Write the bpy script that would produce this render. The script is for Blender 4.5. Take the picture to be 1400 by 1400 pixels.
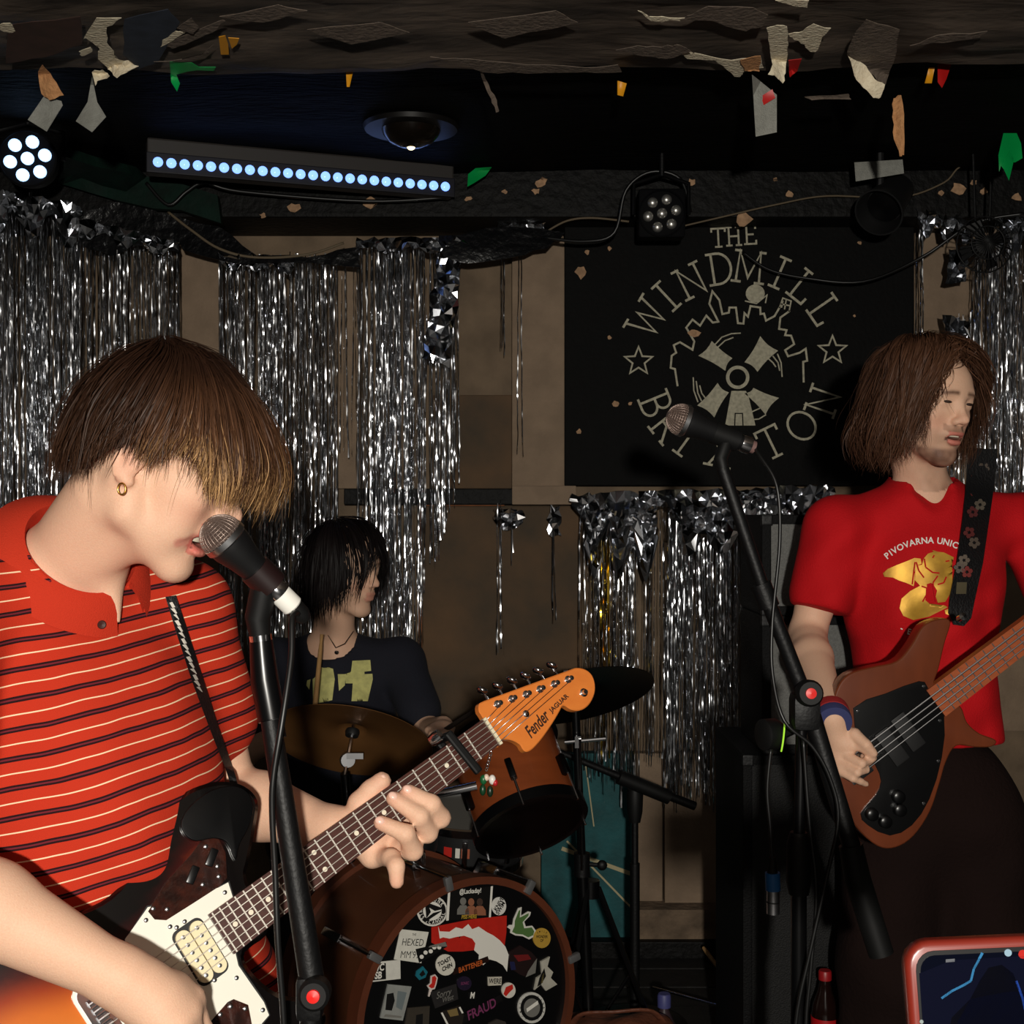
import bpy, bmesh, math, random
import numpy as np
from mathutils import Vector, Matrix, Quaternion
random.seed(7); np.random.seed(7)
for _o in list(bpy.data.objects): bpy.data.objects.remove(_o)
SC = bpy.context.scene
COL = SC.collection
# ---------------------------------------------------------------- camera
F = 1800.0            # focal length in pixels of the 1400 x 1400 frame
CZ = 1.48             # camera height
def P(px, py, d):
    return Vector(((px - 700) / F * d, d, CZ - (py - 700) / F * d))
cam_d = bpy.data.cameras.new('camera'); cam = bpy.data.objects.new('camera', cam_d); COL.objects.link(cam)
cam.location = (0, 0, CZ); cam.rotation_euler = (math.pi / 2, 0, 0)
cam_d.sensor_width = 36; cam_d.lens = 36 * F / 1400; cam_d.clip_start = 0.02
SC.camera = cam
# ---------------------------------------------------------------- world (dim indoor air), flash, exposure
w = bpy.data.worlds.new('world'); SC.world = w; w.use_nodes = True
w.node_tree.nodes['Background'].inputs[0].default_value = (0.10, 0.085, 0.075, 1)
w.node_tree.nodes['Background'].inputs[1].default_value = 0.10
fl = bpy.data.lights.new('camera_flash', 'POINT'); fl.energy = 330; fl.shadow_soft_size = 0.035; fl.color = (1.0, 0.95, 0.86)
flo = bpy.data.objects.new('camera_flash', fl); COL.objects.link(flo); flo.location = (0.07, -1.0, CZ + 0.12)
SC.view_settings.view_transform = 'Standard'; SC.view_settings.look = 'None'
SC.view_settings.exposure = 0.0; SC.view_settings.gamma = 1.0; SC.view_settings.use_curve_mapping = False
# ---------------------------------------------------------------- helpers
def lin(c):
    out = []
    for x in c[:3]:
        x = x / 255.0
        out.append(x / 12.92 if x <= 0.04045 else ((x + 0.055) / 1.055) ** 2.4)
    return out
def mat(name, col, rough=0.5, metal=0.0, spec=0.5, var=None, bump=None, emit=None, attr=None, aniso=0.0, sss=0.0, stretch=None, coat=0.0, fibre=None):
    """col: sRGB 0-255. var=(scale, amount[, col2]) mottling; bump=(scale, strength); attr: colour attribute name"""
    m = bpy.data.materials.new(name); m.use_nodes = True
    nt = m.node_tree; N = nt.nodes; L = nt.links; b = N['Principled BSDF']
    c = lin(col) + [1]
    b.inputs['Base Color'].default_value = c
    b.inputs['Roughness'].default_value = rough; b.inputs['Metallic'].default_value = metal
    b.inputs['Specular IOR Level'].default_value = spec
    if aniso: b.inputs['Anisotropic'].default_value = aniso
    if coat: b.inputs['Coat Weight'].default_value = coat; b.inputs['Coat Roughness'].default_value = 0.08
    if sss:
        b.inputs['Subsurface Weight'].default_value = sss
        b.inputs['Subsurface Radius'].default_value = (0.012, 0.005, 0.003); b.inputs['Subsurface Scale'].default_value = 0.6
    tc = N.new('ShaderNodeTexCoord'); vec = tc.outputs['Object']
    if stretch:
        mp = N.new('ShaderNodeMapping'); mp.inputs['Scale'].default_value = stretch
        L.new(vec, mp.inputs['Vector']); vec = mp.outputs['Vector']
    src = None
    if attr:
        a = N.new('ShaderNodeAttribute'); a.attribute_name = attr; src = a.outputs['Color']
    if var:
        nz = N.new('ShaderNodeTexNoise'); nz.inputs['Scale'].default_value = var[0]; nz.inputs['Detail'].default_value = 6
        L.new(vec, nz.inputs['Vector'])
        rp = N.new('ShaderNodeValToRGB'); rp.color_ramp.elements[0].position = 0.35; rp.color_ramp.elements[1].position = 0.68
        L.new(nz.outputs['Fac'], rp.inputs['Fac'])
        mx = N.new('ShaderNodeMix'); mx.data_type = 'RGBA'
        if len(var) > 2:
            mx.inputs[6].default_value = c; mx.inputs[7].default_value = lin(var[2]) + [1]
            if src: L.new(src, mx.inputs[6])
            ml = N.new('ShaderNodeMath'); ml.operation = 'MULTIPLY'; ml.inputs[1].default_value = var[1]
            L.new(rp.outputs['Color'], ml.inputs[0]); L.new(ml.outputs[0], mx.inputs[0])
            src = mx.outputs[2]
        else:
            mx.blend_type = 'MULTIPLY'; mx.inputs[0].default_value = var[1]; mx.inputs[6].default_value = c
            if src: L.new(src, mx.inputs[6])
            L.new(rp.outputs['Color'], mx.inputs[7]); src = mx.outputs[2]
    if src: L.new(src, b.inputs['Base Color'])
    if bump:
        nb = N.new('ShaderNodeTexNoise'); nb.inputs['Scale'].default_value = bump[0]; nb.inputs['Detail'].default_value = 5
        L.new(vec, nb.inputs['Vector'])
        bp = N.new('ShaderNodeBump'); bp.inputs['Strength'].default_value = bump[1]; bp.inputs['Distance'].default_value = 0.01
        L.new(nb.outputs['Fac'], bp.inputs['Height']); L.new(bp.outputs['Normal'], b.inputs['Normal'])
    if emit:
        b.inputs['Emission Color'].default_value = lin(emit[0]) + [1]; b.inputs['Emission Strength'].default_value = emit[1]
    return m

def V3(v): return (float(v[0]), float(v[1]), float(v[2]))

class Root:
    """an Empty at a thing's base; children store their vertices relative to it"""
    pass

def tag(o, label=None, cat=None, group=None, kind=None):
    if label: o['label'] = label
    if cat: o['category'] = cat
    if group: o['group'] = group
    if kind: o['kind'] = kind
    return o
def thing(name, label, cat, loc=(0, 0, 0), group=None, kind=None):
    o = bpy.data.objects.new(name, None); COL.objects.link(o); o.location = loc; o.empty_display_size = 0.05
    return tag(o, label, cat, group, kind)
def wloc(o):
    l = Vector(o.location)
    while o.parent: o = o.parent; l = l + Vector(o.location)
    return l

def link_mesh(name, verts, faces, m, parent=None, smooth=True, angle=40, cols=None, attrs=None, origin=None):
    verts = np.asarray(verts, dtype=np.float64).reshape(-1, 3)
    if parent is not None: org = np.array(wloc(parent))
    elif origin is not None: org = np.array(origin, dtype=np.float64)
    else:
        lo = verts.min(0); hi = verts.max(0); org = np.array([(lo[0] + hi[0]) / 2, (lo[1] + hi[1]) / 2, lo[2]])
    me = bpy.data.meshes.new(name)
    vv = verts - org
    if isinstance(faces, np.ndarray):
        nf, k = faces.shape
        me.vertices.add(len(vv)); me.vertices.foreach_set('co', vv.astype(np.float32).ravel())
        me.loops.add(nf * k); me.loops.foreach_set('vertex_index', faces.astype(np.int32).ravel())
        me.polygons.add(nf); me.polygons.foreach_set('loop_start', (np.arange(nf) * k).astype(np.int32))
        me.update(calc_edges=True)
    else:
        me.from_pydata([tuple(v) for v in vv], [], faces); me.update()
    me.validate()
    if smooth:
        me.polygons.foreach_set('use_smooth', np.ones(len(me.polygons), dtype=bool))
        if angle < 179: me.set_sharp_from_angle(angle=math.radians(angle))
    if cols is not None:
        a = me.color_attributes.new('Col', 'FLOAT_COLOR', 'POINT')
        cc = np.ones((len(vv), 4), np.float32); cc[:, :3] = cols; a.data.foreach_set('color', cc.ravel())
    if attrs:
        for k_, val in attrs.items():
            a = me.attributes.new(k_, 'FLOAT', 'POINT'); a.data.foreach_set('value', np.asarray(val, np.float32))
    if isinstance(m, (list, tuple)):
        for x in m: me.materials.append(x)
    else: me.materials.append(m)
    o = bpy.data.objects.new(name, me); COL.objects.link(o)
    if parent is not None: o.parent = parent
    else: o.location = org
    return o

def frames(pts):
    pts = [Vector(p) for p in pts]; n = len(pts); T = []
    for i in range(n):
        t = pts[min(i + 1, n - 1)] - pts[max(i - 1, 0)]
        T.append(t.normalized() if t.length > 1e-9 else Vector((0, 0, 1)))
    up = Vector((0, 0, 1)) if abs(T[0].z) < 0.9 else Vector((1, 0, 0))
    A = [T[0].cross(up).normalized()]
    for i in range(1, n):
        a = A[-1] - T[i] * A[-1].dot(T[i])
        A.append(a.normalized() if a.length > 1e-6 else A[-1])
    return pts, T, A

def crom(pts, n=8, closed=False):
    """Catmull-Rom through points (any dimension)"""
    p = [np.array(q, float) for q in pts]; out = []; m = len(p)
    rng = range(m if closed else m - 1)
    for i in rng:
        if closed: a, b, c, d = p[(i - 1) % m], p[i], p[(i + 1) % m], p[(i + 2) % m]
        else: a, b, c, d = p[max(i - 1, 0)], p[i], p[i + 1], p[min(i + 2, m - 1)]
        for k in range(n):
            t = k / n
            out.append(0.5 * ((2 * b) + (c - a) * t + (2 * a - 5 * b + 4 * c - d) * t * t + (3 * b - a - 3 * c + d) * t ** 3))
    if not closed: out.append(p[-1])
    return out

class MB:
    def __init__(s, M=None): s.v = []; s.f = []; s.M = M
    def add(s, verts, faces, M=None):
        k = len(s.v)
        for q in verts:
            q = Vector(q)
            if M is not None: q = M @ q
            if s.M is not None: q = s.M @ q
            s.v.append(q)
        for f in faces: s.f.append([i + k for i in f])
        return s
    def box(s, lo, hi, M=None, b=0.0):
        if b <= 0:
            x0, y0, z0 = lo; x1, y1, z1 = hi
            return s.add([(x0, y0, z0), (x1, y0, z0), (x1, y1, z0), (x0, y1, z0), (x0, y0, z1), (x1, y0, z1), (x1, y1, z1), (x0, y1, z1)],
                         [(0, 3, 2, 1), (4, 5, 6, 7), (0, 1, 5, 4), (1, 2, 6, 5), (2, 3, 7, 6), (3, 0, 4, 7)], M)
        bm = bmesh.new(); bmesh.ops.create_cube(bm, size=1)
        for v in bm.verts:
            for i in range(3): v.co[i] = lo[i] + (v.co[i] + 0.5) * (hi[i] - lo[i])
        bmesh.ops.bevel(bm, geom=bm.edges[:], offset=b, segments=2, profile=0.6, affect='EDGES')
        bm.verts.index_update()
        vs = [v.co.copy() for v in bm.verts]; fs = [[v.index for v in f.verts] for f in bm.faces]; bm.free()
        return s.add(vs, fs, M)
    def cbox(s, c, size, R=None, b=0.0):
        h = [x / 2 for x in size]
        M = Matrix.Translation(Vector(c)) @ (R.to_4x4() if R is not None else Matrix.Identity(4))
        return s.box([-x for x in h], h, M, b)
    def tube(s, pts, r, n=8, caps=True, M=None, flat=1.0):
        pts, T, A = frames(pts); m = len(pts)
        rs = [r] * m if not hasattr(r, '__len__') else list(r)
        vs = []; fs = []
        for i in range(m):
            B = T[i].cross(A[i])
            for j in range(n):
                a = 2 * math.pi * j / n
                vs.append(pts[i] + A[i] * (math.cos(a) * rs[i]) + B * (math.sin(a) * rs[i] * flat))
        for i in range(m - 1):
            for j in range(n):
                fs.append((i * n + j, i * n + (j + 1) % n, (i + 1) * n + (j + 1) % n, (i + 1) * n + j))
        if caps:
            fs.append(list(range(n))[::-1]); fs.append([(m - 1) * n + j for j in range(n)])
        return s.add(vs, fs, M)
    def lathe(s, prof, n=24, M=None):
        vs = []; fs = []; m = len(prof)
        for (r, z) in prof:
            for j in range(n):
                a = 2 * math.pi * j / n; vs.append((r * math.cos(a), r * math.sin(a), z))
        for i in range(m - 1):
            for j in range(n):
                fs.append((i * n + j, i * n + (j + 1) % n, (i + 1) * n + (j + 1) % n, (i + 1) * n + j))
        if prof[0][0] > 1e-6: fs.append(list(range(n))[::-1])
        if prof[-1][0] > 1e-6: fs.append([(m - 1) * n + j for j in range(n)])
        return s.add(vs, fs, M)
    def prism(s, poly, z0, z1, M=None, edge=None):
        """polygon (counter-clockwise xy) extruded from z0 to z1"""
        n = len(poly)
        vs = [(p[0], p[1], z0) for p in poly] + [(p[0], p[1], z1) for p in poly]
        fs = [list(range(n))[::-1], list(range(n, 2 * n))] + [(i, (i + 1) % n, n + (i + 1) % n, n + i) for i in range(n)]
        return s.add(vs, fs, M)
    def ball(s, c, r, n=12, M=None):
        rr = r if hasattr(r, '__len__') else (r, r, r); m = max(4, n // 2); vs = [(c[0], c[1], c[2] - rr[2])]; fs = []
        for i in range(1, m):
            t = math.pi * i / m - math.pi / 2
            for j in range(n):
                a = 2 * math.pi * j / n
                vs.append((c[0] + rr[0] * math.cos(t) * math.cos(a), c[1] + rr[1] * math.cos(t) * math.sin(a), c[2] + rr[2] * math.sin(t)))
        vs.append((c[0], c[1], c[2] + rr[2])); top = len(vs) - 1
        for j in range(n): fs.append((0, 1 + (j + 1) % n, 1 + j)); fs.append((top, 1 + (m - 2) * n + j, 1 + (m - 2) * n + (j + 1) % n))
        for i in range(m - 2):
            for j in range(n):
                a = 1 + i * n; fs.append((a + j, a + (j + 1) % n, a + n + (j + 1) % n, a + n + j))
        return s.add(vs, fs, M)
    def stroke(s, pts, wd, z0, z1, M=None):
        """flat pen stroke in the xy plane: one mitred strip; each further stroke sits a hair higher"""
        p = [Vector((q[0], q[1])) for q in pts]; p = [q for i, q in enumerate(p) if i == 0 or (q - p[i - 1]).length > 1e-7]
        closed = (p[0] - p[-1]).length < 1e-6 and len(p) > 3
        if closed: p = p[:-1]
        n = len(p); L = []; Rr = []; s.k = getattr(s, 'k', 0) + 1; z1 = z1 + 0.00035 * s.k
        for i in range(n):
            a = p[(i - 1) % n] if (closed or i > 0) else None; c = p[(i + 1) % n] if (closed or i < n - 1) else None
            d1 = (p[i] - a).normalized() if a is not None else None; d2 = (c - p[i]).normalized() if c is not None else None
            e = Vector((0, 0))
            if d1 is None: d1 = d2; e = -d2 * wd * .45
            if d2 is None: d2 = d1; e = d1 * wd * .45
            t = d1 + d2; t = t.normalized() if t.length > 1e-4 else d2; nn = Vector((-t.y, t.x)); k = wd / 2 / max(0.45, nn.dot(Vector((-d1.y, d1.x))))
            L.append(p[i] + e + nn * k); Rr.append(p[i] + e - nn * k)
        vs = [(q.x, q.y, z1) for q in L] + [(q.x, q.y, z1) for q in Rr] + [(q.x, q.y, z0) for q in L] + [(q.x, q.y, z0) for q in Rr]; fs = []
        for i in range(n if closed else n - 1):
            j = (i + 1) % n; fs += [(i, n + i, n + j, j), (i, j, 2 * n + j, 2 * n + i), (n + j, n + i, 3 * n + i, 3 * n + j)]
        return s.add(vs, fs, M)
    def build(s, name, m, parent=None, smooth=True, angle=40, **k):
        return link_mesh(name, [tuple(q) for q in s.v], s.f, m, parent, smooth, angle, **k)

def frame_m(o, x, y):
    """matrix with origin o, x axis along x, y axis near y, z = x cross y"""
    x = Vector(x).normalized(); z = x.cross(Vector(y)).normalized(); y = z.cross(x)
    return Matrix(((x.x, y.x, z.x, o[0]), (x.y, y.y, z.y, o[1]), (x.z, y.z, z.z, o[2]), (0, 0, 0, 1)))
def axis_m(o, z, xhint=(1, 0, 0)):
    z = Vector(z).normalized(); x = Vector(xhint); x = (x - z * x.dot(z)).normalized(); y = z.cross(x)
    return Matrix(((x.x, y.x, z.x, o[0]), (x.y, y.y, z.y, o[1]), (x.z, y.z, z.z, o[2]), (0, 0, 0, 1)))

def text_mesh(body, size=1.0, bold=0.0, shear=0.0, space=1.0):
    """(verts2d, faces) of built-in-font text centred on the origin"""
    cu = bpy.data.curves.new('t', 'FONT'); cu.body = body; cu.size = size; cu.align_x = 'CENTER'; cu.align_y = 'CENTER'
    cu.offset = bold * size; cu.shear = shear; cu.space_character = space; cu.resolution_u = 3
    o = bpy.data.objects.new('t', cu); COL.objects.link(o)
    dg = bpy.context.evaluated_depsgraph_get(); me = bpy.data.meshes.new_from_object(o.evaluated_get(dg))
    vs = [v.co.copy() for v in me.vertices]; fs = [list(p.vertices) for p in me.polygons]
    bpy.data.objects.remove(o); bpy.data.curves.remove(cu); bpy.data.meshes.remove(me)
    return vs, fs
def add_text(mb, body, size, M, bold=0.0, shear=0.0, space=1.0, z=0.0):
    vs, fs = text_mesh(body, size, bold, shear, space)
    mb.add([(v.x, v.y, z) for v in vs], fs, M); return mb

# ---------------------------------------------------------------- signed-distance sculpting (smooth unions, surface nets)
class SDF:
    def __init__(s, lo, hi, h):
        s.lo = np.array(lo, float); s.h = h; s.n = np.ceil((np.array(hi, float) - s.lo) / h).astype(int) + 1
        s.g = np.full(s.n, 1.0, np.float32)
    def win(s, lo, hi, pad):
        a = np.clip(np.floor((np.array(lo) - pad - s.lo) / s.h).astype(int), 0, s.n); b = np.clip(np.ceil((np.array(hi) + pad - s.lo) / s.h).astype(int) + 1, 0, s.n)
        if np.any(b <= a): return None
        ax = [(s.lo[i] + s.h * np.arange(a[i], b[i])).astype(np.float32) for i in range(3)]
        return (slice(a[0], b[0]), slice(a[1], b[1]), slice(a[2], b[2])), ax[0][:, None, None], ax[1][None, :, None], ax[2][None, None, :]
    def comb(s, sl, d, k, op):
        g = s.g[sl]
        if op == 's': d = -d
        if op == 'u':
            h = np.maximum(k - np.abs(g - d), 0) / max(k, 1e-6); s.g[sl] = np.minimum(g, d) - h * h * k * 0.25
        elif op == 's':
            h = np.maximum(k - np.abs(g - d), 0) / max(k, 1e-6); s.g[sl] = np.maximum(g, d) + h * h * k * 0.25
    def cone(s, a, b, ra, rb, k=0.01, op='u'):
        a = np.array(a, float); b = np.array(b, float); r = max(ra, rb)
        w_ = s.win(np.minimum(a, b) - r, np.maximum(a, b) + r, k + 2 * s.h)
        if w_ is None: return s
        sl, X, Y, Z = w_; ba = b - a; l2 = float(ba @ ba) + 1e-12
        px, py, pz = X - a[0], Y - a[1], Z - a[2]
        t = np.clip((px * ba[0] + py * ba[1] + pz * ba[2]) / l2, 0, 1)
        d = np.sqrt((px - t * ba[0]) ** 2 + (py - t * ba[1]) ** 2 + (pz - t * ba[2]) ** 2) - (ra + (rb - ra) * t)
        s.comb(sl, d.astype(np.float32), k, op); return s
    def chain(s, pts, rs, k=0.01):
        for i in range(len(pts) - 1): s.cone(pts[i], pts[i + 1], rs[i], rs[i + 1], k)
        return s
    def ell(s, c, r, R=None, k=0.01, op='u'):
        c = np.array(c, float); r = np.array(r, float); R = np.eye(3) if R is None else np.array(R, float)
        e = np.sqrt(((R * r[None, :]) ** 2).sum(1))
        w_ = s.win(c - e, c + e, k + 2 * s.h)
        if w_ is None: return s
        sl, X, Y, Z = w_; px, py, pz = X - c[0], Y - c[1], Z - c[2]
        q = [px * R[0, i] + py * R[1, i] + pz * R[2, i] for i in range(3)]
        k0 = np.sqrt(sum((q[i] / r[i]) ** 2 for i in range(3))); k1 = np.sqrt(sum((q[i] / r[i] ** 2) ** 2 for i in range(3))) + 1e-9
        d = k0 * (k0 - 1) / k1
        s.comb(sl, d.astype(np.float32), k, op); return s
    def rbox(s, c, hsz, R=None, rd=0.01, k=0.01, op='u'):
        c = np.array(c, float); hsz = np.array(hsz, float) - rd; R = np.eye(3) if R is None else np.array(R, float)
        e = (np.abs(R) * (hsz + rd)[None, :]).sum(1)
        w_ = s.win(c - e, c + e, k + 2 * s.h)
        if w_ is None: return s
        sl, X, Y, Z = w_; px, py, pz = X - c[0], Y - c[1], Z - c[2]
        q = [np.abs(px * R[0, i] + py * R[1, i] + pz * R[2, i]) - hsz[i] for i in range(3)]
        d = np.sqrt(sum(np.maximum(x, 0) ** 2 for x in q)) + np.minimum(np.maximum(np.maximum(q[0], q[1]), q[2]), 0) - rd
        s.comb(sl, d.astype(np.float32), k, op); return s
    def cut(s, p, n, k=0.0):
        """remove the half space on the side n points to"""
        sl = (slice(None),) * 3; ax = [(s.lo[i] + s.h * np.arange(s.n[i])).astype(np.float32) for i in range(3)]
        n = np.array(n, float); n /= np.linalg.norm(n)
        d = (ax[0][:, None, None] - p[0]) * n[0] + (ax[1][None, :, None] - p[1]) * n[1] + (ax[2][None, None, :] - p[2]) * n[2]
        s.g = np.maximum(s.g, d.astype(np.float32)); return s
    def mesh(s, smooth=1):
        g = s.g; ins = g < 0
        n = s.n
        cnt = np.zeros(n - 1, np.int8)
        for i in (0, 1):
            for j in (0, 1):
                for k in (0, 1): cnt += ins[i:n[0] - 1 + i, j:n[1] - 1 + j, k:n[2] - 1 + k]
        act = (cnt > 0) & (cnt < 8)
        I = np.argwhere(act); vid = np.full(n - 1, -1, np.int32); vid[act] = np.arange(len(I))
        acc = np.zeros((len(I), 3)); num = np.zeros(len(I))
        cor = [(i, j, k) for i in (0, 1) for j in (0, 1) for k in (0, 1)]
        vals = {c: g[I[:, 0] + c[0], I[:, 1] + c[1], I[:, 2] + c[2]].astype(float) for c in cor}
        for c in cor:
            for ax in range(3):
                if c[ax] == 0:
                    e = list(c); e[ax] = 1; e = tuple(e); v0 = vals[c]; v1 = vals[e]; m_ = (v0 < 0) != (v1 < 0)
                    t = np.where(m_, v0 / np.where(np.abs(v0 - v1) < 1e-9, 1, v0 - v1), 0)
                    p = np.array(c, float)[None, :].repeat(len(I), 0); p[:, ax] += t
                    acc[m_] += p[m_]; num[m_] += 1
        V = s.lo + s.h * (I + acc / np.maximum(num, 1)[:, None])
        Q = []
        for ax in range(3):
            a1, a2 = (ax + 1) % 3, (ax + 2) % 3
            s0 = [slice(None)] * 3; s1 = [slice(None)] * 3; s0[ax] = slice(0, -1); s1[ax] = slice(1, None)
            A = ins[tuple(s0)]; B = ins[tuple(s1)]
            E = np.argwhere(A != B)
            ok = (E[:, a1] > 0) & (E[:, a2] > 0) & (E[:, a1] < n[a1] - 1) & (E[:, a2] < n[a2] - 1); E = E[ok]
            fl_ = A[E[:, 0], E[:, 1], E[:, 2]]
            ids = []
            for (d1, d2) in ((-1, -1), (0, -1), (0, 0), (-1, 0)):
                c = E.copy(); c[:, a1] += d1; c[:, a2] += d2; ids.append(vid[c[:, 0], c[:, 1], c[:, 2]])
            q = np.stack(ids, 1); q[~fl_] = q[~fl_][:, ::-1]; Q.append(q)
        Q = np.concatenate(Q); Q = Q[(Q >= 0).all(1)]
        for _ in range(smooth):
            ed = np.concatenate([Q[:, [0, 1]], Q[:, [1, 2]], Q[:, [2, 3]], Q[:, [3, 0]]])
            sm = np.zeros_like(V); ct = np.zeros(len(V))
            for a_ in range(3): sm[:, a_] = np.bincount(ed[:, 0], V[ed[:, 1], a_], len(V)) + np.bincount(ed[:, 1], V[ed[:, 0], a_], len(V))
            ct = np.bincount(ed[:, 0], minlength=len(V)) + np.bincount(ed[:, 1], minlength=len(V))
            V = 0.5 * V + 0.5 * sm / np.maximum(ct, 1)[:, None]
        return V, Q

def rot(ax, deg): return np.array(Matrix.Rotation(math.radians(deg), 3, ax))
def sstep(a, b, x):
    t = np.clip((x - a) / (b - a), 0, 1); return t * t * (3 - 2 * t)
_ng = np.random.RandomState(3).rand(64, 64, 64).astype(np.float32)
def vnoise(p, sc):
    """cheap value noise on points (N,3) -> (N,) in 0..1"""
    q = np.asarray(p) * sc + 1000.0; i = np.floor(q).astype(int); f = q - i; f = f * f * (3 - 2 * f); r = 0
    for a in (0, 1):
        for b in (0, 1):
            for c in (0, 1):
                w_ = (f[:, 0] if a else 1 - f[:, 0]) * (f[:, 1] if b else 1 - f[:, 1]) * (f[:, 2] if c else 1 - f[:, 2])
                r = r + w_ * _ng[(i[:, 0] + a) % 64, (i[:, 1] + b) % 64, (i[:, 2] + c) % 64]
    return r
# ---------------------------------------------------------------- room shell
M_wall = mat('brown_wall_paint', (132, 112, 90), 0.85, var=(9, 0.35), bump=(60, 0.25))
M_pillar = mat('pillar_paint', (150, 128, 106), 0.85, var=(14, 0.2), bump=(80, 0.3))
M_board = mat('stained_board', (104, 78, 52), 0.8, var=(4.5, 0.85, (64, 56, 44)), bump=(40, 0.2))
M_edge = mat('raw_board_edge', (150, 88, 44), 0.7, var=(30, 0.3))
M_plaster = mat('rough_plaster', (128, 108, 88), 0.95, var=(16, 0.7, (74, 62, 50)), bump=(45, 0.9))
M_blackwall = mat('chipped_black_paint', (9, 9, 9), 0.6, spec=0.2, var=(26, 0.5, (18, 16, 14)), bump=(38, 0.6))
M_ceil = mat('sooty_ceiling_paint', (100, 87, 76), 0.6, var=(3.2, 0.95, (20, 17, 16)), bump=(9, 0.9), stretch=(1, 2.4, 1))
M_ceil2 = mat('black_ceiling_paint', (8, 8, 8), 0.7, spec=0.06, var=(7, 0.5, (16, 14, 14)), bump=(18, 0.8), stretch=(1, 4, 1))
M_floor = mat('worn_black_stage_floor', (24, 21, 19), 0.7, var=(20, 0.5), bump=(50, 0.3))
M_teal = mat('teal_painted_board', (22, 92, 96), 0.7, var=(14, 0.35), bump=(60, 0.2))
M_pale = mat('pale_paint_line', (190, 178, 140), 0.8)
M_green = mat('dark_green_paint', (12, 36, 28), 0.7, spec=0.15, var=(18, 0.6, (10, 14, 12)), bump=(30, 0.4))
M_flake = mat('peeled_paper_beige', (236, 224, 196), 0.9, var=(60, 0.35, (176, 150, 118)), bump=(120, 0.5))
M_flake2 = mat('peeled_paper_tan', (206, 150, 100), 0.9, var=(70, 0.4, (160, 104, 62)), bump=(120, 0.5))
M_flake3 = mat('peeled_paper_grey', (112, 98, 86), 0.8, var=(40, 0.5, (70, 60, 54)), bump=(90, 0.5))
M_chip = mat('chipped_plaster_spot', (196, 156, 120), 0.9, var=(60, 0.4))
M_black = mat('black_matte', (14, 14, 15), 0.6)
M_blackgl = mat('black_gloss', (8, 8, 9), 0.28, spec=0.4)
M_blackpl = mat('black_powder_coat', (10, 10, 11), 0.5, spec=0.3, bump=(160, 0.1))
M_rubber = mat('black_rubber', (15, 15, 15), 0.55, spec=0.25)
M_chrome = mat('chrome', (225, 225, 228), 0.14, 1.0)
M_steel = mat('brushed_steel', (190, 190, 192), 0.3, 1.0)
M_darkst = mat('dark_steel', (60, 60, 62), 0.3, 1.0)

WY = 4.45
def struct(name, mb, m, parent=None, **k):
    o = mb.build(name, m, parent, smooth=False, **k)
    if parent is None: o['kind'] = 'structure'
    return o
def pz(py, d): return CZ - (py - 700) / F * d
def pxx(px, d): return (px - 700) / F * d
XL, XR = -2.35, 2.45
floor = struct('floor', MB().box((XL, -2.2, -0.08), (XR, 4.7, 0.0)), M_floor)
wall_back = struct('wall_back', MB().box((XL, WY + 0.06, 0), (XR, WY + 0.2, 2.9)), M_wall)
wall_left = struct('wall_left', MB().box((XL - 0.1, -2.2, 0), (XL, 4.7, 2.9)), M_blackwall)
wall_right = struct('wall_right', MB().box((XR, -2.2, 0), (XR + 0.1, 4.7, 2.9)), M_blackwall)
wall_front = struct('wall_front', MB().box((XL, -2.3, 0), (XR, -2.2, 2.9)), M_blackwall)
# stage boards near the back wall: long planks laid side to side
for i in range(16):
    y0 = 2.0 + i * 0.16
    struct('floor_plank', MB().box((XL, y0 + 0.003, 0.0), (XR, y0 + 0.157, 0.006 + 0.002 * (i % 3)), b=0.0), M_floor, floor)
# back wall pieces
def wall_piece(name, x0, x1, y0, y1, d, m, t=0.05):
    return struct(name, MB().box((pxx(x0, d), d, pz(y1, d)), (pxx(x1, d), d + t, pz(y0, d)), b=0.004), m, wall_back)
wall_piece('wall_pillar', 700, 772, 330, 668, 4.40, M_pillar, 0.13)
wall_piece('wall_pillar', 236, 300, 335, 668, 4.42, M_pillar, 0.11)
wall_piece('wall_pillar', 452, 492, 345, 668, 4.44, M_pillar, 0.09)
wall_piece('wall_panel', 590, 700, 540, 668, 4.47, M_board, 0.06)  # darker panel stands in for the shade across the lower recess
wall_piece('wall_ledge', 470, 702, 668, 690, 4.36, M_blackwall, 0.16)
wall_piece('window_sill', 700, 788, 664, 690, 4.33, M_pillar, 0.2)
wall_piece('wall_board', 576, 796, 692, 1100, 4.41, M_board, 0.10)
wall_piece('board_edge', 572, 577, 692, 1100, 4.405, M_edge, 0.10)
wall_piece('board_edge', 576, 690, 689, 692, 4.405, M_edge, 0.10)
wall_piece('wall_panel', 866, 906, 1030, 1292, 4.46, M_pillar, 0.06)
wall_piece('wall_panel', 909, 1030, 1030, 1245, 4.44, M_pillar, 0.08)
wall_piece('wall_panel', 1250, 1420, 270, 1000, 4.46, M_pillar, 0.06)
wall_piece('skirting_plaster', 868, 1040, 1244, 1300, 4.36, M_plaster, 0.16)
wall_piece('skirting_board', 300, 1500, 1288, 1312, 4.33, M_blackwall, 0.14)
tp = wall_piece('teal_board', 740, 868, 1030, 1288, 4.38, M_teal, 0.05)
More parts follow.
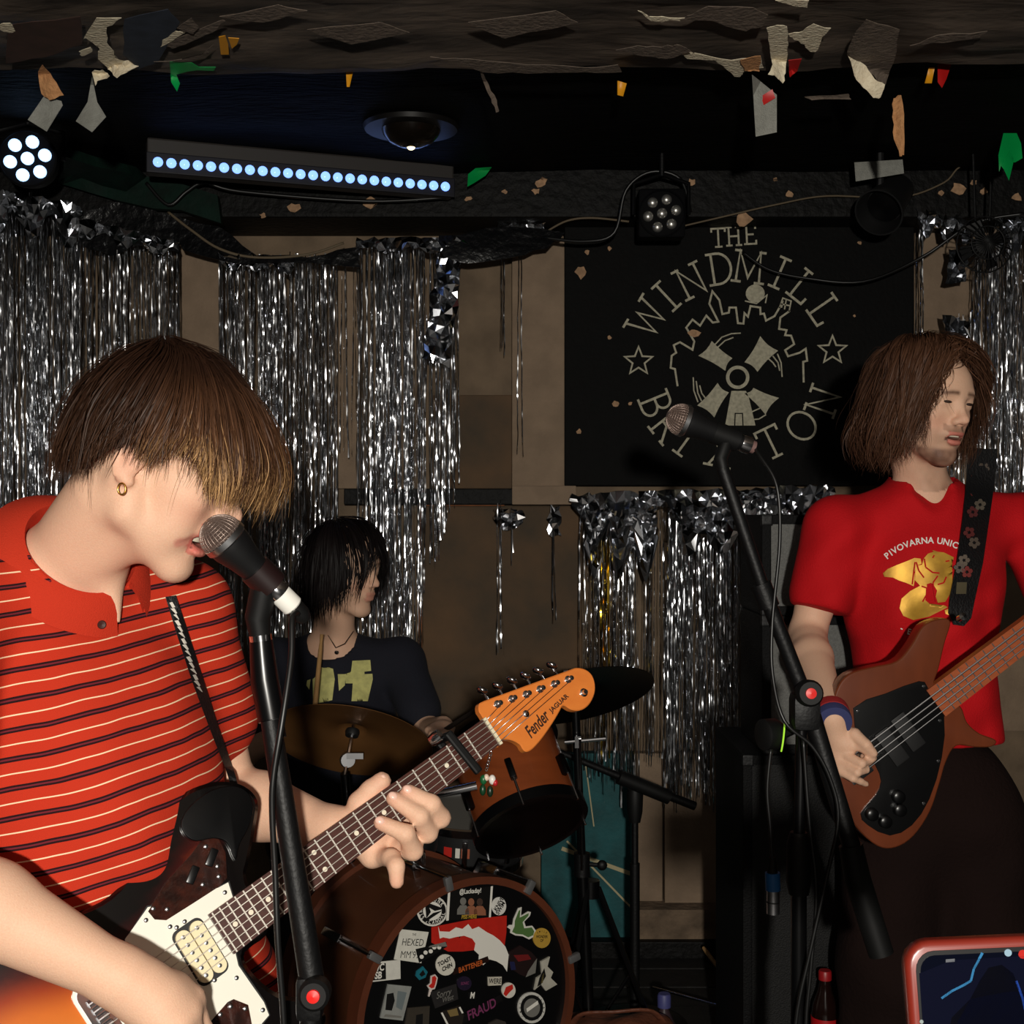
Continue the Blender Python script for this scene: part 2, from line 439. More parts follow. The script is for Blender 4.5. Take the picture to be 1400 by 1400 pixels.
def line_on(px0, py0, px1, py1, d, w_, m, parent, name='painted_line'):
    a = P(px0, py0, d); b = P(px1, py1, d); mb = MB(); q = (b - a).normalized(); n_ = Vector((-q.z, 0, q.x)) * w_ / 2
    mb.add([a - n_, b - n_, b + n_, a + n_, a - n_ + Vector((0, .004, 0)), b - n_ + Vector((0, .004, 0)), b + n_ + Vector((0, .004, 0)), a + n_ + Vector((0, .004, 0))],
           [(0, 1, 2, 3), (7, 6, 5, 4), (0, 4, 5, 1), (1, 5, 6, 2), (2, 6, 7, 3), (3, 7, 4, 0)])
    return mb.build(name, m, parent, smooth=False)
line_on(768, 1160, 866, 1196, 4.377, 0.013, M_pale, wall_back)
line_on(775, 1150, 866, 1244, 4.376, 0.006, M_pale, wall_back)
line_on(800, 1040, 812, 1130, 4.377, 0.004, M_pale, wall_back)
# ceiling: low front part with peeling paint, black recess behind it, black bulkhead along the back wall
ZC, ZR = CZ + 1.0, CZ + 1.09
rs = np.random.RandomState(5)
def rough_slab(x0, x1, y0, y1, z, top, amp, nx, ny, seed):
    """ceiling slab whose underside is a grid of shallow bumps"""
    r_ = np.random.RandomState(seed); xs = np.linspace(x0, x1, nx); ys = np.linspace(y0, y1, ny)
    g = np.array([(x, y, z) for y in ys for x in xs]); g[:, 2] += (vnoise(g * np.array([1, 2.2, 1]), 3.1) - 0.5) * amp + (vnoise(g * np.array([1, 2.5, 1]), 11) - 0.5) * amp * 0.4
    f = [(j * nx + i, (j + 1) * nx + i, (j + 1) * nx + i + 1, j * nx + i + 1) for j in range(ny - 1) for i in range(nx - 1)]
    k = len(g); vs = [tuple(q) for q in g] + [(x0, y0, top), (x1, y0, top), (x1, y1, top), (x0, y1, top)]
    f.append((k, k + 1, k + 2, k + 3))
    f.append([k + 1, k] + list(range(0, nx))); f.append([k + 3, k + 2] + list(range(ny * nx - 1, (ny - 1) * nx - 1, -1)))
    f.append([k, k + 3] + [j * nx for j in range(ny - 1, -1, -1)]); f.append([k + 2, k + 1] + [j * nx + nx - 1 for j in range(ny)])
    return vs, f
vs, fs = rough_slab(XL, XR, -2.2, 2.98, ZC, ZC + 0.25, 0.035, 90, 110, 1)
ceiling = link_mesh('ceiling', vs, fs, M_ceil, angle=70); ceiling['kind'] = 'structure'
vs, fs = rough_slab(XL, XR, 2.98, 4.25, ZR, ZR + 0.2, 0.02, 90, 30, 2)
c2 = link_mesh('ceiling_recess', vs, fs, M_ceil2, angle=70); c2['kind'] = 'structure'
bulk = MB().box((XL, 4.22, CZ + 0.945), (XR, WY + 0.08, ZR + 0.15), b=0.012)
fascia = bulk.build('bulkhead', M_blackwall, wall_back, smooth=False)

def sheet(name, poly, d, m, parent=None, curl=0.03, lean=0.0, cuts=3, thick=0.0012, seed=0, dfun=None):
    """a sheet of paper, tape or paint: outline in photo pixels, hung at distance d, crumpled in depth"""
    bm = bmesh.new()
    py0 = min(p[1] for p in poly); py1 = max(p[1] for p in poly); px0 = min(p[0] for p in poly); px1 = max(p[0] for p in poly)
    vs = [bm.verts.new((p[0], p[1], 0)) for p in poly]; bm.faces.new(vs)
    bmesh.ops.triangulate(bm, faces=bm.faces[:]); bmesh.ops.subdivide_edges(bm, edges=bm.edges[:], cuts=cuts, use_grid_fill=True)
    for v in bm.verts:
        t = (v.co.y - py0) / max(py1 - py0, 1); u = (v.co.x - px0) / max(px1 - px0, 1)
        dd = d + curl * (math.sin(3.1 * t + seed) + 0.5 * math.sin(5 * u + 2 * seed)) - curl * math.sin(seed) + lean * t
        if v.co.y < 270: dd = min(dd, F * ((0.974 if dd < 2.99 else 1.072) - 0.004 * (seed % 3)) / (700 - v.co.y))   # stay below the ceiling
        v.co = P(v.co.x, v.co.y, dd)
    bmesh.ops.recalc_face_normals(bm, faces=bm.faces[:])
    bmesh.ops.solidify(bm, geom=bm.faces[:], thickness=thick)
    bm.verts.index_update()
    V = [tuple(v.co) for v in bm.verts]; Fc = [[q.index for q in f.verts] for f in bm.faces]; bm.free()
    return link_mesh(name, V, Fc, m, parent, smooth=True, angle=50)
def ragged(poly, n=3, amp=3, seed=0):
    r_ = random.Random(seed); out = []
    for i in range(len(poly)):
        a = poly[i]; b = poly[(i + 1) % len(poly)]
        for k in range(n):
            t = k / n; j = 0 if k == 0 else amp
            out.append((a[0] + (b[0] - a[0]) * t + r_.uniform(-j, j), a[1] + (b[1] - a[1]) * t + r_.uniform(-j, j)))
    return out
# peeling flakes hanging off the ceiling
FL = [  # outline, distance, material, curl
    ([(113, 55), (132, 24), (166, 24), (146, 36), (146, 58), (156, 70), (158, 82), (170, 98), (178, 96), (160, 107), (150, 96), (134, 80), (142, 74), (118, 48)], 2.86, M_flake, 0.03),
    ([(108, 70), (124, 64), (126, 70), (112, 76)], 2.88, M_flake, 0.01),
    ([(126, 98), (140, 95), (150, 104), (136, 110), (130, 117)], 2.9, M_flake, 0.012),
    ([(52, 98), (58, 88), (72, 106), (87, 130), (68, 137), (57, 128)], 2.92, M_flake2, 0.015),
    ([(0, 33), (14, 31), (21, 42), (12, 44), (0, 40)], 2.8, M_flake, 0.01),
    ([(219, 64), (222, 54), (240, 42), (253, 44), (236, 55)], 2.85, M_flake, 0.01),
    ([(242, 38), (262, 24), (272, 36), (264, 46), (250, 42)], 2.84, M_flake3, 0.015),
    ([(222, 62), (300, 28), (308, 28), (290, 44), (262, 56), (236, 66)], 2.87, M_flake3, 0.02),
    ([(210, 84), (270, 80), (292, 60), (286, 72), (262, 82)], 2.93, M_flake3, 0.02),
    ([(588, 78), (640, 80), (720, 88), (800, 92), (845, 88), (850, 98), (800, 98), (720, 100), (660, 98), (630, 86)], 2.95, M_flake3, 0.012),
    ([(656, 92), (664, 108), (676, 130), (682, 152), (678, 154), (672, 136), (658, 104)], 2.95, M_flake3, 0.015),
    ([(842, 68), (872, 62), (905, 64), (925, 60), (945, 70), (912, 80), (880, 76)], 2.92, M_flake3, 0.02),
    ([(872, 14), (886, 22), (905, 22), (940, 24), (930, 28), (890, 28)], 2.72, M_flake, 0.01),
    ([(930, 26), (945, 20), (968, 8), (1030, 10), (1050, 20), (1042, 36), (1020, 42), (990, 34), (960, 24)], 2.74, M_flake3, 0.03),
    ([(930, 70), (960, 74), (1000, 82), (1040, 76), (1044, 92), (1016, 98), (1012, 105), (1004, 104), (994, 86), (940, 80)], 2.93, M_flake, 0.015),
    ([(1012, 82), (1040, 76), (1038, 98), (1018, 96)], 2.90, M_flake2, 0.012),
    ([(1048, 38), (1062, 34), (1076, 36), (1078, 60), (1076, 80), (1074, 100), (1070, 114), (1062, 106), (1050, 102), (1056, 88), (1052, 60)], 2.84, M_flake, 0.022),
    ([(1078, 46), (1098, 42), (1112, 32), (1136, 38), (1124, 50), (1118, 68), (1108, 70), (1100, 60), (1086, 54)], 2.8, M_flake, 0.02),
    ([(1158, 72), (1166, 50), (1184, 26), (1230, 40), (1222, 84), (1210, 116), (1200, 112), (1180, 90)], 2.82, M_flake3, 0.04),
    ([(1158, 74), (1172, 82), (1184, 90), (1196, 108), (1210, 116), (1204, 133), (1194, 134), (1180, 120), (1168, 104)], 2.80, M_flake, 0.02),
    ([(1244, 62), (1280, 48), (1350, 42), (1340, 50), (1290, 58)], 2.9, M_flake3, 0.012),
    ([(1100, 132), (1160, 128), (1164, 136), (1110, 137)], 3.05, M_flake3, 0.008),
    ([(1222, 134), (1232, 130), (1236, 170), (1236, 212), (1230, 214), (1222, 190), (1220, 160)], 3.1, M_flake2, 0.012),
    ([(1060, 0), (1106, 0), (1104, 10), (1080, 6)], 2.66, M_flake, 0.01),
    ([(300, 22), (380, 6), (420, 14), (360, 30)], 2.72, M_flake3, 0.02),
    ([(420, 40), (520, 30), (560, 44), (480, 60)], 2.80, M_flake3, 0.02),
    ([(640, 30), (760, 14), (790, 30), (690, 52)], 2.75, M_flake3, 0.02),
    ([(10, 34), (110, 22), (112, 60), (60, 78), (8, 86)], 2.83, mat('peeled_brown_skin', (72, 48, 40), 0.7, var=(30, 0.4)), 0.02),
    ([(170, 26), (230, 12), (246, 30), (216, 84), (190, 94), (168, 74)], 2.86, mat('peeled_blue_skin', (50, 58, 72), 0.7, var=(30, 0.4)), 0.025),
]
for i, (poly, d, m, c) in enumerate(FL):
    sheet('peeling_flake', ragged(poly, 3, 1.6, i), d, m, ceiling, curl=c, seed=i * 1.3)
# chips knocked out of the black bulkhead
for i, (x, y, r) in enumerate([(402, 285, 9), (360, 295, 5), (505, 278, 10), (733, 262, 6), (740, 250, 9), (690, 262, 4), (1016, 300, 13), (945, 250, 7), (1080, 266, 7), (1310, 258, 13), (1286, 264, 5),
                               (1330, 250, 5), (1345, 262, 6), (1390, 270, 8), (1060, 245, 4), (640, 272, 5), (590, 268, 4)]):
    r_ = random.Random(i); n = 9
    poly = [(x + math.cos(2 * math.pi * k / n) * r * r_.uniform(0.5, 1.2), y + math.sin(2 * math.pi * k / n) * r * r_.uniform(0.4, 1.0)) for k in range(n)]
    sheet('paint_chip', poly, 4.215, M_chip, wall_back, curl=0.0, cuts=1, thick=0.004, seed=i)
sheet('green_board', [(88, 200), (130, 214), (186, 228), (204, 244), (250, 254), (300, 270), (305, 308), (250, 290), (214, 288), (160, 276), (100, 252), (86, 236)], 4.16, M_green, wall_back, curl=0.0, cuts=1, thick=0.03)

# ---------------------------------------------------------------- loose tape and ribbon scraps stuck to the ceiling
M_tapeg = mat('grey_gaffer_tape', (150, 150, 142), 0.6, bump=(300, 0.3), var=(60, 0.2))
M_tapey = mat('yellow_tape', (232, 158, 22), 0.45); M_tapegr = mat('green_ribbon', (0, 158, 74), 0.4); M_taper = mat('red_tape', (190, 26, 24), 0.45)
def scrap(name, poly, d, m, label, cat, curl=0.015, group=None, seed=0):
    o = sheet(name, poly, d, m, None, curl=curl, cuts=2, seed=seed); tag(o, label, cat, group); return o
scrap('tape_strip', [(38, 164), (60, 132), (84, 138), (86, 144), (64, 180)], 2.96, M_tapeg, 'grey tape flap hanging beside the tan paper flake', 'tape', 0.01)
scrap('tape_strip', [(104, 166), (120, 140), (126, 104), (133, 140), (145, 160), (126, 181)], 2.97, M_tapeg, 'twisted grey tape flap under the cream paper flake', 'tape', 0.012, seed=1)
scrap('tape_strip', [(1028, 102), (1062, 130), (1062, 181), (1033, 187)], 2.97, M_tapeg, 'long pale tape strip with a red scrap across it', 'tape', 0.01, seed=2)
scrap('tape_strip', [(1168, 222), (1234, 218), (1236, 237), (1170, 248)], 3.95, M_tapeg, 'grey tape patch above the dark round stage lamp', 'tape', 0.004, seed=3)
scrap('tape_strip', [(1040, 132), (1056, 122), (1060, 134), (1044, 144)], 2.955, M_taper, 'small red tape scrap on the long pale strip', 'tape', 0.003)
scrap('tape_strip', [(1078, 82), (1096, 80), (1090, 96), (1080, 106)], 2.9, M_taper, 'red tape scrap beside the folded cream paper flake', 'tape', 0.008, seed=1)
scrap('tape_strip', [(1282, 88), (1302, 84), (1294, 108), (1288, 120), (1282, 112)], 3.1, M_taper, 'red tape scrap beside a yellow one on the black ceiling', 'tape', 0.008, seed=2)
scrap('tape_strip', [(1270, 92), (1278, 92), (1274, 114), (1264, 114)], 3.1, M_tapey, 'yellow tape scrap beside a red one on the black ceiling', 'tape', 0.006)
scrap('tape_strip', [(299, 50), (308, 48), (312, 60), (313, 74), (302, 74)], 2.93, M_tapey, 'folded yellow tape scrap above the green ribbon', 'tape', 0.01)
scrap('tape_strip', [(312, 51), (327, 52), (324, 60), (317, 66)], 2.93, M_tapey, 'small yellow tape tip sticking out beside the folded scrap', 'tape', 0.01)
scrap('tape_strip', [(472, 80), (486, 84), (478, 119), (474, 119)], 3.02, M_tapey, 'thin yellow tape strip above the round ceiling light', 'tape', 0.006)
scrap('tape_strip', [(844, 110), (857, 114), (852, 132), (844, 130)], 3.05, M_tapey, 'short yellow tape strip left of the peeling ceiling edge', 'tape', 0.006)
scrap('ribbon_scrap', [(232, 85), (262, 86), (272, 92), (295, 92), (292, 97), (270, 96), (256, 98), (241, 102), (246, 114), (242, 125), (234, 112), (233, 98)], 2.93, M_tapegr, 'green ribbon scrap hanging from the ceiling edge by the paper flakes', 'ribbon', 0.012)
scrap('ribbon_scrap', [(640, 238), (650, 230), (672, 229), (664, 240), (648, 250), (639, 255)], 4.1, M_tapegr, 'green ribbon scrap at the end of the light bar', 'ribbon', 0.01, seed=1)
scrap('ribbon_scrap', [(1372, 182), (1390, 182), (1396, 196), (1398, 216), (1388, 222), (1380, 206), (1370, 222), (1366, 235), (1365, 212)], 3.6, M_tapegr, 'forked green ribbon scrap above the silver curtain and fan', 'ribbon', 0.012, seed=2)
# ---------------------------------------------------------------- painted sign board with the venue emblem
M_sign = mat('black_sign_board', (9, 9, 9), 0.75, spec=0.15, var=(30, 0.4, (16, 15, 14)), bump=(70, 0.25))
M_signw = mat('worn_cream_sign_paint', (196, 190, 166), 0.8, var=(90, 0.55, (130, 125, 110)))
SD = 4.37
sign = thing('sign_board', 'black sign board painted with a windmill emblem and ring of cream letters', 'sign', P(1010, 662, SD))
MB().box((pxx(772, SD), SD, pz(664, SD)), (pxx(1250, SD), SD + 0.05, pz(262, SD)), b=0.004).build('board', M_sign, sign, smooth=False)
# stroke alphabet with serifs: (width, strokes); unit height
def arc(cx, cy, rx, ry, a0, a1, n=12): return [(cx + rx * math.cos(math.radians(a0 + (a1 - a0) * i / n)), cy + ry * math.sin(math.radians(a0 + (a1 - a0) * i / n))) for i in range(n + 1)]
def sf(x, y, h=0.13): return [(x - h, y), (x + h, y)]
GL = {
 'T': (.74, [[(.37, 0), (.37, 1)], [(0, 1), (.74, 1)], sf(.37, 0, .16), [(0, 1), (0, .84)], [(.74, 1), (.74, .84)]]),
 'H': (.8, [[(.14, 0), (.14, 1)], [(.66, 0), (.66, 1)], [(.14, .5), (.66, .5)], sf(.14, 0), sf(.14, 1), sf(.66, 0), sf(.66, 1)]),
 'E': (.66, [[(.12, 0), (.12, 1)], [(0, 1), (.6, 1)], [(.12, .52), (.46, .52)], [(0, 0), (.62, 0)], [(.6, 1), (.6, .85)], [(.62, 0), (.62, .16)]]),
 'W': (1.1, [[(.06, 1), (.32, 0), (.55, .85), (.8, 0), (1.04, 1)], sf(.06, 1), sf(1.04, 1)]),
 'I': (.34, [[(.17, 0), (.17, 1)], sf(.17, 0, .17), sf(.17, 1, .17)]),
 'N': (.84, [[(.12, 0), (.12, 1), (.72, 0), (.72, 1)], sf(.12, 0), sf(.06, 1, .1), sf(.72, 1)]),
 'D': (.8, [[(.14, 0), (.14, 1)], [(0, 1), (.3, 1)] + arc(.3, .5, .44, .5, 90, -90) + [(0, 0)]]),
 'M': (1.0, [[(.12, 0), (.16, 1), (.5, .15), (.84, 1), (.88, 0)], sf(.12, 0), sf(.88, 0), sf(.1, 1, .08), sf(.9, 1, .08)]),
 'L': (.66, [[(.14, 0), (.14, 1)], sf(.14, 1, .14), [(0, 0), (.6, 0)], [(.6, 0), (.62, .2)]]),
 'B': (.7, [[(.14, 0), (.14, 1)], [(0, 1), (.32, 1)] + arc(.32, .76, .24, .24, 90, -90) + [(.14, .52)], [(.32, .52)] + arc(.34, .26, .3, .26, 90, -90) + [(0, 0)]]),
 'R': (.76, [[(.14, 0), (.14, 1)], [(0, 1), (.34, 1)] + arc(.34, .75, .26, .25, 90, -90) + [(.14, .5)], [(.36, .5), (.7, 0)], sf(.14, 0), sf(.7, 0, .08)]),
 'X': (.8, [[(.1, 0), (.7, 1)], [(.1, 1), (.7, 0)], sf(.1, 0), sf(.7, 1), sf(.1, 1), sf(.7, 0)]),
 'O': (.9, [arc(.45, .5, .42, .5, 0, 360, 24)]),
}
def S(x, y): return P(x, y, SD - 0.003)
def sign_m(px, py, rotdeg, h):
    o = S(px, py); s_ = h / F * SD
    return Matrix.Translation(o) @ Matrix.Rotation(math.radians(-rotdeg), 4, 'Y') @ Matrix(((s_, 0, 0, 0), (0, 0, -1, 0), (0, s_, 0, 0), (0, 0, 0, 1)))
def glyph(ch, px, py, rotdeg, h, wd, parent):
    w_, st = GL[ch]; mb = MB(); Mx = sign_m(px, py, rotdeg, h)
    for s_ in st: mb.stroke([(x - w_ / 2, y - 0.5) for x, y in s_], wd, -0.004, 0.0, Mx)
    return mb.build('letter', M_signw, parent, smooth=False)
for ch, x, y in (('T', 982, 325), ('H', 1003, 323), ('E', 1026, 321)): glyph(ch, x, y, 3, 25, 0.1, sign)
CXs, CYs = 1007, 508
for ch, x, y in (('W', 884, 435), ('I', 911, 405), ('N', 945, 384), ('D', 985, 367), ('M', 1024, 365), ('I', 1066, 373), ('L', 1099, 392), ('L', 1128, 424)):
    a = math.degrees(math.atan2(CYs - y, x - CXs)); glyph(ch, x, y, a - 90, 42, 0.078, sign)
for ch, x, y in (('B', 897, 553), ('R', 912, 583), ('I', 938, 603), ('X', 984, 617), ('T', 1054, 605), ('O', 1096, 582), ('N', 1125, 548)):
    a = math.degrees(math.atan2(CYs - y, x - CXs)); glyph(ch, x, y, a + 90, 41, 0.078, sign)
def Z2(x, y): return (x / 2.917 + 760, y / 2.917 + 280)
def flatpoly(name, pts, parent=None, z=0.0, hole=None):
    mb = MB(); Mx = sign_m(1007, 508, 0, 1.0)
    q = [(a - 1007, 508 - b) for a, b in (Z2(*p) for p in pts)]
    ar = sum(q[i][0] * q[(i + 1) % len(q)][1] - q[(i + 1) % len(q)][0] * q[i][1] for i in range(len(q)))
    if ar < 0: q = q[::-1]
    return mb.prism(q, -0.004, 0.0 + z, Mx).build(name, M_signw, sign, smooth=False)
def flatline(name, pts, wpx, closed=False):
    mb = MB(); Mx = sign_m(1007, 508, 0, 1.0)
    q = [(a - 1007, 508 - b) for a, b in (Z2(*p) for p in pts)]
    if closed: q = q + [q[0]]
    return mb.stroke(q, wpx, -0.004, 0.0, Mx).build(name, M_signw, sign, smooth=False)
def concave(a, b, c, d, k=0.12):
    """four-cornered sail with hollow edges"""
    out = []; P4 = [a, b, c, d]; cx = sum(p[0] for p in P4) / 4; cy = sum(p[1] for p in P4) / 4
    for i in range(4):
        p, q = P4[i], P4[(i + 1) % 4]
        for t in (0, .25, .5, .75):
            e = 4 * t * (1 - t) * k; x = p[0] + (q[0] - p[0]) * t; y = p[1] + (q[1] - p[1]) * t
            out.append((x + (cx - x) * e, y + (cy - y) * e))
    return out
for s4 in (((622, 543), (568, 602), (676, 662), (704, 612)), ((815, 524), (886, 582), (804, 666), (752, 628)), ((645, 710), (690, 748), (632, 848), (564, 800)), ((752, 752), (788, 730), (890, 770), (836, 836))):
    flatpoly('windmill_sail', concave(*s4), z=0)
flatpoly('windmill_tower', [(700, 742), (758, 742), (770, 770), (796, 880), (675, 880)])
flatline('windmill_hub', [(725 + 40 * math.cos(a), 688 + 40 * math.sin(a)) for a in np.linspace(0, 2 * math.pi, 28)], 4.6)
sky = [(485, 720), (475, 655), (458, 650), (462, 602), (480, 590), (470, 560), (495, 548), (545, 578), (552, 545), (520, 490), (545, 458), (575, 482), (600, 442), (626, 470), (648, 466), (612, 395), (624, 345), (652, 380),
       (664, 436), (690, 430), (692, 410), (718, 410), (726, 472), (748, 474), (752, 432), (766, 446), (776, 404), (815, 410), (816, 436), (830, 434), (838, 462), (872, 444), (892, 410)]
sky2 = [(930, 425), (895, 450), (890, 495), (920, 500), (914, 520), (938, 522), (950, 556), (914, 580), (926, 604), (972, 590), (996, 574), (1002, 622), (986, 626), (988, 705)]
flatline('skyline', sky, 2.6); flatline('skyline', sky2, 2.6)
flatpoly('moon', [(795 + 38 * math.cos(a), 354 + 36 * math.sin(a)) for a in np.linspace(0, 2 * math.pi, 20)[:-1]])
flatline('skyline', [(756, 384), (800, 394), (842, 360), (836, 390)], 1.8)
for g in ([(892, 410), (905, 372), (938, 384), (930, 425)], [(905, 385), (900, 408)], [(918, 382), (912, 415)], [(898, 396), (930, 402)]): flatline('tower_window', g, 1.8)
for g in ([(636, 556), (662, 528), (700, 514), (735, 512)], [(646, 568), (674, 542), (706, 530)], [(548, 690), (550, 740), (566, 785)], [(560, 705), (566, 750), (580, 780)], [(574, 722), (582, 752), (596, 770)],
          [(884, 596), (898, 630), (902, 684)], [(866, 604), (886, 630), (892, 660)], [(848, 614), (866, 630), (876, 645)], [(770, 858), (810, 854), (836, 838)], [(780, 826), (812, 812)]): flatline('motion_arc', g, 1.7)
for (cx, cy) in ((330, 624), (1103, 580)):
    pts = []
    for i in range(10):
        r = 58 if i % 2 == 0 else 25; a = math.pi / 2 + math.pi * i / 5; pts.append((cx + r * math.cos(a), cy - r * math.sin(a)))
    flatline('star', pts, 2.4, True)
door = MB(); Mx = sign_m(1007, 508, 0, 1.0)
door.stroke([(Z2(x, y)[0] - 1007, 508 - Z2(x, y)[1]) for x, y in ((713, 878), (715, 832), (744, 832), (746, 878))], 1.5, 0.0003, 0.0012, Mx).build('door_outline', M_sign, sign, smooth=False)
for i, (x, y, r) in enumerate([(794, 372, 9), (1015, 300, 11), (949, 455, 8), (842, 552, 5), (833, 462, 3), (803, 345, 4), (833, 340, 3), (862, 552, 3), (1175, 332, 3), (1168, 432, 2), (792, 590, 4)]):
    r_ = random.Random(50 + i); n = 8
    sheet('paint_chip', [(x + math.cos(2 * math.pi * k / n) * r * r_.uniform(0.5, 1.2), y + math.sin(2 * math.pi * k / n) * r * r_.uniform(0.5, 1.2)) for k in range(n)], SD - 0.004, M_chip, sign, curl=0, cuts=1, thick=0.003)

# ---------------------------------------------------------------- silver tinsel curtains
M_foil = mat('silver_foil', (226, 228, 232), 0.17, 1.0, var=(3.5, 0.35, (120, 122, 130)))
M_foilg = mat('gold_foil', (228, 190, 60), 0.18, 1.0)
M_crump = mat('crumpled_foil', (226, 228, 232), 0.13, 1.0)
def tinsel(name, label, spans, d, seed, m=M_foil, parent=None):
    """spans: (px0, px1, top0, top1, bottom0, bottom1, count) of hanging foil strips"""
    r_ = np.random.RandomState(seed); Vs = []; Fs = []; k = 0
    for (x0, x1, t0, t1, b0, b1, cnt) in spans:
        for i in range(cnt):
            u = r_.rand(); dd = d + r_.uniform(-0.05, 0.06)
            px = x0 + (x1 - x0) * u; top = pz(t0 + (t1 - t0) * u + r_.uniform(-8, 8), dd); bot = pz(b0 + (b1 - b0) * u + r_.uniform(-22, 14), dd)
            X = pxx(px, dd); n = max(6, int((top - bot) / 0.014)); z = np.linspace(top, bot, n)
            wd = r_.uniform(0.0022, 0.0052) * (0.6 if r_.rand() < 0.3 else 1)
            ang = r_.normal(0, 0.75) + np.cumsum(r_.normal(0, 0.13, n)) + r_.normal(0, 0.15, n) + (r_.rand() < 0.25) * np.linspace(0, r_.uniform(-9, 9), n)
            sx = np.cumsum(r_.normal(0, 0.00045, n)) + r_.normal(0, 0.004) * np.linspace(0, 1, n) ** 1.5
            sy = np.cumsum(r_.normal(0, 0.0009, n)) + r_.normal(0, 0.0011, n)
            cx = X + sx; cy = dd + sy; c_, s_ = np.cos(ang) * wd / 2, np.sin(ang) * wd / 2
            V = np.empty((2 * n, 3)); V[0::2] = np.stack([cx - c_, cy - s_, z], 1); V[1::2] = np.stack([cx + c_, cy + s_, z], 1)
            q = np.arange(n - 1) * 2 + k; Fs.append(np.stack([q, q + 1, q + 3, q + 2], 1)); Vs.append(V); k += 2 * n
    o = link_mesh(name, np.concatenate(Vs), np.concatenate(Fs), m, parent, smooth=True, angle=180)
    o['kind'] = 'stuff'
    if label: tag(o, label, 'curtain')
    return o
def crumple(poly_fn, nx, ny, d, amp, seed):
    """crumpled foil band between two px curves: poly_fn(u, v) -> px, py"""
    r_ = np.random.RandomState(seed); V = []
    for j in range(ny):
        for i in range(nx):
            u = i / (nx - 1); v = j / (ny - 1); x, y = poly_fn(u, v)
            V.append(P(x + r_.uniform(-3, 3), y + r_.uniform(-3, 3), d + r_.uniform(-amp, amp)))
    Fc = []
    for j in range(ny - 1):
        for i in range(nx - 1):
            a = j * nx + i; Fc += [(a, a + 1, a + nx + 1), (a, a + nx + 1, a + nx)] if (i + j) % 2 else [(a, a + 1, a + nx), (a + 1, a + nx + 1, a + nx)]
    return [tuple(v) for v in V], Fc
def curtain(name, label, spans, d, seed, bands):
    t = thing(name, label, 'curtain', P((spans[0][0] + spans[-1][1]) / 2, max(s[5] for s in spans), d))
    tinsel('foil_strips', None, spans, d, seed, parent=t)
    for b_i, (fn, nx, ny, amp) in enumerate(bands):
        vs_, fs_ = crumple(fn, nx, ny, d - 0.06, amp, seed + b_i); link_mesh('foil_header', vs_, fs_, M_crump, t, smooth=False)
    return t
def bandf(x0, y0, x1, y1, h0, h1, ph=0):
    return lambda u, v: (x0 + (x1 - x0) * u, y0 + (y1 - y0) * u + (h0 + (h1 - h0) * abs(math.sin(9 * u + ph))) * v)
curtain('tinsel_curtain', 'silver tinsel curtain hanging behind the striped-shirt singer',
        [(-40, 60, 285, 290, 900, 900, 120), (40, 110, 265, 330, 900, 900, 95), (100, 172, 330, 345, 900, 900, 55), (170, 246, 330, 345, 850, 850, 60), (-40, 246, 270, 345, 860, 860, 40)], 4.22, 11,
        [(bandf(-30, 255, 110, 280, 16, 60), 22, 6, 0.02), (bandf(110, 300, 245, 330, 8, 26, 1), 18, 4, 0.02)])
curtain('tinsel_curtain', 'silver tinsel curtain in the middle, gathered above the drummer',
        [(298, 392, 352, 356, 1000, 1000, 120), (392, 462, 352, 352, 980, 980, 70), (486, 560, 336, 330, 960, 960, 85), (556, 628, 332, 340, 900, 640, 60), (520, 580, 336, 336, 1010, 960, 45), (462, 486, 350, 350, 600, 640, 5)], 4.22, 12,
        [(bandf(298, 344, 400, 352, 10, 24), 16, 4, 0.02), (bandf(486, 326, 640, 326, 8, 20, 2), 20, 4, 0.02), (lambda u, v: (598 + 36 * u - 20 * v, 340 + 150 * v + 10 * u), 6, 16, 0.025)])
curtain('tinsel_curtain', 'silver tinsel curtain below the sign board with crumpled foil top',
        [(790, 834, 700, 700, 1060, 1060, 26), (834, 872, 700, 700, 1066, 1066, 34), (880, 912, 700, 700, 1040, 1040, 14), (912, 962, 700, 700, 1085, 1085, 75), (962, 1020, 700, 700, 1090, 1090, 90), (1016, 1050, 700, 700, 1085, 1085, 50), (800, 1040, 700, 700, 1100, 1100, 16)], 4.24, 13,
        [(bandf(780, 676, 1140, 664, 18, 60), 46, 6, 0.03), (bandf(800, 690, 900, 700, 30, 100, 0.4), 14, 8, 0.03), (bandf(930, 690, 1080, 680, 40, 70, 1.2), 18, 6, 0.03)])
curtain('tinsel_curtain', 'silver tinsel curtain behind the red-shirt bass player',
        [(1252, 1262, 300, 300, 720, 720, 9), (1330, 1372, 350, 340, 760, 760, 50), (1368, 1440, 335, 320, 760, 760, 90), (1290, 1340, 440, 430, 760, 760, 30)], 4.28, 14,
        [(bandf(1254, 284, 1330, 300, 14, 40), 14, 5, 0.03), (bandf(1360, 300, 1430, 290, 20, 50, 1), 12, 5, 0.03), (bandf(1290, 430, 1325, 440, 20, 50, 2), 8, 5, 0.03), (lambda u, v: (1298 + 26 * u - 4 * v, 340 + 46 * v), 6, 8, 0.03)])
tinsel('tinsel_strand', 'few loose silver foil threads hanging in front of the lower brown board', [(676, 686, 690, 690, 905, 905, 4), (755, 760, 720, 720, 860, 860, 2), (694, 700, 700, 700, 760, 760, 2)], 4.3, 15)
tinsel('tinsel_strand', 'few loose silver foil threads hanging down the brown window recess', [(686, 694, 325, 325, 470, 480, 4), (706, 716, 330, 330, 600, 640, 2)], 4.3, 16)
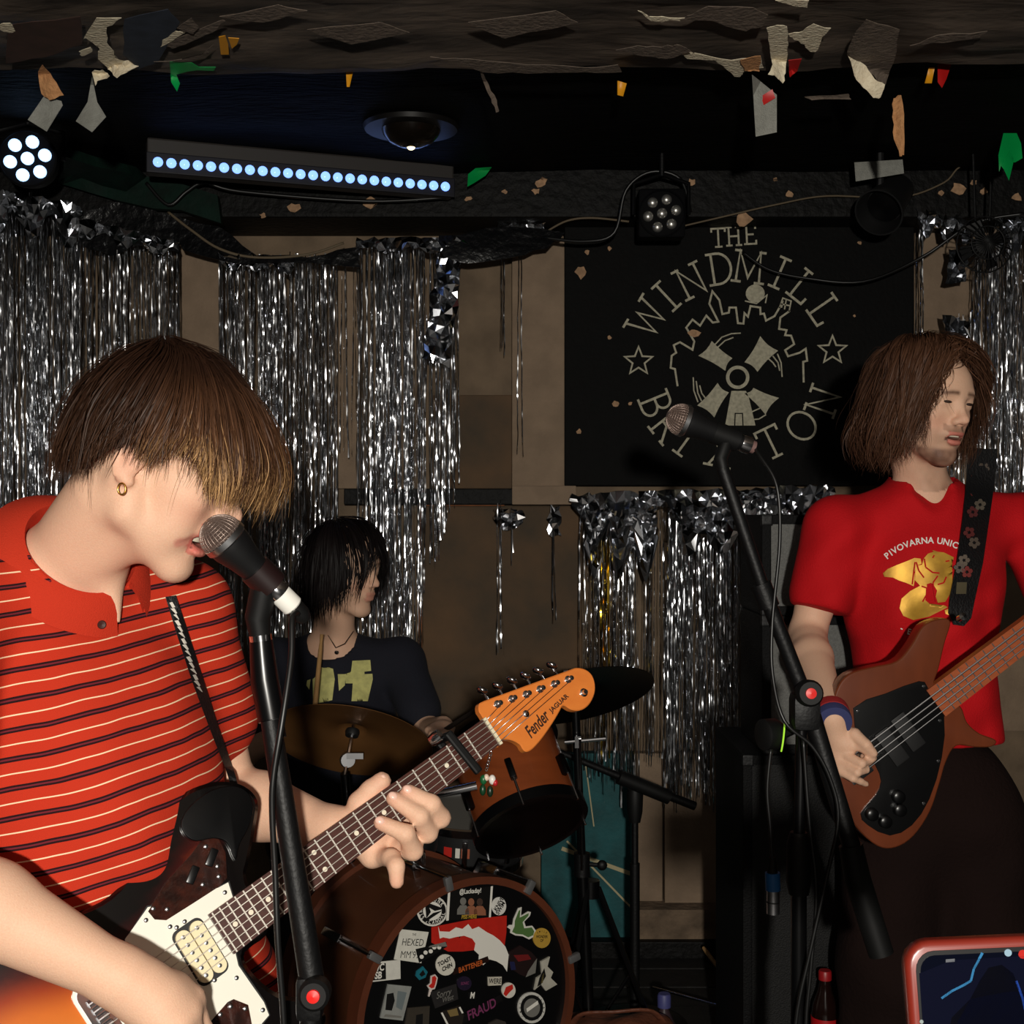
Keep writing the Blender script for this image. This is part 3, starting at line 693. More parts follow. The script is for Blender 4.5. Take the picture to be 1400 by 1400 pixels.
tinsel('tinsel_strand', 'gold foil strands hanging within the silver curtain below the sign', [(822, 834, 745, 745, 1040, 1040, 9)], 4.17, 17, M_foilg)
for nm, fn, nx, ny, lab in (('foil_scrap', lambda u, v: (676 + 40 * u, 696 + 32 * v * (1 - abs(u - .5))), 7, 6, 'crumpled dark foil scrap pinned to the lower brown board'),
                            ('foil_scrap', lambda u, v: (678 + 68 * u, 305 + 26 * v), 10, 5, 'crumpled silver foil scrap under the bulkhead by the pillar'),
                            ('foil_scrap', lambda u, v: (750 + 16 * u, 692 + 40 * v), 4, 6, 'narrow silver foil scrap at the corner of the lower board')):
    vs_, fs_ = crumple(fn, nx, ny, 4.3, 0.015, 77); tag(link_mesh(nm, vs_, fs_, M_crump, smooth=False), lab, 'foil')
# dark rag drapes along the top of the curtains
M_rag = mat('black_plastic_drape', (12, 12, 14), 0.3, bump=(25, 0.8))
for i, (poly, lab) in enumerate([([(104, 290), (180, 270), (240, 300), (246, 345), (200, 335), (150, 350), (112, 335)], 'black plastic drape bunched over the left silver curtain'),
                                 ([(216, 290), (300, 310), (352, 350), (420, 352), (486, 338), (494, 366), (430, 360), (330, 362), (250, 342)], 'black plastic drape sagging between the two left silver curtains'),
                                 ([(600, 322), (700, 310), (772, 318), (748, 340), (700, 352), (640, 360), (606, 350)], 'black plastic drape over the brown window recess')]):
    tag(sheet('plastic_drape', ragged(poly, 3, 3, i + 20), 4.17, M_rag, None, curl=0.012, cuts=2, seed=i), lab, 'drape')

# ---------------------------------------------------------------- stage lamps
M_led = mat('lit_led_lens', (200, 225, 255), 0.2, emit=((165, 205, 255), 2.2))
M_ledbar = mat('lit_led_bar_lens', (150, 180, 255), 0.2, emit=((118, 160, 255), 1.9))
M_lampbody = mat('lamp_body_black', (3, 3, 5), 0.7, spec=0.1)
M_lens = mat('clear_led_lens', (235, 232, 225), 0.3, 0.9)
M_blue = mat('blue_lit_face', (6, 6, 22), 0.6)
def bolt_cable(pts, r, m, name, label, cat='cable'):
    mb = MB(); mb.tube([tuple(q) for q in crom([V3(p) for p in pts], 6)], r, 6)
    o = mb.build(name, m, None, angle=180); tag(o, label, cat); return o
def par_can(px, py, d, R, facing, lit, label, hang, square=False):
    c = P(px, py, d); t = thing('stage_lamp', label, 'lamp', c); Mx = axis_m(c, facing)
    mb = MB(); mb.lathe([(R * 0.55, -0.11), (R * 0.9, -0.09), (R, -0.02), (R, 0.012), (R * 0.93, 0.014), (R * 0.93, 0.0), (0, 0.0)], 28, Mx); 
    if square: mb.box((-R, -R * 1.0, -0.10), (R, R * 1.05, 0.004), Mx, b=0.01)
    mb.build('housing', M_lampbody, t)
    pos = [(0, 0)] + [(math.cos(math.radians(60 * k + 12)) * R * 0.6, math.sin(math.radians(60 * k + 12)) * R * 0.6) for k in range(6)]
    for x, y in pos:
        mb = MB(); mb.lathe([(R * 0.22, 0.0), (R * 0.22, 0.008), (R * 0.17, 0.013), (R * 0.08, 0.016), (0, 0.0165)], 16, Mx @ Matrix.Translation((x, y, 0))); mb.build('led', M_led if lit else M_lens, t)
    mb = MB(); yk = [Mx @ Vector((-R - 0.012, 0, -0.03)), Mx @ Vector((-R - 0.012, 0, -0.03)) + Vector((0, 0, hang * 0.8)), c + Vector((0, 0.0, hang)), Mx @ Vector((R + 0.012, 0, -0.03)) + Vector((0, 0, hang * 0.8)), Mx @ Vector((R + 0.012, 0, -0.03))]
    mb.tube(yk, 0.007, 6); mb.tube([c + Vector((0, 0, hang * 0.95)), (c.x, c.y, ZR + 0.004)], 0.008, 8); mb.build('yoke', M_blackpl, t, angle=60)
    return t
par_can(38, 217, 3.70, 0.08, (0.18, -1, -0.12), True, 'round stage lamp with seven lit blue-white lenses', 0.1)
par_can(905, 292, 4.02, 0.072, (-0.04, -1, -0.1), False, 'black stage lamp with seven clear unlit lenses above the sign', 0.12, True)
c = P(1206, 285, 3.98); t = thing('stage_lamp', 'dark round stage lamp hanging under the grey tape patch', 'lamp', c)
Mx = axis_m(c, (-0.5, -0.6, -0.55)); MB().lathe([(0.03, -0.16), (0.05, -0.14), (0.06, -0.04), (0.075, 0.03), (0.07, 0.03), (0.055, -0.03), (0, -0.03)], 28, Mx).build('housing', M_black, t)
MB().lathe([(0, -0.028), (0.05, -0.026), (0.052, -0.02), (0, -0.012)], 20, Mx).build('lens', M_blackgl, t)
MB().tube([c + Vector((0, 0.02, 0.02)), c + Vector((0, 0.02, 0.12)), (c.x, c.y + 0.02, ZR + 0.004)], 0.011, 8).build('bracket', M_black, t)
# light bar with a row of lenses
a = P(206, 217, 3.85); b = P(612, 255, 4.15); b.z = a.z
t = thing('light_bar', 'long black light bar with a row of lit blue lenses', 'light bar', (a + b) / 2)
ax = (b - a).normalized(); nrm = Vector((0.12, -0.86, -0.42)); Mx = frame_m(a, ax, Vector((0, 0, 1))); Lb = (b - a).length
# local: x along, y up, z toward back/front
fz = -1 if (Mx.to_3x3() @ Vector((0, 0, 1))).y > 0 else 1
MB().box((-0.012, -0.045, -0.03), (Lb + 0.012, 0.055, 0.03), Mx, b=0.006).build('housing', mat('dark_grey_bar_body', (48, 44, 42), 0.5), t, smooth=False)
MB().box((-0.014, -0.047, fz * 0.024 if fz > 0 else -0.034), (Lb + 0.014, 0.012, 0.034 if fz > 0 else -0.024), Mx, b=0.003).build('lens_trough', M_blue, t, smooth=False)
for i in range(24):
    u = 0.018 + (Lb - 0.036) * i / 23
    MB().lathe([(0.0145, 0.0), (0.0145, 0.004), (0.010, 0.008), (0, 0.0095)], 14, Mx @ Matrix.Translation((u, -0.017, fz * 0.033)) @ (Matrix.Identity(4) if fz > 0 else Matrix.Rotation(math.pi, 4, 'X'))).build('led', M_ledbar, t)
for u in (0.12, Lb - 0.12):
    q = Mx @ Vector((u, 0.05, 0)); MB().cbox((q.x, q.y, (q.z + ZR) / 2 + 0.002), (0.03, 0.012, ZR - q.z + 0.004)).build('bracket', M_blackpl, t, smooth=False)
ld = bpy.data.lights.new('led_glow', 'AREA'); ld.energy = 0.12; ld.color = (0.35, 0.5, 1.0); ld.shape = 'RECTANGLE'; ld.size = 0.8; ld.size_y = 0.03
lo = bpy.data.objects.new('led_glow', ld); COL.objects.link(lo); lo.location = (a + b) / 2 + Vector((0.03, -0.07, -0.03)); lo.rotation_euler = (math.radians(-50), 0, math.radians(20))
# round ceiling light
c = P(562, 172, 3.7); c.z = ZR - 0.005
t = thing('ceiling_light', 'round domed ceiling light with a bright spot on the black ceiling', 'lamp', c)
MB().lathe([(0.0, -0.012), (0.13, -0.012), (0.135, 0.0), (0.125, 0.006), (0.0, 0.006)], 32, Matrix.Translation(c)).build('rim', mat('dull_metal_rim', (22, 20, 19), 0.4, 0.3), t)
MB().lathe([(0.0, -0.062), (0.03, -0.058), (0.06, -0.045), (0.078, -0.025), (0.085, -0.008)], 32, Matrix.Translation(c)).build('dome', mat('smoked_dome', (20, 15, 11), 0.2, 0.0, spec=0.5), t)
MB().ball((c.x, c.y, c.z - 0.058), (0.012, 0.012, 0.01), 12).build('glowing_spot', mat('warm_glowing_spot', (255, 235, 190), 0.3, emit=((255, 226, 170), 4)), t)  # small warm glowing ball at the bottom of the dome
# caged fan hanging on the right
c = P(1345, 335, 4.0)
t = thing('cage_fan', 'black wire cage fan hanging in front of the silver curtain', 'fan', c)
for k in range(14):
    an = math.pi * k / 14; mb = MB(); mb.tube([c + Vector((math.cos(an) * 0.085 * math.sin(s), -0.045 * math.cos(s) * 1.0, math.sin(an) * 0.085 * math.sin(s))) for s in np.linspace(-math.pi / 2, math.pi / 2, 13)], 0.0018, 5)
    mb.build('cage_wire', M_blackpl, t, angle=180)
for r in (0.05, 0.085): MB().tube([c + Vector((math.cos(x) * r, -0.045 * math.sqrt(max(0, 1 - (r / 0.086) ** 2)), math.sin(x) * r)) for x in np.linspace(0, 2 * math.pi, 33)], 0.0025, 6, caps=False).build('cage_ring', M_blackpl, t, angle=180)
MB().lathe([(0.0, 0.03), (0.028, 0.028), (0.03, -0.03), (0, -0.035)], 18, axis_m(c + Vector((0, 0.02, 0)), (0, -1, 0))).build('motor', M_black, t)
for k in range(4):
    an = math.pi / 2 * k + 0.4; q = Vector((math.cos(an), 0, math.sin(an))); w_ = Vector((-q.z, 0.6, q.x)) * 0.022
    c1 = c + q * 0.024; c2 = c + q * 0.074; MB().add([c1 - w_ * .5, c2 - w_, c2 + w_, c1 + w_ * .5, c1 - w_ * .5 + Vector((0, .002, 0)), c2 - w_ + Vector((0, .002, 0)), c2 + w_ + Vector((0, .002, 0)), c1 + w_ * .5 + Vector((0, .002, 0))],
        [(0, 1, 2, 3), (7, 6, 5, 4), (0, 4, 5, 1), (1, 5, 6, 2), (2, 6, 7, 3), (3, 7, 4, 0)]).build('blade', M_black, t, smooth=False)
for dx in (-0.022, 0.022): MB().tube([c + Vector((dx, 0.01, 0.075)), (c.x + dx * 1.3, c.y + 0.01, ZR + 0.004)], 0.004, 6).build('hanger', M_blackpl, t)
# cables slung along the ceiling and bulkhead
M_cable = mat('black_cable', (18, 18, 18), 0.4); M_cableb = mat('dusty_beige_cable', (104, 90, 70), 0.7)
def pc(*q): return [P(*x) for x in q]
bolt_cable(pc((230, 290, 4.18), (262, 315, 4.16), (300, 340, 4.15), (350, 352, 4.15), (420, 348, 4.15), (470, 332, 4.17)), 0.0045, M_cableb, 'cable', 'beige cable sagging below the green board')
bolt_cable(pc((745, 318, 4.2), (775, 302, 4.18), (810, 298, 4.17), (860, 303, 4.15)), 0.0035, M_cableb, 'cable', 'beige cable running into the unlit stage lamp')
bolt_cable(pc((745, 325, 4.15), (800, 330, 4.12), (840, 318, 4.1), (856, 260, 4.08), (890, 235, 4.06), (930, 245, 4.06), (944, 290, 4.1)), 0.006, M_cable, 'cable', 'black cable looped around the unlit stage lamp')
bolt_cable(pc((1016, 345, 4.3), (1050, 368, 4.28), (1100, 380, 4.25), (1180, 385, 4.2), (1260, 352, 4.1), (1330, 306, 4.05), (1400, 292, 4.0)), 0.005, M_cable, 'cable', 'black cable strung across the sign board top')
bolt_cable(pc((930, 310, 4.2), (990, 296, 4.19), (1060, 280, 4.19), (1130, 268, 4.19), (1230, 270, 4.19), (1290, 250, 4.19), (1320, 225, 4.18), (1400, 222, 4.18)), 0.003, M_cableb, 'cable', 'dusty cable tacked along the bulkhead over the sign')
bolt_cable(pc((200, 250, 4.1), (230, 280, 4.1), (255, 262, 4.1), (280, 250, 4.1), (330, 262, 4.12), (500, 275, 4.15), (610, 270, 4.15)), 0.006, M_cable, 'cable', 'black cable hanging under the light bar')
# ---------------------------------------------------------------- people: shared sculpting helpers
M_skin = mat('skin', (226, 178, 150), 0.55, spec=0.28, attr='Col', sss=0.1, var=(520, 0.16, (196, 128, 104)), bump=(500, 0.12))
M_teeth = mat('teeth', (236, 228, 205), 0.3); M_gold = mat('gold_ring', (214, 160, 78), 0.2, 1.0)
SKIN = np.array(lin((230, 187, 158))); LIP = np.array(lin((196, 92, 86))); BLUSH = np.array(lin((214, 138, 116)))
def head_sdf(s, R, c, open_=0.0, beard=0.0, sc=1.0, lids=True, jaw=0.0):
    """sculpt a male head: local +x face, +z up, origin midway between the ears"""
    R = np.array(R); c = np.array(c, float)
    def p(x, y, z): return c + R @ (np.array((x, y, z)) * sc)
    def e(x, y, z, a, b, d, k=0.012, op='u', Rl=None): s.ell(p(x, y, z), np.array((a, b, d)) * sc, R if Rl is None else R @ Rl, k, op)
    def cn(a, b, ra, rb, k=0.012, op='u'): s.cone(p(*a), p(*b), ra * sc, rb * sc, k, op)
    e(-.006, 0, .046, .099, .077, .086)                       # cranium
    e(.045, 0, .03, .052, .062, .06, .03)                     # forehead
    e(.042, 0, -.022, .052, .056, .07, .02)                   # mid face
    e(.04, 0, -.066 - jaw * .5, .045, .046, .046, .02)         # lower face
    for y in (-1, 1):
        cn((-.004, y * .054, -.03), (.004, y * .052, -.058 - jaw * .4), .016, .014, .02)
        cn((.004, y * .052, -.058 - jaw * .4), (.07, y * .014, -.1 - jaw), .014, .014, .02)   # jaw line
        e(.052, y * .045, -.016, .03, .018, .02, .018)        # cheekbone
        e(.05, y * .036, -.05, .026, .02, .03, .02)           # cheek
    e(.071, 0, -.098 - jaw, .021, .024, .018, .018)              # chin
    cn((.084, -.034, .032), (.084, .034, .032), .011, .011, .014)   # brow ridge
    for y in (-1, 1):
        e(.101, y * .032, .014, .012, .016, .01, .012, 's')   # socket
        e(.0795, y * .032, .014, .0135, .0138, .0125, .003)   # eyeball
        if lids: cn((.0875, y * .020, .0185), (.0845, y * .044, .0185), .006, .006, .004); cn((.0885, y * .021, .007), (.0855, y * .043, .007), .004, .004, .004)
    cn((.089, 0, .026), (.108, 0, -.014), .008, .0095, .01)   # nose bridge
    e(.112, 0, -.020, .012, .0105, .010, .008)                # nose tip
    for y in (-1, 1):
        e(.101, y * .0125, -.025, .011, .0075, .0075, .006)   # nostril wings
        e(.109, y * .0062, -.032, .0045, .003, .003, .003, 's')
    e(.088, 0, -.052, .014, .026, .016, .014)                 # muzzle
    wm = 1.0 if open_ < .006 else 1.3
    e(.098 - .004 * (wm > 1), 0, -.0485, .008 * wm, .022 * wm, .0055, .004)               # upper lip
    e(.0955 - .005 * (wm > 1), 0, -.0645 - open_, .008 * wm, .019 * wm, .0068, .004)      # lower lip
    if open_ > 0: e(.1, 0, -.0565 - open_ * .5, .02 * wm * wm, .0205 * wm, .003 + open_ * .5, .003, 's')
    else: e(.108, 0, -.0565, .009, .021, .0012, .002, 's')
    if open_ > .006:
        for y in (-1, 1):
            cn((.098, y * .014, -.0615), (.086, y * .032, -.066), .0085, .0055, .003, 's'); cn((.086, y * .032, -.066), (.073, y * .043, -.071), .0055, .0014, .003, 's')
    for y in (-1, 1):
        Re = rot('Z', -y * 22) @ rot('Y', 12)
        e(-.012, y * .077, .002, .019, .0065, .031, .004, 'u', Re)   # ear
        e(-.01, y * .0835, .004, .011, .004, .018, .003, 's', Re)
        cn((-.008, y * .076, -.024), (-.004, y * .0755, -.026), .0075, .007, .004)
def head_cols(V, R, c, sc=1.0, open_=0.0, beard=0.0, jaw=0.0, base=SKIN, beardcol=(92, 60, 44)):
    """skin, lips, blush, brows and stubble as pigment on the sculpted body"""
    L = (V - np.array(c)) @ np.array(R) / sc; n = vnoise(V, 90)
    C = np.tile(base, (len(V), 1)); x, y, z = L.T; ay = np.abs(y)
    def mix(m_, col): C[:] = C * (1 - m_[:, None]) + np.array(col) * m_[:, None]
    near = (np.linalg.norm(L - np.array((.04, 0, -.02)), axis=1) < 0.16)
    ck = np.exp(-(((x - .07) / .03) ** 2 + ((ay - .04) / .025) ** 2 + ((z + .03) / .022) ** 2)) * near; mix(ck * .45, BLUSH)
    nz = np.exp(-(((x - .112) / .015) ** 2 + (y / .014) ** 2 + ((z + .022) / .014) ** 2)) * near; mix(nz * .35, BLUSH)
    er = np.exp(-(((x + .012) / .02) ** 2 + ((ay - .08) / .012) ** 2 + ((z - .002) / .03) ** 2)) * near; mix(er * .4, BLUSH)
    lp = (((x > (.093 if open_ < .006 else .080)) & (ay < (.022 if open_ < .006 else .031)) & (z < (-.0462 if 0 < open_ < .006 else -.0435) + .08 * (ay - .01).clip(0)) & (z > -.072 - open_ + .25 * (ay - .008).clip(0))) & near).astype(float); mix(lp * (.45 if open_ <= 0 else .75), LIP)
    if open_ > .006:
        def seg(a, b, q):
            a = np.array(a); b = np.array(b); t = np.clip((q - a) @ (b - a) / ((b - a) @ (b - a)), 0, 1); return np.linalg.norm(q - a - t[:, None] * (b - a), axis=1)
        q_ = np.stack([x, ay, z], 1); ds = np.minimum(seg((.098, .014, -.0615), (.086, .032, -.066), q_) - .0085, seg((.086, .032, -.066), (.073, .043, -.071), q_) - .0035)
        mix(np.exp(-(np.clip(ds - .001, 0, 1) / .0032) ** 2) * .55 * near, LIP)
    if open_ > 0: mo = ((x < (.0945 if open_ < .006 else .084)) & (x > .05) & (ay < .024) & (z < -.052) & (z > -.062 - open_)).astype(float); mix(mo * .9, np.array((.06, .015, .012)))
    bw = np.exp(-((z - (.034 - .18 * (ay - .03).clip(0))) / .0042) ** 2) * sstep(.008, .016, ay) * sstep(.054, .044, ay) * (x > .06) * near; mix(np.clip(bw * 1.1, 0, 1) * .85, lin((64, 42, 30)))
    if beard > 0:
        bd = (sstep(-.035, -.055, z) * sstep(-.005, .03, x) * near) * (1 - lp); mu = ((z < -.032) & (z > -.046) & (ay < .03) & (x > .08)).astype(float) * near
        chin_ = sstep(-.078 - jaw, -.092 - jaw, z) * sstep(.03, .05, x) * near
        mix(np.clip(bd * .35 + mu * .5 + chin_ * .9, 0, 1) * beard * (0.55 + 0.45 * n), lin(beardcol))
    return C
def hair(name, guides, R, c, n, width, parent, m, colfn, seed=1, wave=0.0, sc=1.0, depth=(0.80, 1.0), base=True, segs=14, t0=(0.0, 0.5), t1=(0.86, 1.05), clump=0.5, fly=0.04, wf=9, jit=0.004, arange=(0, 180), far=True, basecol=(24, 15, 10)):
    """strands flowing from the crown along guide curves (azimuth 0 = front .. 180 = back, mirrored), plus a solid under-layer"""
    r_ = np.random.RandomState(seed); az = np.array([g[0] for g in guides], float)
    G = np.array([crom(g[1], 5) for g in guides]); K = G.shape[1]; R = np.array(R); c = np.array(c, float); cen = np.array((-.005, 0, .035))
    def guide(a):
        i = int(np.clip(np.searchsorted(az, a) - 1, 0, len(az) - 2)); f = (a - az[i]) / (az[i + 1] - az[i]); f = f * f * (3 - 2 * f) * .5 + f * .5
        return G[i] * (1 - f) + G[i + 1] * f
    Vs = []; Fs = []; Cs = []; k = 0
    ncl = 130; ca = r_.uniform(arange[0], arange[1], ncl); csg = np.where(r_.rand(ncl) < .5, -1, 1); cd = r_.uniform(depth[0] + .05, depth[1], ncl); ct = r_.uniform(0, 1, ncl); cph = r_.uniform(0, 6.28, ncl)
    for i in range(n):
        j = r_.randint(ncl); sg = csg[j] if far else -1
        a = np.clip(ca[j] + r_.normal(0, 5 + 10 * (1 - clump)), arange[0], arange[1]); g = guide(a).copy()
        s0 = r_.uniform(*t0); s1 = r_.uniform(*t1); t = np.linspace(s0, min(s1, 1.0), segs)
        idx = t * (K - 1); i0 = np.clip(idx.astype(int), 0, K - 2); f = (idx - i0)[:, None]; p = g[i0] * (1 - f) + g[i0 + 1] * f
        if s1 > 1: p[-3:] += (p[-1] - p[-2])[None, :] * np.array([.2, .6, 1.2])[:, None] * (s1 - 1) * 20
        if a < 12 or a > 168: sg = sg if r_.rand() < .5 else -sg
        p[:, 1] *= 1.0; dp = np.clip(cd[j] + r_.normal(0, .03), depth[0], depth[1] + .03); p = cen + (p - cen) * dp
        if s0 > .05: p[0] = cen + (p[0] - cen) * .96
        cl = np.clip(t, 0, 1)
        fy = r_.rand() < fly; off = r_.normal(0, jit * (3.2 if fy else 1), 3)
        if fy: p = cen + (p - cen) * (1 + r_.uniform(.0, .05))
        ph = cph[j] + r_.normal(0, .5)
        p = p + off[None, :] * cl[:, None] + wave * cl[:, None] * np.stack([np.sin(wf * t + ph), np.cos(wf * .9 * t + ph * 1.3), .3 * np.sin(wf * .8 * t + ph)], 1)
        if sg > 0: p[:, 1] *= -1.0
        T = np.gradient(p, axis=0); rad = p - cen; W = np.cross(T, rad); W /= np.linalg.norm(W, axis=1)[:, None] + 1e-9; N_ = np.cross(W, T); N_ /= np.linalg.norm(N_, axis=1)[:, None] + 1e-9
        ro = r_.normal(0, .5); W = W * math.cos(ro) + N_ * math.sin(ro)
        wd = width * r_.uniform(.6, 1.3) * np.minimum(1, (1 - np.linspace(0, 1, segs) ** 3) + .15)
        A = p - W * wd[:, None] / 2; B = p + W * wd[:, None] / 2
        V = np.empty((2 * segs, 3)); V[0::2] = A; V[1::2] = B; Vs.append(c + (V * sc) @ R.T)
        q = np.arange(segs - 1) * 2 + k; Fs.append(np.stack([q, q + 1, q + 3, q + 2], 1)); k += 2 * segs
        col = colfn(t, r_.rand() * .35 + ct[j] * .65, a); Cs.append(np.repeat(col, 2, 0))
    if base:
        na = 36; ab = np.linspace(arange[0], arange[1], na)
        for sg in ((-1, 1) if far else (-1,)):
            gr = np.array([guide(a) for a in ab]); gr = cen + (gr - cen) * (depth[0] - .02); kk = int(K * .93); gr = gr[:, :kk]
            if sg > 0: gr[:, :, 1] *= -1
            V = gr.reshape(-1, 3); Vs.append(c + (V * sc) @ R.T); Cs.append(np.tile(np.array(lin(basecol)), (len(V), 1)))
            ii, jj = np.meshgrid(np.arange(na - 1), np.arange(kk - 1), indexing='ij'); q = (ii * kk + jj).ravel() + k
            Fs.append(np.stack([q, q + 1, q + kk + 1, q + kk], 1)); k += len(V)
    return link_mesh(name, np.concatenate(Vs), np.concatenate(Fs), m, parent, smooth=True, angle=180, cols=np.concatenate(Cs))
def hand_fingers(s, fingers, k=0.006):
    """fingers: lists of (points, radii)"""
    for pts, rs in fingers: s.chain(pts, rs, k)
M_hairb = mat('brown_hair', (70, 46, 28), 0.5, spec=0.18, attr='Col', aniso=0.5)
M_haird = mat('dark_hair', (30, 20, 16), 0.5, spec=0.12, attr='Col', aniso=0.5)
# ---------------------------------------------------------------- drum kit
M_shell = mat('amber_wood_shell', (146, 72, 35), 0.28, var=(7, 0.45, (98, 45, 22)), stretch=(1, 1, 6), coat=0.6)
M_bdshell = mat('walnut_drum_wrap', (86, 48, 27), 0.45, var=(8, 0.4, (58, 30, 17)), coat=0.2)
M_hoop = mat('brown_wood_hoop', (98, 50, 30), 0.45, var=(14, 0.35, (66, 33, 20)), coat=0.2)
M_hard = mat('satin_drum_hardware', (150, 150, 150), 0.35, 0.7)
M_head = mat('black_drum_head', (9, 9, 10), 0.35)
M_headbl = mat('clear_dark_head', (22, 22, 24), 0.3, spec=0.7)
M_bronze = mat('tarnished_bronze', (150, 104, 60), 0.42, 0.6, var=(5, 0.4, (84, 58, 36)))
M_darkcy = mat('dark_cymbal', (26, 23, 22), 0.4, 0.8)
RZ = 0.07
riser = thing('drum_riser', 'low black platform under the drum kit', 'riser', (-0.35, 3.55, 0))
MB().box((-1.25, 2.72, 0.008), (0.10, 4.28, RZ), b=0.006).build('deck', M_floor, riser, smooth=False)
BD = P(640, 1377, 2.95); BR = 0.278
bn = Vector((math.sin(math.radians(35)), -math.cos(math.radians(35)), 0.02)).normalized()
BM = axis_m(BD, bn, (1, 0.7, 0))       # local z = front normal, x right, y up
if BM.to_3x3()[2][1] < 0: BM = BM @ Matrix.Rotation(math.pi, 4, 'Z')
bd = thing('bass_drum', 'brown bass drum with a black head covered in band stickers', 'drum', (BD.x, BD.y, RZ))
MB().lathe([(BR - .006, -0.33), (BR, -0.33), (BR, -0.012), (BR - .006, -0.012)], 64, BM).build('shell', M_bdshell, bd)
def ring(r0, r1, z0, z1, n=72): return [(r0, z0), (r1, z0), (r1, z1), (r0, z1), (r0, z0)]
for z0 in (-0.03, -0.36):
    MB().lathe(ring(BR - 0.004, BR + 0.013, z0, z0 + 0.045), 72, BM).build('hoop', M_hoop, bd)
MB().lathe([(0, 0.0), (BR - 0.002, 0.0), (BR - 0.002, -0.01), (0, -0.01)], 64, BM).build('drum_head', M_head, bd)
for k in range(8):
    an = 2 * math.pi * k / 8 + 0.2; q = Vector((math.cos(an), math.sin(an), 0)); mb = MB()
    mb.tube([BM @ (q * (BR + .028) + Vector((0, 0, 0.02))), BM @ (q * (BR + .028) + Vector((0, 0, -0.13)))], 0.0045, 8)
    mb.build('tension_rod', M_chrome, bd)
    Mc = BM @ Matrix.Rotation(an, 4, 'Z'); MB().box((BR - 0.001, -0.009, 0.008), (BR + 0.032, 0.009, 0.022), Mc, b=0.004).build('claw', M_hard, bd)
    MB().box((BR - 0.002, -0.01, -0.2), (BR + 0.034, 0.01, -0.12), Mc, b=0.004).build('lug', M_chrome, bd)
for sg in (-1, 1):
    a_ = BM @ Vector((sg * 0.26, -0.1, -0.12)); MB().tube([a_, (a_.x + sg * 0.12, a_.y - 0.12, RZ + 0.005 if sg < 0 else 0.012)], 0.008, 8).build('spur', M_chrome, bd)
def Dp(px, py):
    """photo pixel -> (x, y) on the drum head plane"""
    o = Vector((0, 0, CZ)); dr = P(px, py, 1.0) - o; n = BM.to_3x3() @ Vector((0, 0, 1)); t = (BM.translation - o).dot(n) / dr.dot(n)
    l = BM.inverted() @ (o + dr * t); return (l.x, l.y)
def Z3(x, y): return Dp(x / 4.516 + 490, y / 4.516 + 1190)
_lev = [0]
def sticker(pts, col, parent=bd, m=None):
    q = [Z3(*p) for p in pts]; ar = sum(q[i][0] * q[(i + 1) % len(q)][1] - q[(i + 1) % len(q)][0] * q[i][1] for i in range(len(q)))
    if ar < 0: q = q[::-1]
    _lev[0] += 1; z = 0.0006 + 0.00018 * _lev[0]
    o = MB().prism(q, 0.0001, z, BM).build('sticker', m or mat('sticker_paper', col, 0.45, var=(60, 0.12)), bd, smooth=False); o['lvl'] = z
    return o
def circ(cx, cy, r, n=24, ry=None): return [(cx + r * math.cos(2 * math.pi * k / n), cy + (ry or r) * math.sin(2 * math.pi * k / n)) for k in range(n)]
INK = mat('sticker_ink_black', (12, 12, 12), 0.5); WHT = mat('sticker_ink_white', (235, 232, 222), 0.5); YEL = mat('sticker_ink_yellow', (196, 160, 50), 0.5)
RED = mat('sticker_ink_red', (200, 40, 30), 0.5); PUR = mat('sticker_ink_purple', (120, 52, 92), 0.5); ORG = mat('sticker_ink_orange', (196, 92, 36), 0.5); GRY = mat('sticker_ink_grey', (120, 118, 112), 0.5); SKN = mat('sticker_ink_tan', (150, 96, 70), 0.5)
def lettering(st, body, x, y, size, ang, m, bold=0.01, shear=0.0):
    c_ = Z3(x, y); e_ = Z3(x + 40 * math.cos(math.radians(ang)), y - 40 * math.sin(math.radians(ang))); s_ = Z3(x, y - size)
    a_ = math.atan2(e_[1] - c_[1], e_[0] - c_[0]); h = math.hypot(s_[0] - c_[0], s_[1] - c_[1])
    Mx = BM @ Matrix.Translation((c_[0], c_[1], st['lvl'] + 0.0004)) @ Matrix.Rotation(a_, 4, 'Z') @ Matrix.Diagonal((0.82, 1, 1, 1))
    mb = MB(); add_text(mb, body, h * 1.35, Mx, bold, shear); return mb.build('lettering', m, st, smooth=False)
def mark(st, pts, m, name='printed_shape', lift=0.0002):
    q = [Z3(*p) for p in pts]; ar = sum(q[i][0] * q[(i + 1) % len(q)][1] - q[(i + 1) % len(q)][0] * q[i][1] for i in range(len(q)))
    if ar < 0: q = q[::-1]
    z = st['lvl']; return MB().prism(q, z - 0.0002, z + lift, BM).build(name, m, st, smooth=False)
def curve_text(st, body, cx, cy, r, a0, a1, size, m, flip=False):
    for i, ch in enumerate(body):
        if ch == ' ': continue
        a = a0 + (a1 - a0) * i / max(1, len(body) - 1); lettering(st, ch, cx + r * math.cos(math.radians(a)), cy - r * math.sin(math.radians(a)), size, a - 90 + (180 if flip else 0), m, 0.02)
s = sticker(circ(455, 250, 95), (235, 232, 222)); mark(s, circ(455, 250, 84), INK); mark(s, circ(455, 250, 58, 20), WHT, lift=0.0003)
for pl in ([(430, 200), (530, 236), (470, 250), (420, 220)], [(520, 246), (410, 320), (404, 306), (460, 262)], [(410, 210), (430, 214), (446, 256), (418, 296)]): mark(s, pl, INK, lift=0.0005)
curve_text(s, 'STREET', 455, 250, 71, 215, 130, 24, WHT); curve_text(s, 'PUNK', 455, 250, 71, 95, 35, 24, WHT); curve_text(s, 'SCANDAL', 455, 250, 71, 240, 345, 24, WHT, True)
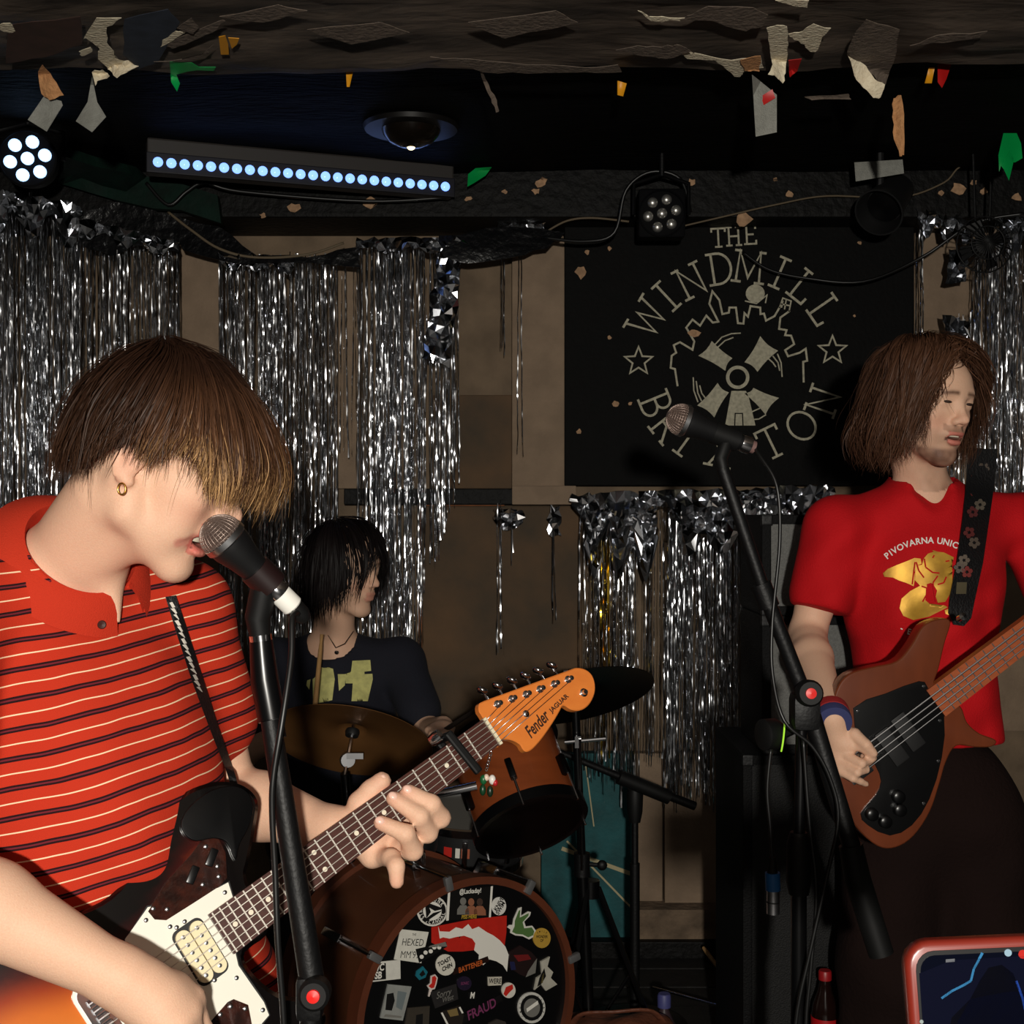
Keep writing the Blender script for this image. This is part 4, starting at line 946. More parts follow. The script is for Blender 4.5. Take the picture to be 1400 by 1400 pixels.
s = sticker([(550, 128), (828, 96), (806, 292), (538, 310)], (16, 15, 14)); mark(s, [(552, 128), (566, 126), (556, 308), (540, 310)], WHT); mark(s, [(816, 98), (829, 96), (816, 290), (804, 292)], WHT)
lettering(s, '@Lackaday!', 690, 128, 30, 4, WHT, 0.02); lettering(s, 'PISS HERE', 682, 286, 24, 3, YEL, 0.02)
for (hx, hy, cl_) in ((645, 190, GRY), (695, 195, SKN), (748, 195, mat('sticker_ink_dim', (70, 52, 44), 0.5))):
    mark(s, circ(hx, hy, 19, 14, 24), cl_); mark(s, [(hx - 18, hy + 24), (hx + 18, hy + 24), (hx + 36, hy + 50), (hx + 38, hy + 82), (hx - 38, hy + 82), (hx - 36, hy + 50)], SKN if cl_ is not GRY else cl_)
s = sticker(circ(866, 220, 45, 24, 56), (232, 230, 222)); lettering(s, 'KNIVE', 866, 206, 30, 60, INK, 0.03); lettering(s, 'SWIM', 876, 232, 30, 60, INK, 0.03)
s = sticker([(450, 350), (700, 300), (914, 278), (912, 380), (900, 470), (640, 500), (552, 500), (450, 445)], (196, 38, 26)); lettering(s, 'JUNKSAN', 690, 385, 34, 4, INK, 0.03)
mark(s, [(490, 345), (500, 375), (560, 378), (600, 350), (640, 360), (676, 330), (700, 362), (740, 346), (790, 380), (830, 400), (870, 430), (905, 470), (925, 520), (915, 624), (890, 585), (850, 560), (806, 548), (768, 584), (738, 570),
         (742, 520), (712, 492), (720, 450), (700, 420), (650, 402), (600, 410), (560, 420), (520, 412), (500, 420)], WHT, 'torn_patch', 0.0005)
s = sticker([(258, 362), (432, 380), (386, 572), (218, 548)], (228, 226, 214)); lettering(s, 'HEXED', 334, 445, 46, -2, INK, -0.005); lettering(s, "MM'99", 315, 522, 46, -2, INK, -0.005); lettering(s, 'THE', 342, 396, 14, -2, INK)
s = sticker([(350, 485), (540, 440), (546, 470), (420, 545), (372, 570)], (14, 14, 14)); mark(s, [(440, 464), (535, 440), (546, 468), (430, 474)], GRY)
for (cx, cy) in ((388, 532), (412, 506), (444, 498), (466, 474), (496, 474)): mark(s, circ(cx, cy, 13, 12), WHT)
s = sticker([(76, 568), (256, 550), (258, 668), (58, 690)], (224, 222, 212)); mark(s, [(94, 576), (166, 570), (168, 670), (76, 680)], INK); lettering(s, '/C', 136, 598, 44, 5, WHT, 0.03); lettering(s, 'SB', 120, 648, 44, 5, WHT, 0.03)
s = sticker(circ(535, 582, 60, 24, 66), (226, 222, 208)); lettering(s, 'TOAST', 528, 562, 28, 28, INK, 0.04); lettering(s, 'CHIN', 545, 596, 28, 28, INK, 0.04)
s = sticker([(586, 606), (795, 528), (806, 560), (582, 644)], (34, 14, 8)); lettering(s, 'BATTENER', 690, 592, 34, 19, ORG, 0.02)
s = sticker([(1085, 405), (1050, 425), (1010, 405), (965, 400), (935, 385), (938, 365), (916, 350), (930, 335), (950, 335), (955, 300), (985, 232), (1005, 225), (1000, 280), (1045, 252), (1062, 256), (1055, 280), (1020, 315), (1030, 345), (1070, 340), (1092, 370)], (226, 224, 214))
mark(s, [(1076, 398), (1045, 412), (1010, 394), (968, 390), (945, 378), (960, 345), (962, 310), (985, 250), (996, 240), (992, 290), (1048, 262), (1046, 278), (1010, 318), (1020, 356), (1066, 350), (1082, 374)], mat('sticker_ink_green', (82, 116, 62), 0.5))
s = sticker(circ(1129, 416, 54, 24, 62), (190, 152, 62)); lettering(s, 'WONDER', 1128, 408, 18, 0, INK, 0.02); lettering(s, 'OF', 1128, 432, 18, 0, INK, 0.02); curve_text(s, 'SMILE', 1129, 416, 42, 130, 50, 12, INK)
s = sticker([(356, 620), (395, 590), (424, 625), (410, 660), (372, 675), (350, 650)], (26, 110, 128)); mark(s, [(372, 640), (395, 612), (410, 640), (385, 655)], INK)
s = sticker([(444, 650), (470, 640), (486, 660), (478, 700), (468, 730), (450, 735), (434, 778), (428, 776), (436, 735), (420, 712), (440, 695)], (228, 214, 206)); mark(s, [(450, 656), (468, 648), (478, 664), (470, 700), (462, 722), (446, 726), (428, 712), (448, 694)], RED)
s = sticker([(440, 750), (600, 698), (612, 792), (470, 850)], (40, 38, 38)); lettering(s, 'Sorry', 520, 760, 44, 18, GRY, 0.0, 0.3); lettering(s, 'West', 545, 790, 34, 18, GRY, 0.0, 0.3)
s = sticker(circ(650, 695, 44, 20), (34, 24, 46)); lettering(s, 'SONIC', 652, 695, 18, 5, PUR, 0.02)
s = sticker([(796, 656), (880, 654), (878, 706), (798, 710)], (206, 200, 184)); lettering(s, 'WERE', 838, 682, 32, 0, INK, 0.02)
s = sticker(circ(923, 738, 42, 22, 48), (228, 222, 210)); mark(s, [(890, 760), (905, 718), (946, 700), (950, 728), (925, 752), (905, 776)], RED)
s = sticker([(676, 752), (716, 746), (720, 788), (680, 794)], (24, 24, 24)); lettering(s, 'M', 698, 770, 40, 0, WHT, 0.02)
s = sticker([(620, 905), (872, 762), (886, 800), (640, 945)], (13, 11, 13)); lettering(s, 'FRAUD', 756, 855, 62, 27, PUR, 0.02)
s = sticker(circ(1064, 845, 84, 28, 96), (214, 212, 204)); mark(s, circ(1064, 845, 70, 24, 80), INK); mark(s, circ(1064, 845, 50, 24, 58), GRY, lift=0.0004); mark(s, [(1030, 850), (1100, 800), (1104, 822), (1034, 872)], WHT, lift=0.0006)
curve_text(s, 'MUTUAL BENEFIT SOC', 1064, 845, 74, 200, -140, 14, INK)
s = sticker([(178, 700), (322, 714), (268, 924), (130, 908)], (150, 152, 148)); mark(s, [(170, 760), (210, 752), (218, 800), (200, 862), (160, 858)], INK); mark(s, [(160, 884), (262, 896), (258, 908), (150, 900)], GRY); mark(s, [(236, 740), (292, 750), (262, 860), (226, 840)], mat('sticker_ink_slate', (110, 120, 122), 0.5))
s = sticker([(300, 846), (434, 834), (428, 960), (282, 960)], (62, 56, 48)); mark(s, [(350, 890), (392, 880), (390, 948), (346, 948)], INK)
s = sticker([(500, 870), (620, 830), (645, 890), (630, 960), (540, 960)], (38, 32, 28)); mark(s, [(540, 862), (600, 846), (612, 890), (560, 900)], mat('sticker_ink_ochre', (128, 108, 66), 0.5)); mark(s, [(502, 876), (512, 872), (552, 950), (540, 952)], WHT); mark(s, [(612, 842), (622, 838), (642, 876), (632, 880)], WHT)
s = sticker([(925, 500), (990, 460), (1060, 500), (1095, 540), (1085, 630), (1030, 655), (990, 640), (930, 600)], (34, 20, 20)); mark(s, [(1040, 620), (1080, 560), (1095, 540), (1085, 630), (1025, 656)], GRY); mark(s, [(950, 520), (1040, 515), (1060, 545), (980, 560)], mat('sticker_ink_maroon', (110, 26, 26), 0.5)); mark(s, [(926, 560), (955, 560), (965, 610), (935, 612)], mat('sticker_ink_navy', (30, 32, 70), 0.5))
s = sticker([(1120, 560), (1175, 530), (1160, 590), (1195, 625), (1180, 660), (1220, 700), (1150, 740), (1120, 700), (1080, 735), (1095, 660), (1128, 640)], (188, 184, 170)); mark(s, [(1110, 660), (1140, 600), (1150, 650), (1120, 700), (1096, 715)], INK); mark(s, [(1126, 640), (1138, 632), (1130, 690), (1116, 696)], mat('sticker_ink_olive', (110, 100, 60), 0.5))
sticker([(800, 940), (850, 915), (900, 930), (915, 970), (800, 970)], (60, 54, 50))

def cymbal(name, label, c, r, up, m, cat='cymbal'):
    o = thing(name, label, cat, c); Mx = axis_m(c, up)
    pr = [(0.006, 0.02), (0.02, 0.019), (0.032, 0.012), (0.04, 0.004), (r * .5, -0.006), (r * .8, -0.016), (r, -0.026), (r, -0.0275), (r * .8, -0.0175), (r * .5, -0.0075), (0.039, 0.0025), (0.031, 0.0105), (0.02, 0.0175), (0.006, 0.0185)]
    MB().lathe(pr, 64, Mx).build('bronze_disc', m, o)
    MB().lathe([(0, -0.012), (0.016, -0.012), (0.018, -0.002), (0.016, 0.004), (0, 0.004)], 16, Mx).build('felt_washer', M_black, o)
    mb = MB(); mb.lathe([(0, 0.03), (0.006, 0.03), (0.008, 0.042), (0.006, 0.05), (0, 0.05)], 12, Mx); mb.cbox(Mx @ Vector((0, 0, 0.043)), (0.034, 0.006, 0.012), Mx.to_3x3()); mb.build('wing_nut', M_chrome, o)
    return o
c1 = P(482, 1000, 3.2); cu1 = Vector((0.1, 0.56, 0.82))
cymbal('crash_cymbal', 'tarnished brown crash cymbal tilted in front of the drummer', c1, 0.20, cu1, M_bronze)
def stand(name, label, base, top, r=0.011, tri=0.32, hub=0.34, m=M_chrome, yaw=0.3, cat='stand'):
    t = thing(name, label, cat, (base[0], base[1], base[2]))
    b_ = Vector(base); tp_ = Vector(top); mid = b_.lerp(tp_, 0.55); mid2 = Vector((mid.x, mid.y, mid.z))
    MB().tube([(b_.x, b_.y, b_.z + 0.04), mid2], r * 1.35, 12).build('lower_tube', m, t); MB().tube([mid2, tp_], r, 12).build('upper_tube', m, t)
    MB().lathe([(0, -0.03), (r * 1.9, -0.03), (r * 1.9, 0.03), (0, 0.03)], 14, Matrix.Translation(mid2)).build('clutch', M_blackpl, t)
    mb = MB(); mb.tube([mid2 + Vector((0.015, 0, 0)), mid2 + Vector((0.05, -0.01, 0))], 0.006, 8); mb.ball(mid2 + Vector((0.052, -0.01, 0)), (0.014, 0.01, 0.014)); mb.build('wing_screw', M_blackpl, t)
    hz = b_.z + hub; MB().lathe([(0, -0.025), (r * 2.2, -0.025), (r * 2.2, 0.02), (0, 0.02)], 14, Matrix.Translation((b_.x, b_.y, hz))).build('leg_collar', m, t)
    for k in range(3):
        a_ = yaw + 2 * math.pi * k / 3; f_ = Vector((b_.x + math.cos(a_) * tri, b_.y + math.sin(a_) * tri, b_.z + 0.012))
        o = MB().tube([(b_.x + math.cos(a_) * .02, b_.y + math.sin(a_) * .02, hz), f_], 0.008, 8).build('leg', m, t); MB().ball(f_, (0.016, 0.016, 0.012), 10).build('rubber_foot', M_rubber, o)
        MB().tube([(b_.x, b_.y, b_.z + 0.09), f_.lerp(Vector((b_.x, b_.y, hz)), 0.5)], 0.005, 6).build('brace', m, t)
    return t
st1 = stand('cymbal_stand', 'chrome cymbal stand holding the tarnished crash cymbal', (c1.x + 0.02, c1.y + 0.10, RZ), tuple(c1 - cu1 * 0.11), m=M_darkst, tri=0.24)
MB().tube([c1 - cu1 * 0.115, c1 + cu1 * 0.052], 0.005, 8).build('tilter_rod', M_chrome, st1)
q = c1 - cu1 * 0.075; mb = MB(); mb.lathe([(0, -.012), (.017, -.012), (.019, 0), (.017, .012), (0, .012)], 16, axis_m(q, (0.3, -1, 0.1))); mb.cbox(q + Vector((0.02, -0.012, 0.012)), (0.04, 0.008, 0.014)); mb.build('tilter', M_steel, st1)
c2_ = P(784, 940, 3.45)
cymbal('ride_cymbal', 'dark cymbal behind the guitar headstock', c2_, 0.21, Vector((-0.18, 0.44, 0.88)), M_darkcy)
st2 = stand('cymbal_stand', 'chrome cymbal stand with thin rod beside the teal board', (pxx(808, 3.45), 3.47, 0.01), tuple(c2_ - Vector((-0.18, 0.44, 0.88)) * 0.02), m=M_blackgl, tri=0.2, hub=0.48, yaw=0.0)
MB().tube([P(793, 1010, 3.4), P(796, 1190, 3.4)], 0.0035, 8).build('thin_rod', M_chrome, st2)
mb = MB(); q = P(800, 1013, 3.42); mb.lathe([(0, -.02), (.012, -.02), (.012, .02), (0, .02)], 14, axis_m(q, (1, 0, 0))); mb.tube([P(772, 1015, 3.42), P(828, 1010, 3.42)], 0.005, 8); mb.cbox(P(790, 1014, 3.41), (0.016, 0.02, 0.03)); mb.build('rod_clamp', M_chrome, st2)
# rack tom
tc_ = P(726, 1128, 3.0); ta = Vector((-0.30, 0.62, 0.72)).normalized(); TM = axis_m(tc_, ta)
tom = thing('rack_tom', 'amber wooden rack tom with black hoops over the bass drum', 'drum', tc_); TR = 0.125
MB().lathe([(TR - .005, 0.01), (TR, 0.01), (TR, 0.215), (TR - .005, 0.215)], 48, TM).build('shell', M_shell, tom)
for z0, nm in ((-0.006, 'bottom_hoop'), (0.208, 'top_hoop')): MB().lathe(ring(TR - 0.002, TR + 0.011, z0, z0 + 0.026), 48, TM).build(nm, M_blackgl, tom)
MB().lathe([(0, 0.0), (TR - 0.001, 0.0), (TR - 0.001, 0.006), (0, 0.006)], 48, TM).build('bottom_head', M_headbl, tom); MB().lathe([(0, 0.216), (TR - 0.001, 0.216), (TR - 0.001, 0.222), (0, 0.222)], 48, TM).build('top_head', mat('coated_head', (200, 196, 186), 0.6), tom)
for k in range(6):
    Mc = TM @ Matrix.Rotation(2 * math.pi * k / 6 + 0.35, 4, 'Z'); l_ = MB().box((TR - 0.002, -0.008, 0.055), (TR + 0.018, 0.008, 0.105), Mc, b=0.004).build('lug', M_darkst, tom)
    MB().tube([Mc @ Vector((TR + 0.012, 0, -0.014)), Mc @ Vector((TR + 0.012, 0, 0.075))], 0.003, 8).build('tension_rod', M_chrome, tom)
mb = MB(); qa = TM @ Vector((-0.10, -0.08, 0.09)); qb = BM @ Vector((-0.02, BR - 0.01, -0.2)); mb.tube([qa, (qb.x, qa.y, qa.z - 0.03), qb], 0.011, 10); mb.lathe([(0, -.02), (.03, -.02), (.028, .02), (0, .03)], 16, axis_m(qb + Vector((0, 0, 0.02)), (0, 0, 1))); mb.build('mount', M_chrome, tom)
# snare drum partly hidden behind the guitar neck
sc_ = P(638, 1142, 3.55); sn = thing('snare_drum', 'dark snare drum with chrome rims and a red and white label', 'drum', sc_); SM = axis_m(sc_, (0.05, -0.12, 1))
MB().lathe([(0.14, -0.05), (0.145, -0.05), (0.145, 0.06), (0.14, 0.06)], 48, SM).build('shell', M_black, sn)
for z0 in (-0.062, 0.048): MB().lathe(ring(0.143, 0.156, z0, z0 + 0.02), 48, SM).build('rim', M_chrome, sn)
MB().lathe([(0, 0.058), (0.143, 0.058), (0.143, 0.062), (0, 0.062)], 48, SM).build('drum_head', mat('coated_head_grey', (120, 118, 112), 0.6), sn)
for k in range(8):
    Mc = SM @ Matrix.Rotation(2 * math.pi * k / 8, 4, 'Z'); MB().box((0.143, -0.007, -0.03), (0.16, 0.007, 0.04), Mc, b=0.003).build('lug', M_chrome, sn)
an0 = -math.pi / 2 - 0.15
for (da, cl_, w_) in ((-0.16, RED, .15), (0.02, WHT, .08), (0.16, mat('label_orange', (170, 88, 60), 0.5), .15)):
    pts = [(math.cos(an0 + da + w_ * (i / 5 - .5)) * 0.1462, math.sin(an0 + da + w_ * (i / 5 - .5)) * 0.1462) for i in range(6)]
    mb = MB(); mb.add([(x, y, z) for z in (-0.008, 0.018) for x, y in pts], [(i, i + 1, i + 7, i + 6) for i in range(5)], SM); mb.build('label_strip', cl_, sn, smooth=False)
stand('snare_stand', 'dark snare stand standing behind the bass drum', (sc_.x, sc_.y, RZ), (sc_.x, sc_.y, sc_.z - 0.055), m=M_darkst, tri=0.2, hub=0.25)
# short microphone stand beside the hi-hat
t = thing('drum_mic_stand', 'short black boom stand in front of the teal board', 'stand', (pxx(870, 3.75), 3.75, 0.01))
d_ = 3.75; hub_ = P(868, 1082, d_)
MB().tube([(hub_.x, d_, 0.05), P(868, 1180, d_)], 0.014, 12).build('lower_tube', M_blackpl, t); MB().tube([P(868, 1180, d_), hub_], 0.010, 12).build('upper_tube', M_blackpl, t)
MB().lathe([(0, -.05), (.016, -.05), (.022, -.02), (.024, .03), (.02, .045), (0, .045)], 16, Matrix.Translation(P(868, 1100, d_))).build('grip', M_rubber, t)
MB().tube([P(750, 1022, d_ - .05), P(848, 1062, d_ - .02), P(950, 1102, d_ + .02)], [0.008, 0.011, 0.013], 10).build('boom', M_blackpl, t)
MB().tube([P(846, 1062, d_ - .03), P(915, 1090, d_ - .01)], 0.021, 12).build('boom_clutch', M_rubber, t)
MB().lathe([(0, 0), (.15, 0), (.15, .012), (.12, .022), (.03, .035), (0, .035)], 40, Matrix.Translation((hub_.x, d_, 0.012))).build('round_base', M_blackpl, t)
# loose things on the floor
def stick(name, label, a, b, r0, r1, m, cat):
    a = Vector(a); b = Vector(b); o = MB().tube([a, a.lerp(b, .1), a.lerp(b, .85), a.lerp(b, .93), b], [r0 * .8, r0, r1, r1 * .7, r1 * .9], 10).build(name, m, None); tag(o, label, cat); return o
M_stick = mat('pale_drumstick_wood', (206, 160, 104), 0.5, var=(20, 0.25))
stick('drumstick', 'wooden drumstick lying against the black speaker cabinet', P(962, 1296, 4.2), P(1006, 1356, 3.95), 0.007, 0.005, M_stick, 'drumstick')
stick('metal_rod', 'thin chrome rod lying on the stage floor', P(892, 1350, 3.9), P(1002, 1380, 3.75), 0.004, 0.004, M_chrome, 'rod')
mb = MB(); hr = P(845, 1420, 3.4); pts = [hr + Vector((math.cos(a_) * 0.09, 0.03 * math.sin(a_ * 2), 0.055 * math.sin(a_) + 0.02)) for a_ in np.linspace(-0.4, math.pi + 0.4, 20)]
bag = thing('leather_bag', 'brown leather bag with a strap on the floor by the bass drum', 'bag', (hr.x, hr.y, 0.012))
s_ = SDF((hr.x - .2, hr.y - .16, -0.02), (hr.x + .2, hr.y + .16, 0.3), 0.006); s_.rbox((hr.x, hr.y, 0.085), (.15, .09, .08), None, .04, .01); s_.ell((hr.x + .06, hr.y - .03, .15), (.08, .06, .035), None, .04)
V_, Q_ = s_.mesh(2); V_[:, 2] += (vnoise(V_, 14) - .5) * .03 * (V_[:, 2] > .03); V_[:, 2] = np.maximum(V_[:, 2], 0.012); M_leath = mat('brown_leather', (120, 70, 50), 0.5, bump=(60, .4), var=(20, .3)); link_mesh('pouch', V_, Q_, M_leath, bag)
MB().tube([tuple(q) for q in crom([(hr.x - .13, hr.y, .13), (hr.x - .1, hr.y - .05, .2), (hr.x - .02, hr.y - .07, .215), (hr.x + .08, hr.y - .05, .21), (hr.x + .13, hr.y, .14)], 6)], 0.012, 8, flat=.4).build('strap', M_leath, bag, angle=180)
bo = P(908, 1400, 3.5); b_ = thing('small_bottle', 'small bottle with a dull blue cap behind the leather bag', 'bottle', (bo.x, bo.y, 0.012))
MB().lathe([(0, .012), (.028, .012), (.03, .03), (.03, .12), (.012, .16), (.012, .17), (0, .17)], 20, Matrix.Translation((bo.x, bo.y, 0))).build('bottle_body', mat('dim_plastic', (60, 46, 52), .4), b_)
MB().lathe([(0, .165), (.018, .165), (.018, .195), (.015, .2), (0, .2)], 20, Matrix.Translation((bo.x, bo.y, 0))).build('cap', mat('dull_blue_cap', (72, 74, 128), .5), b_)

# ---------------------------------------------------------------- drummer
DD = 3.75
dr = thing('person', 'drummer in a navy T-shirt with long black hair, seated behind the cymbal', 'person', (pxx(455, DD), DD, RZ))
def D(px, py, d=DD): return np.array(P(px, py, d))
hc = D(470, 782, 3.72); HR = rot('Z', -28) @ rot('Y', 6)
s_ = SDF(D(300, 1330, 3.95)[:] * np.array((1, 0, 1)) + np.array((-.05, 3.3, -0.25)), D(640, 700, 3.3) * np.array((1, 0, 1)) + np.array((.06, 4.02, .06)), 0.0055)
head_sdf(s_, HR, hc)
nb = D(455, 880, 3.79)
s_.cone(hc + HR @ np.array((-.02, 0, -.05)), nb, .055, .06, .03)
hip = D(450, 1130, 3.86)
s_.ell(nb + np.array((0, .02, -.17)), (.16, .1, .2), None, .05); s_.cone(nb + np.array((0, .02, -.2)), hip, .13, .14, .05)
shR, shL = D(375, 905, 3.78), D(548, 905, 3.8)
s_.cone(shR, shL, .05, .05, .04)
elL, wrL = D(585, 1000, 3.68), D(606, 992, 3.46)
s_.chain([shL, elL, wrL], [.046, .036, .026], .02)
elR, wrR = D(335, 1030, 3.68), D(420, 985, 3.45)
s_.chain([shR, elR, wrR], [.046, .036, .026], .02)
for w0, dx in ((wrL, 1), (wrR, 1)):
    pm = w0 + np.array((.0, -.045, .0)); s_.ell(pm, (.034, .04, .022), None, .015)
    for k in range(4): b0 = pm + np.array((-.024 + .016 * k, -.03, .0)); s_.chain([b0, b0 + np.array((.0, -.025, -.006)), b0 + np.array((.0, -.02, -.03)), b0 + np.array((0, .0, -.034))], [.0095, .009, .008, .007], .004)
    s_.chain([pm + np.array((-.03, .0, 0)), pm + np.array((-.034, -.03, .0)), pm + np.array((-.015, -.045, -.014))], [.011, .010, .008], .006)
knL, knR = D(560, 1150, 3.35), D(400, 1150, 3.4); 
for kn, dx in ((knL, .03), (knR, -.03)): s_.cone(hip + np.array((dx * 2, 0, 0)), kn, .085, .06, .03)
V_, Q_ = s_.mesh(1)
body_d = link_mesh('body', V_, Q_, M_skin, dr, angle=180, cols=head_cols(V_, HR, hc))
tr = SDF(D(330, 1330, 3.95) * np.array((1, 0, 1)) + np.array((-.05, 3.2, -.1)), D(640, 1080, 3.3) * np.array((1, 0, 1)) + np.array((.08, 4.06, .02)), 0.008)
for kn, dx in ((knL, .03), (knR, -.03)): tr.cone(hip + np.array((dx * 2, 0, 0)), kn, .098, .072, .03)
v2, q2 = tr.mesh(2); link_mesh('trousers', v2, q2, M_black, dr, angle=180)
# lower legs and shoes
for kn in (knL, knR):
    mb = MB(); mb.tube([tuple(kn), (kn[0], kn[1] + .06, .30), (kn[0], kn[1] + .13, RZ + .09)], [.062, .056, .04], 14); mb.build('trouser_leg', M_black, dr, angle=180)
    s2 = SDF((kn[0] - .1, kn[1] - .1, RZ - .01), (kn[0] + .1, kn[1] + .24, RZ + .14), .006); s2.cone((kn[0], kn[1] + .14, RZ + .05), (kn[0] - .02, kn[1] + .0, RZ + .035), .045, .038, .02); s2.cut((0, 0, RZ + .002), (0, 0, -1)); v2, q2 = s2.mesh(1); link_mesh('shoe', v2, q2, M_black, dr)
# shirt
M_navy = mat('navy_cotton', (17, 19, 32), 0.9, bump=(160, .2))
s_ = SDF(D(290, 1250, 3.95) * np.array((1, 0, 1)) + np.array((-.05, 3.45, -.1)), D(640, 840, 3.3) * np.array((1, 0, 1)) + np.array((.08, 4.06, .02)), 0.008)
s_.ell(nb + np.array((0, .02, -.18)), (.178, .118, .215), None, .05); s_.cone(nb + np.array((0, .02, -.22)), hip, .145, .165, .06); s_.cone(shR, shL, .064, .064, .05)
s_.chain([shR, shR * .3 + elR * .7], [.066, .062], .03); s_.chain([shL, shL * .3 + elL * .7], [.066, .062], .03)
s_.cone(nb + np.array((0, -.01, -.06)), nb + np.array((0, 0, -.01)), .085, .07, .03)
s_.cone(nb + np.array((0, -.03, .0)), nb + np.array((0, -.02, .12)), .066, .09, .005, 's'); s_.cut(hip + np.array((0, 0, -.02)), (0, 0, -1))
V_, Q_ = s_.mesh(2); V_ += ((vnoise(V_, 16) - .5) * .012)[:, None] * np.array((0, 1, .3)); shirt_d = link_mesh('shirt', V_, Q_, M_navy, dr, angle=180)
M_print = mat('pale_yellow_print', (212, 208, 130), 0.8, var=(50, .4, (120, 118, 76)))
_osc = {}
def on_shirt(px, py, V):
    """depth of the garment's front surface under a photo pixel"""
    k = id(V)
    if k not in _osc: _osc[k] = (V, V[:, 0] / V[:, 1] * F + 700, 700 - (V[:, 2] - CZ) / V[:, 1] * F)
    _, U, W = _osc[k]; d2 = (U - px) ** 2 + (W - py) ** 2; i = np.argpartition(d2, 40)[:40]; y = V[i, 1]; ok = y < y.min() + .03; w_ = 1 / (d2[i][ok] + 6.0); return float((y[ok] * w_).sum() / w_.sum())
def decal(name, poly, V, m, parent, lift=0.004, cuts=3):
    """cloth print draped on the garment surface V: outline in photo pixels"""
    bm = bmesh.new(); vs = [bm.verts.new((p[0], p[1], 0)) for p in poly]; bm.faces.new(vs); bmesh.ops.triangulate(bm, faces=bm.faces[:]); bmesh.ops.subdivide_edges(bm, edges=bm.edges[:], cuts=cuts, use_grid_fill=True)
    for v in bm.verts: v.co = P(v.co.x, v.co.y, on_shirt(v.co.x, v.co.y, V) - lift)
    bm.verts.index_update(); vv = [tuple(v.co) for v in bm.verts]; ff = [[q.index for q in f.verts] for f in bm.faces]; bm.free(); return link_mesh(name, vv, ff, m, parent, angle=180)
Vf = V_[V_[:, 1] < 3.8]
def Z5(x, y): return (x / 3.5 + 300, y / 3.5 + 700)
for pl in ([(505, 715), (530, 712), (542, 740), (552, 800), (540, 900), (520, 905), (516, 800), (500, 800), (498, 910), (448, 918), (446, 800), (470, 780), (490, 770), (470, 770)],
           [(636, 712), (722, 708), (726, 760), (694, 764), (694, 776), (732, 774), (734, 800), (710, 905), (686, 905), (690, 820), (664, 820), (660, 905), (632, 905), (638, 820), (604, 820), (600, 776), (650, 776), (650, 764), (630, 764)],
           [(566, 776), (604, 776), (600, 830), (572, 856)], [(420, 806), (436, 800), (430, 850), (416, 830)]): decal('shirt_print', [Z5(*p) for p in pl], Vf, M_print, dr)
# necklace
MB().tube([P(*Z5(520, 590), 3.66), P(*Z5(556, 650), 3.63), P(*Z5(600, 630), 3.63), P(*Z5(640, 570), 3.66)], 0.0014, 5).build('necklace', M_chrome, dr); MB().ball(P(*Z5(560, 672), 3.625), .006, 8).build('pendant', M_chrome, dr)
def col_black(t, u, a): b = np.array(lin((20, 15, 15))) * (0.6 + u * .9); return np.tile(b, (len(t), 1))
GD = [(0, [(-.04, 0, .15), (.0, 0, .158), (.055, 0, .152), (.095, -.008, .125), (.117, -.02, .075), (.122, -.034, .02)]),
      (25, [(-.04, -.01, .15), (.0, -.03, .155), (.05, -.05, .14), (.094, -.058, .09), (.112, -.058, .02), (.106, -.06, -.06)]),
      (60, [(-.04, -.01, .15), (-.01, -.05, .145), (.02, -.085, .115), (.045, -.1, .05), (.055, -.1, -.03), (.05, -.09, -.1)]),
      (100, [(-.045, -.01, .15), (-.03, -.055, .142), (-.02, -.092, .1), (-.012, -.108, .03), (-.01, -.108, -.05), (-.008, -.1, -.13)]),
      (140, [(-.05, -.01, .148), (-.075, -.045, .125), (-.095, -.075, .08), (-.1, -.09, .01), (-.095, -.092, -.07), (-.085, -.088, -.14)]),
      (180, [(-.055, 0, .147), (-.09, 0, .12), (-.122, 0, .07), (-.128, 0, 0), (-.12, 0, -.08), (-.11, 0, -.15)])]
hair('hair', GD, HR, hc, 1500, .0028, dr, M_haird, col_black, seed=4, wave=.006, segs=10)
stick('drumstick', 'wooden drumstick held upright in front of the navy shirt', wrR + np.array((.02, -.06, -.05)), P(440, 868, 3.55), 0.0075, 0.006, M_stick, 'drumstick')
stick('drumstick', 'dark drumstick pointing from the drummer hand toward the headstock', wrL + np.array((-.02, -.06, -.02)), P(664, 962, 3.3), 0.007, 0.005, mat('dark_stick', (42, 34, 30), .5), 'drumstick')
# drum throne
t = thing('drum_throne', 'black padded drum throne under the seated drummer', 'stool', (hip[0], hip[1], RZ)); zt = hip[2] - .13
MB().lathe([(0, zt - .07), (.15, zt - .07), (.165, zt - .05), (.165, zt - .015), (.15, zt), (0, zt)], 32, Matrix.Translation((hip[0], hip[1] + .02, 0))).build('seat', M_black, t); MB().tube([(hip[0], hip[1] + .02, zt - .07), (hip[0], hip[1] + .02, RZ + .15)], .016, 12).build('post', M_chrome, t)
for k in range(3):
    a_ = .5 + 2 * math.pi * k / 3; MB().tube([(hip[0], hip[1] + .02, RZ + .2), (hip[0] + math.cos(a_) * .24, hip[1] + .02 + math.sin(a_) * .24, RZ + .012)], .01, 8).build('leg', M_chrome, t)
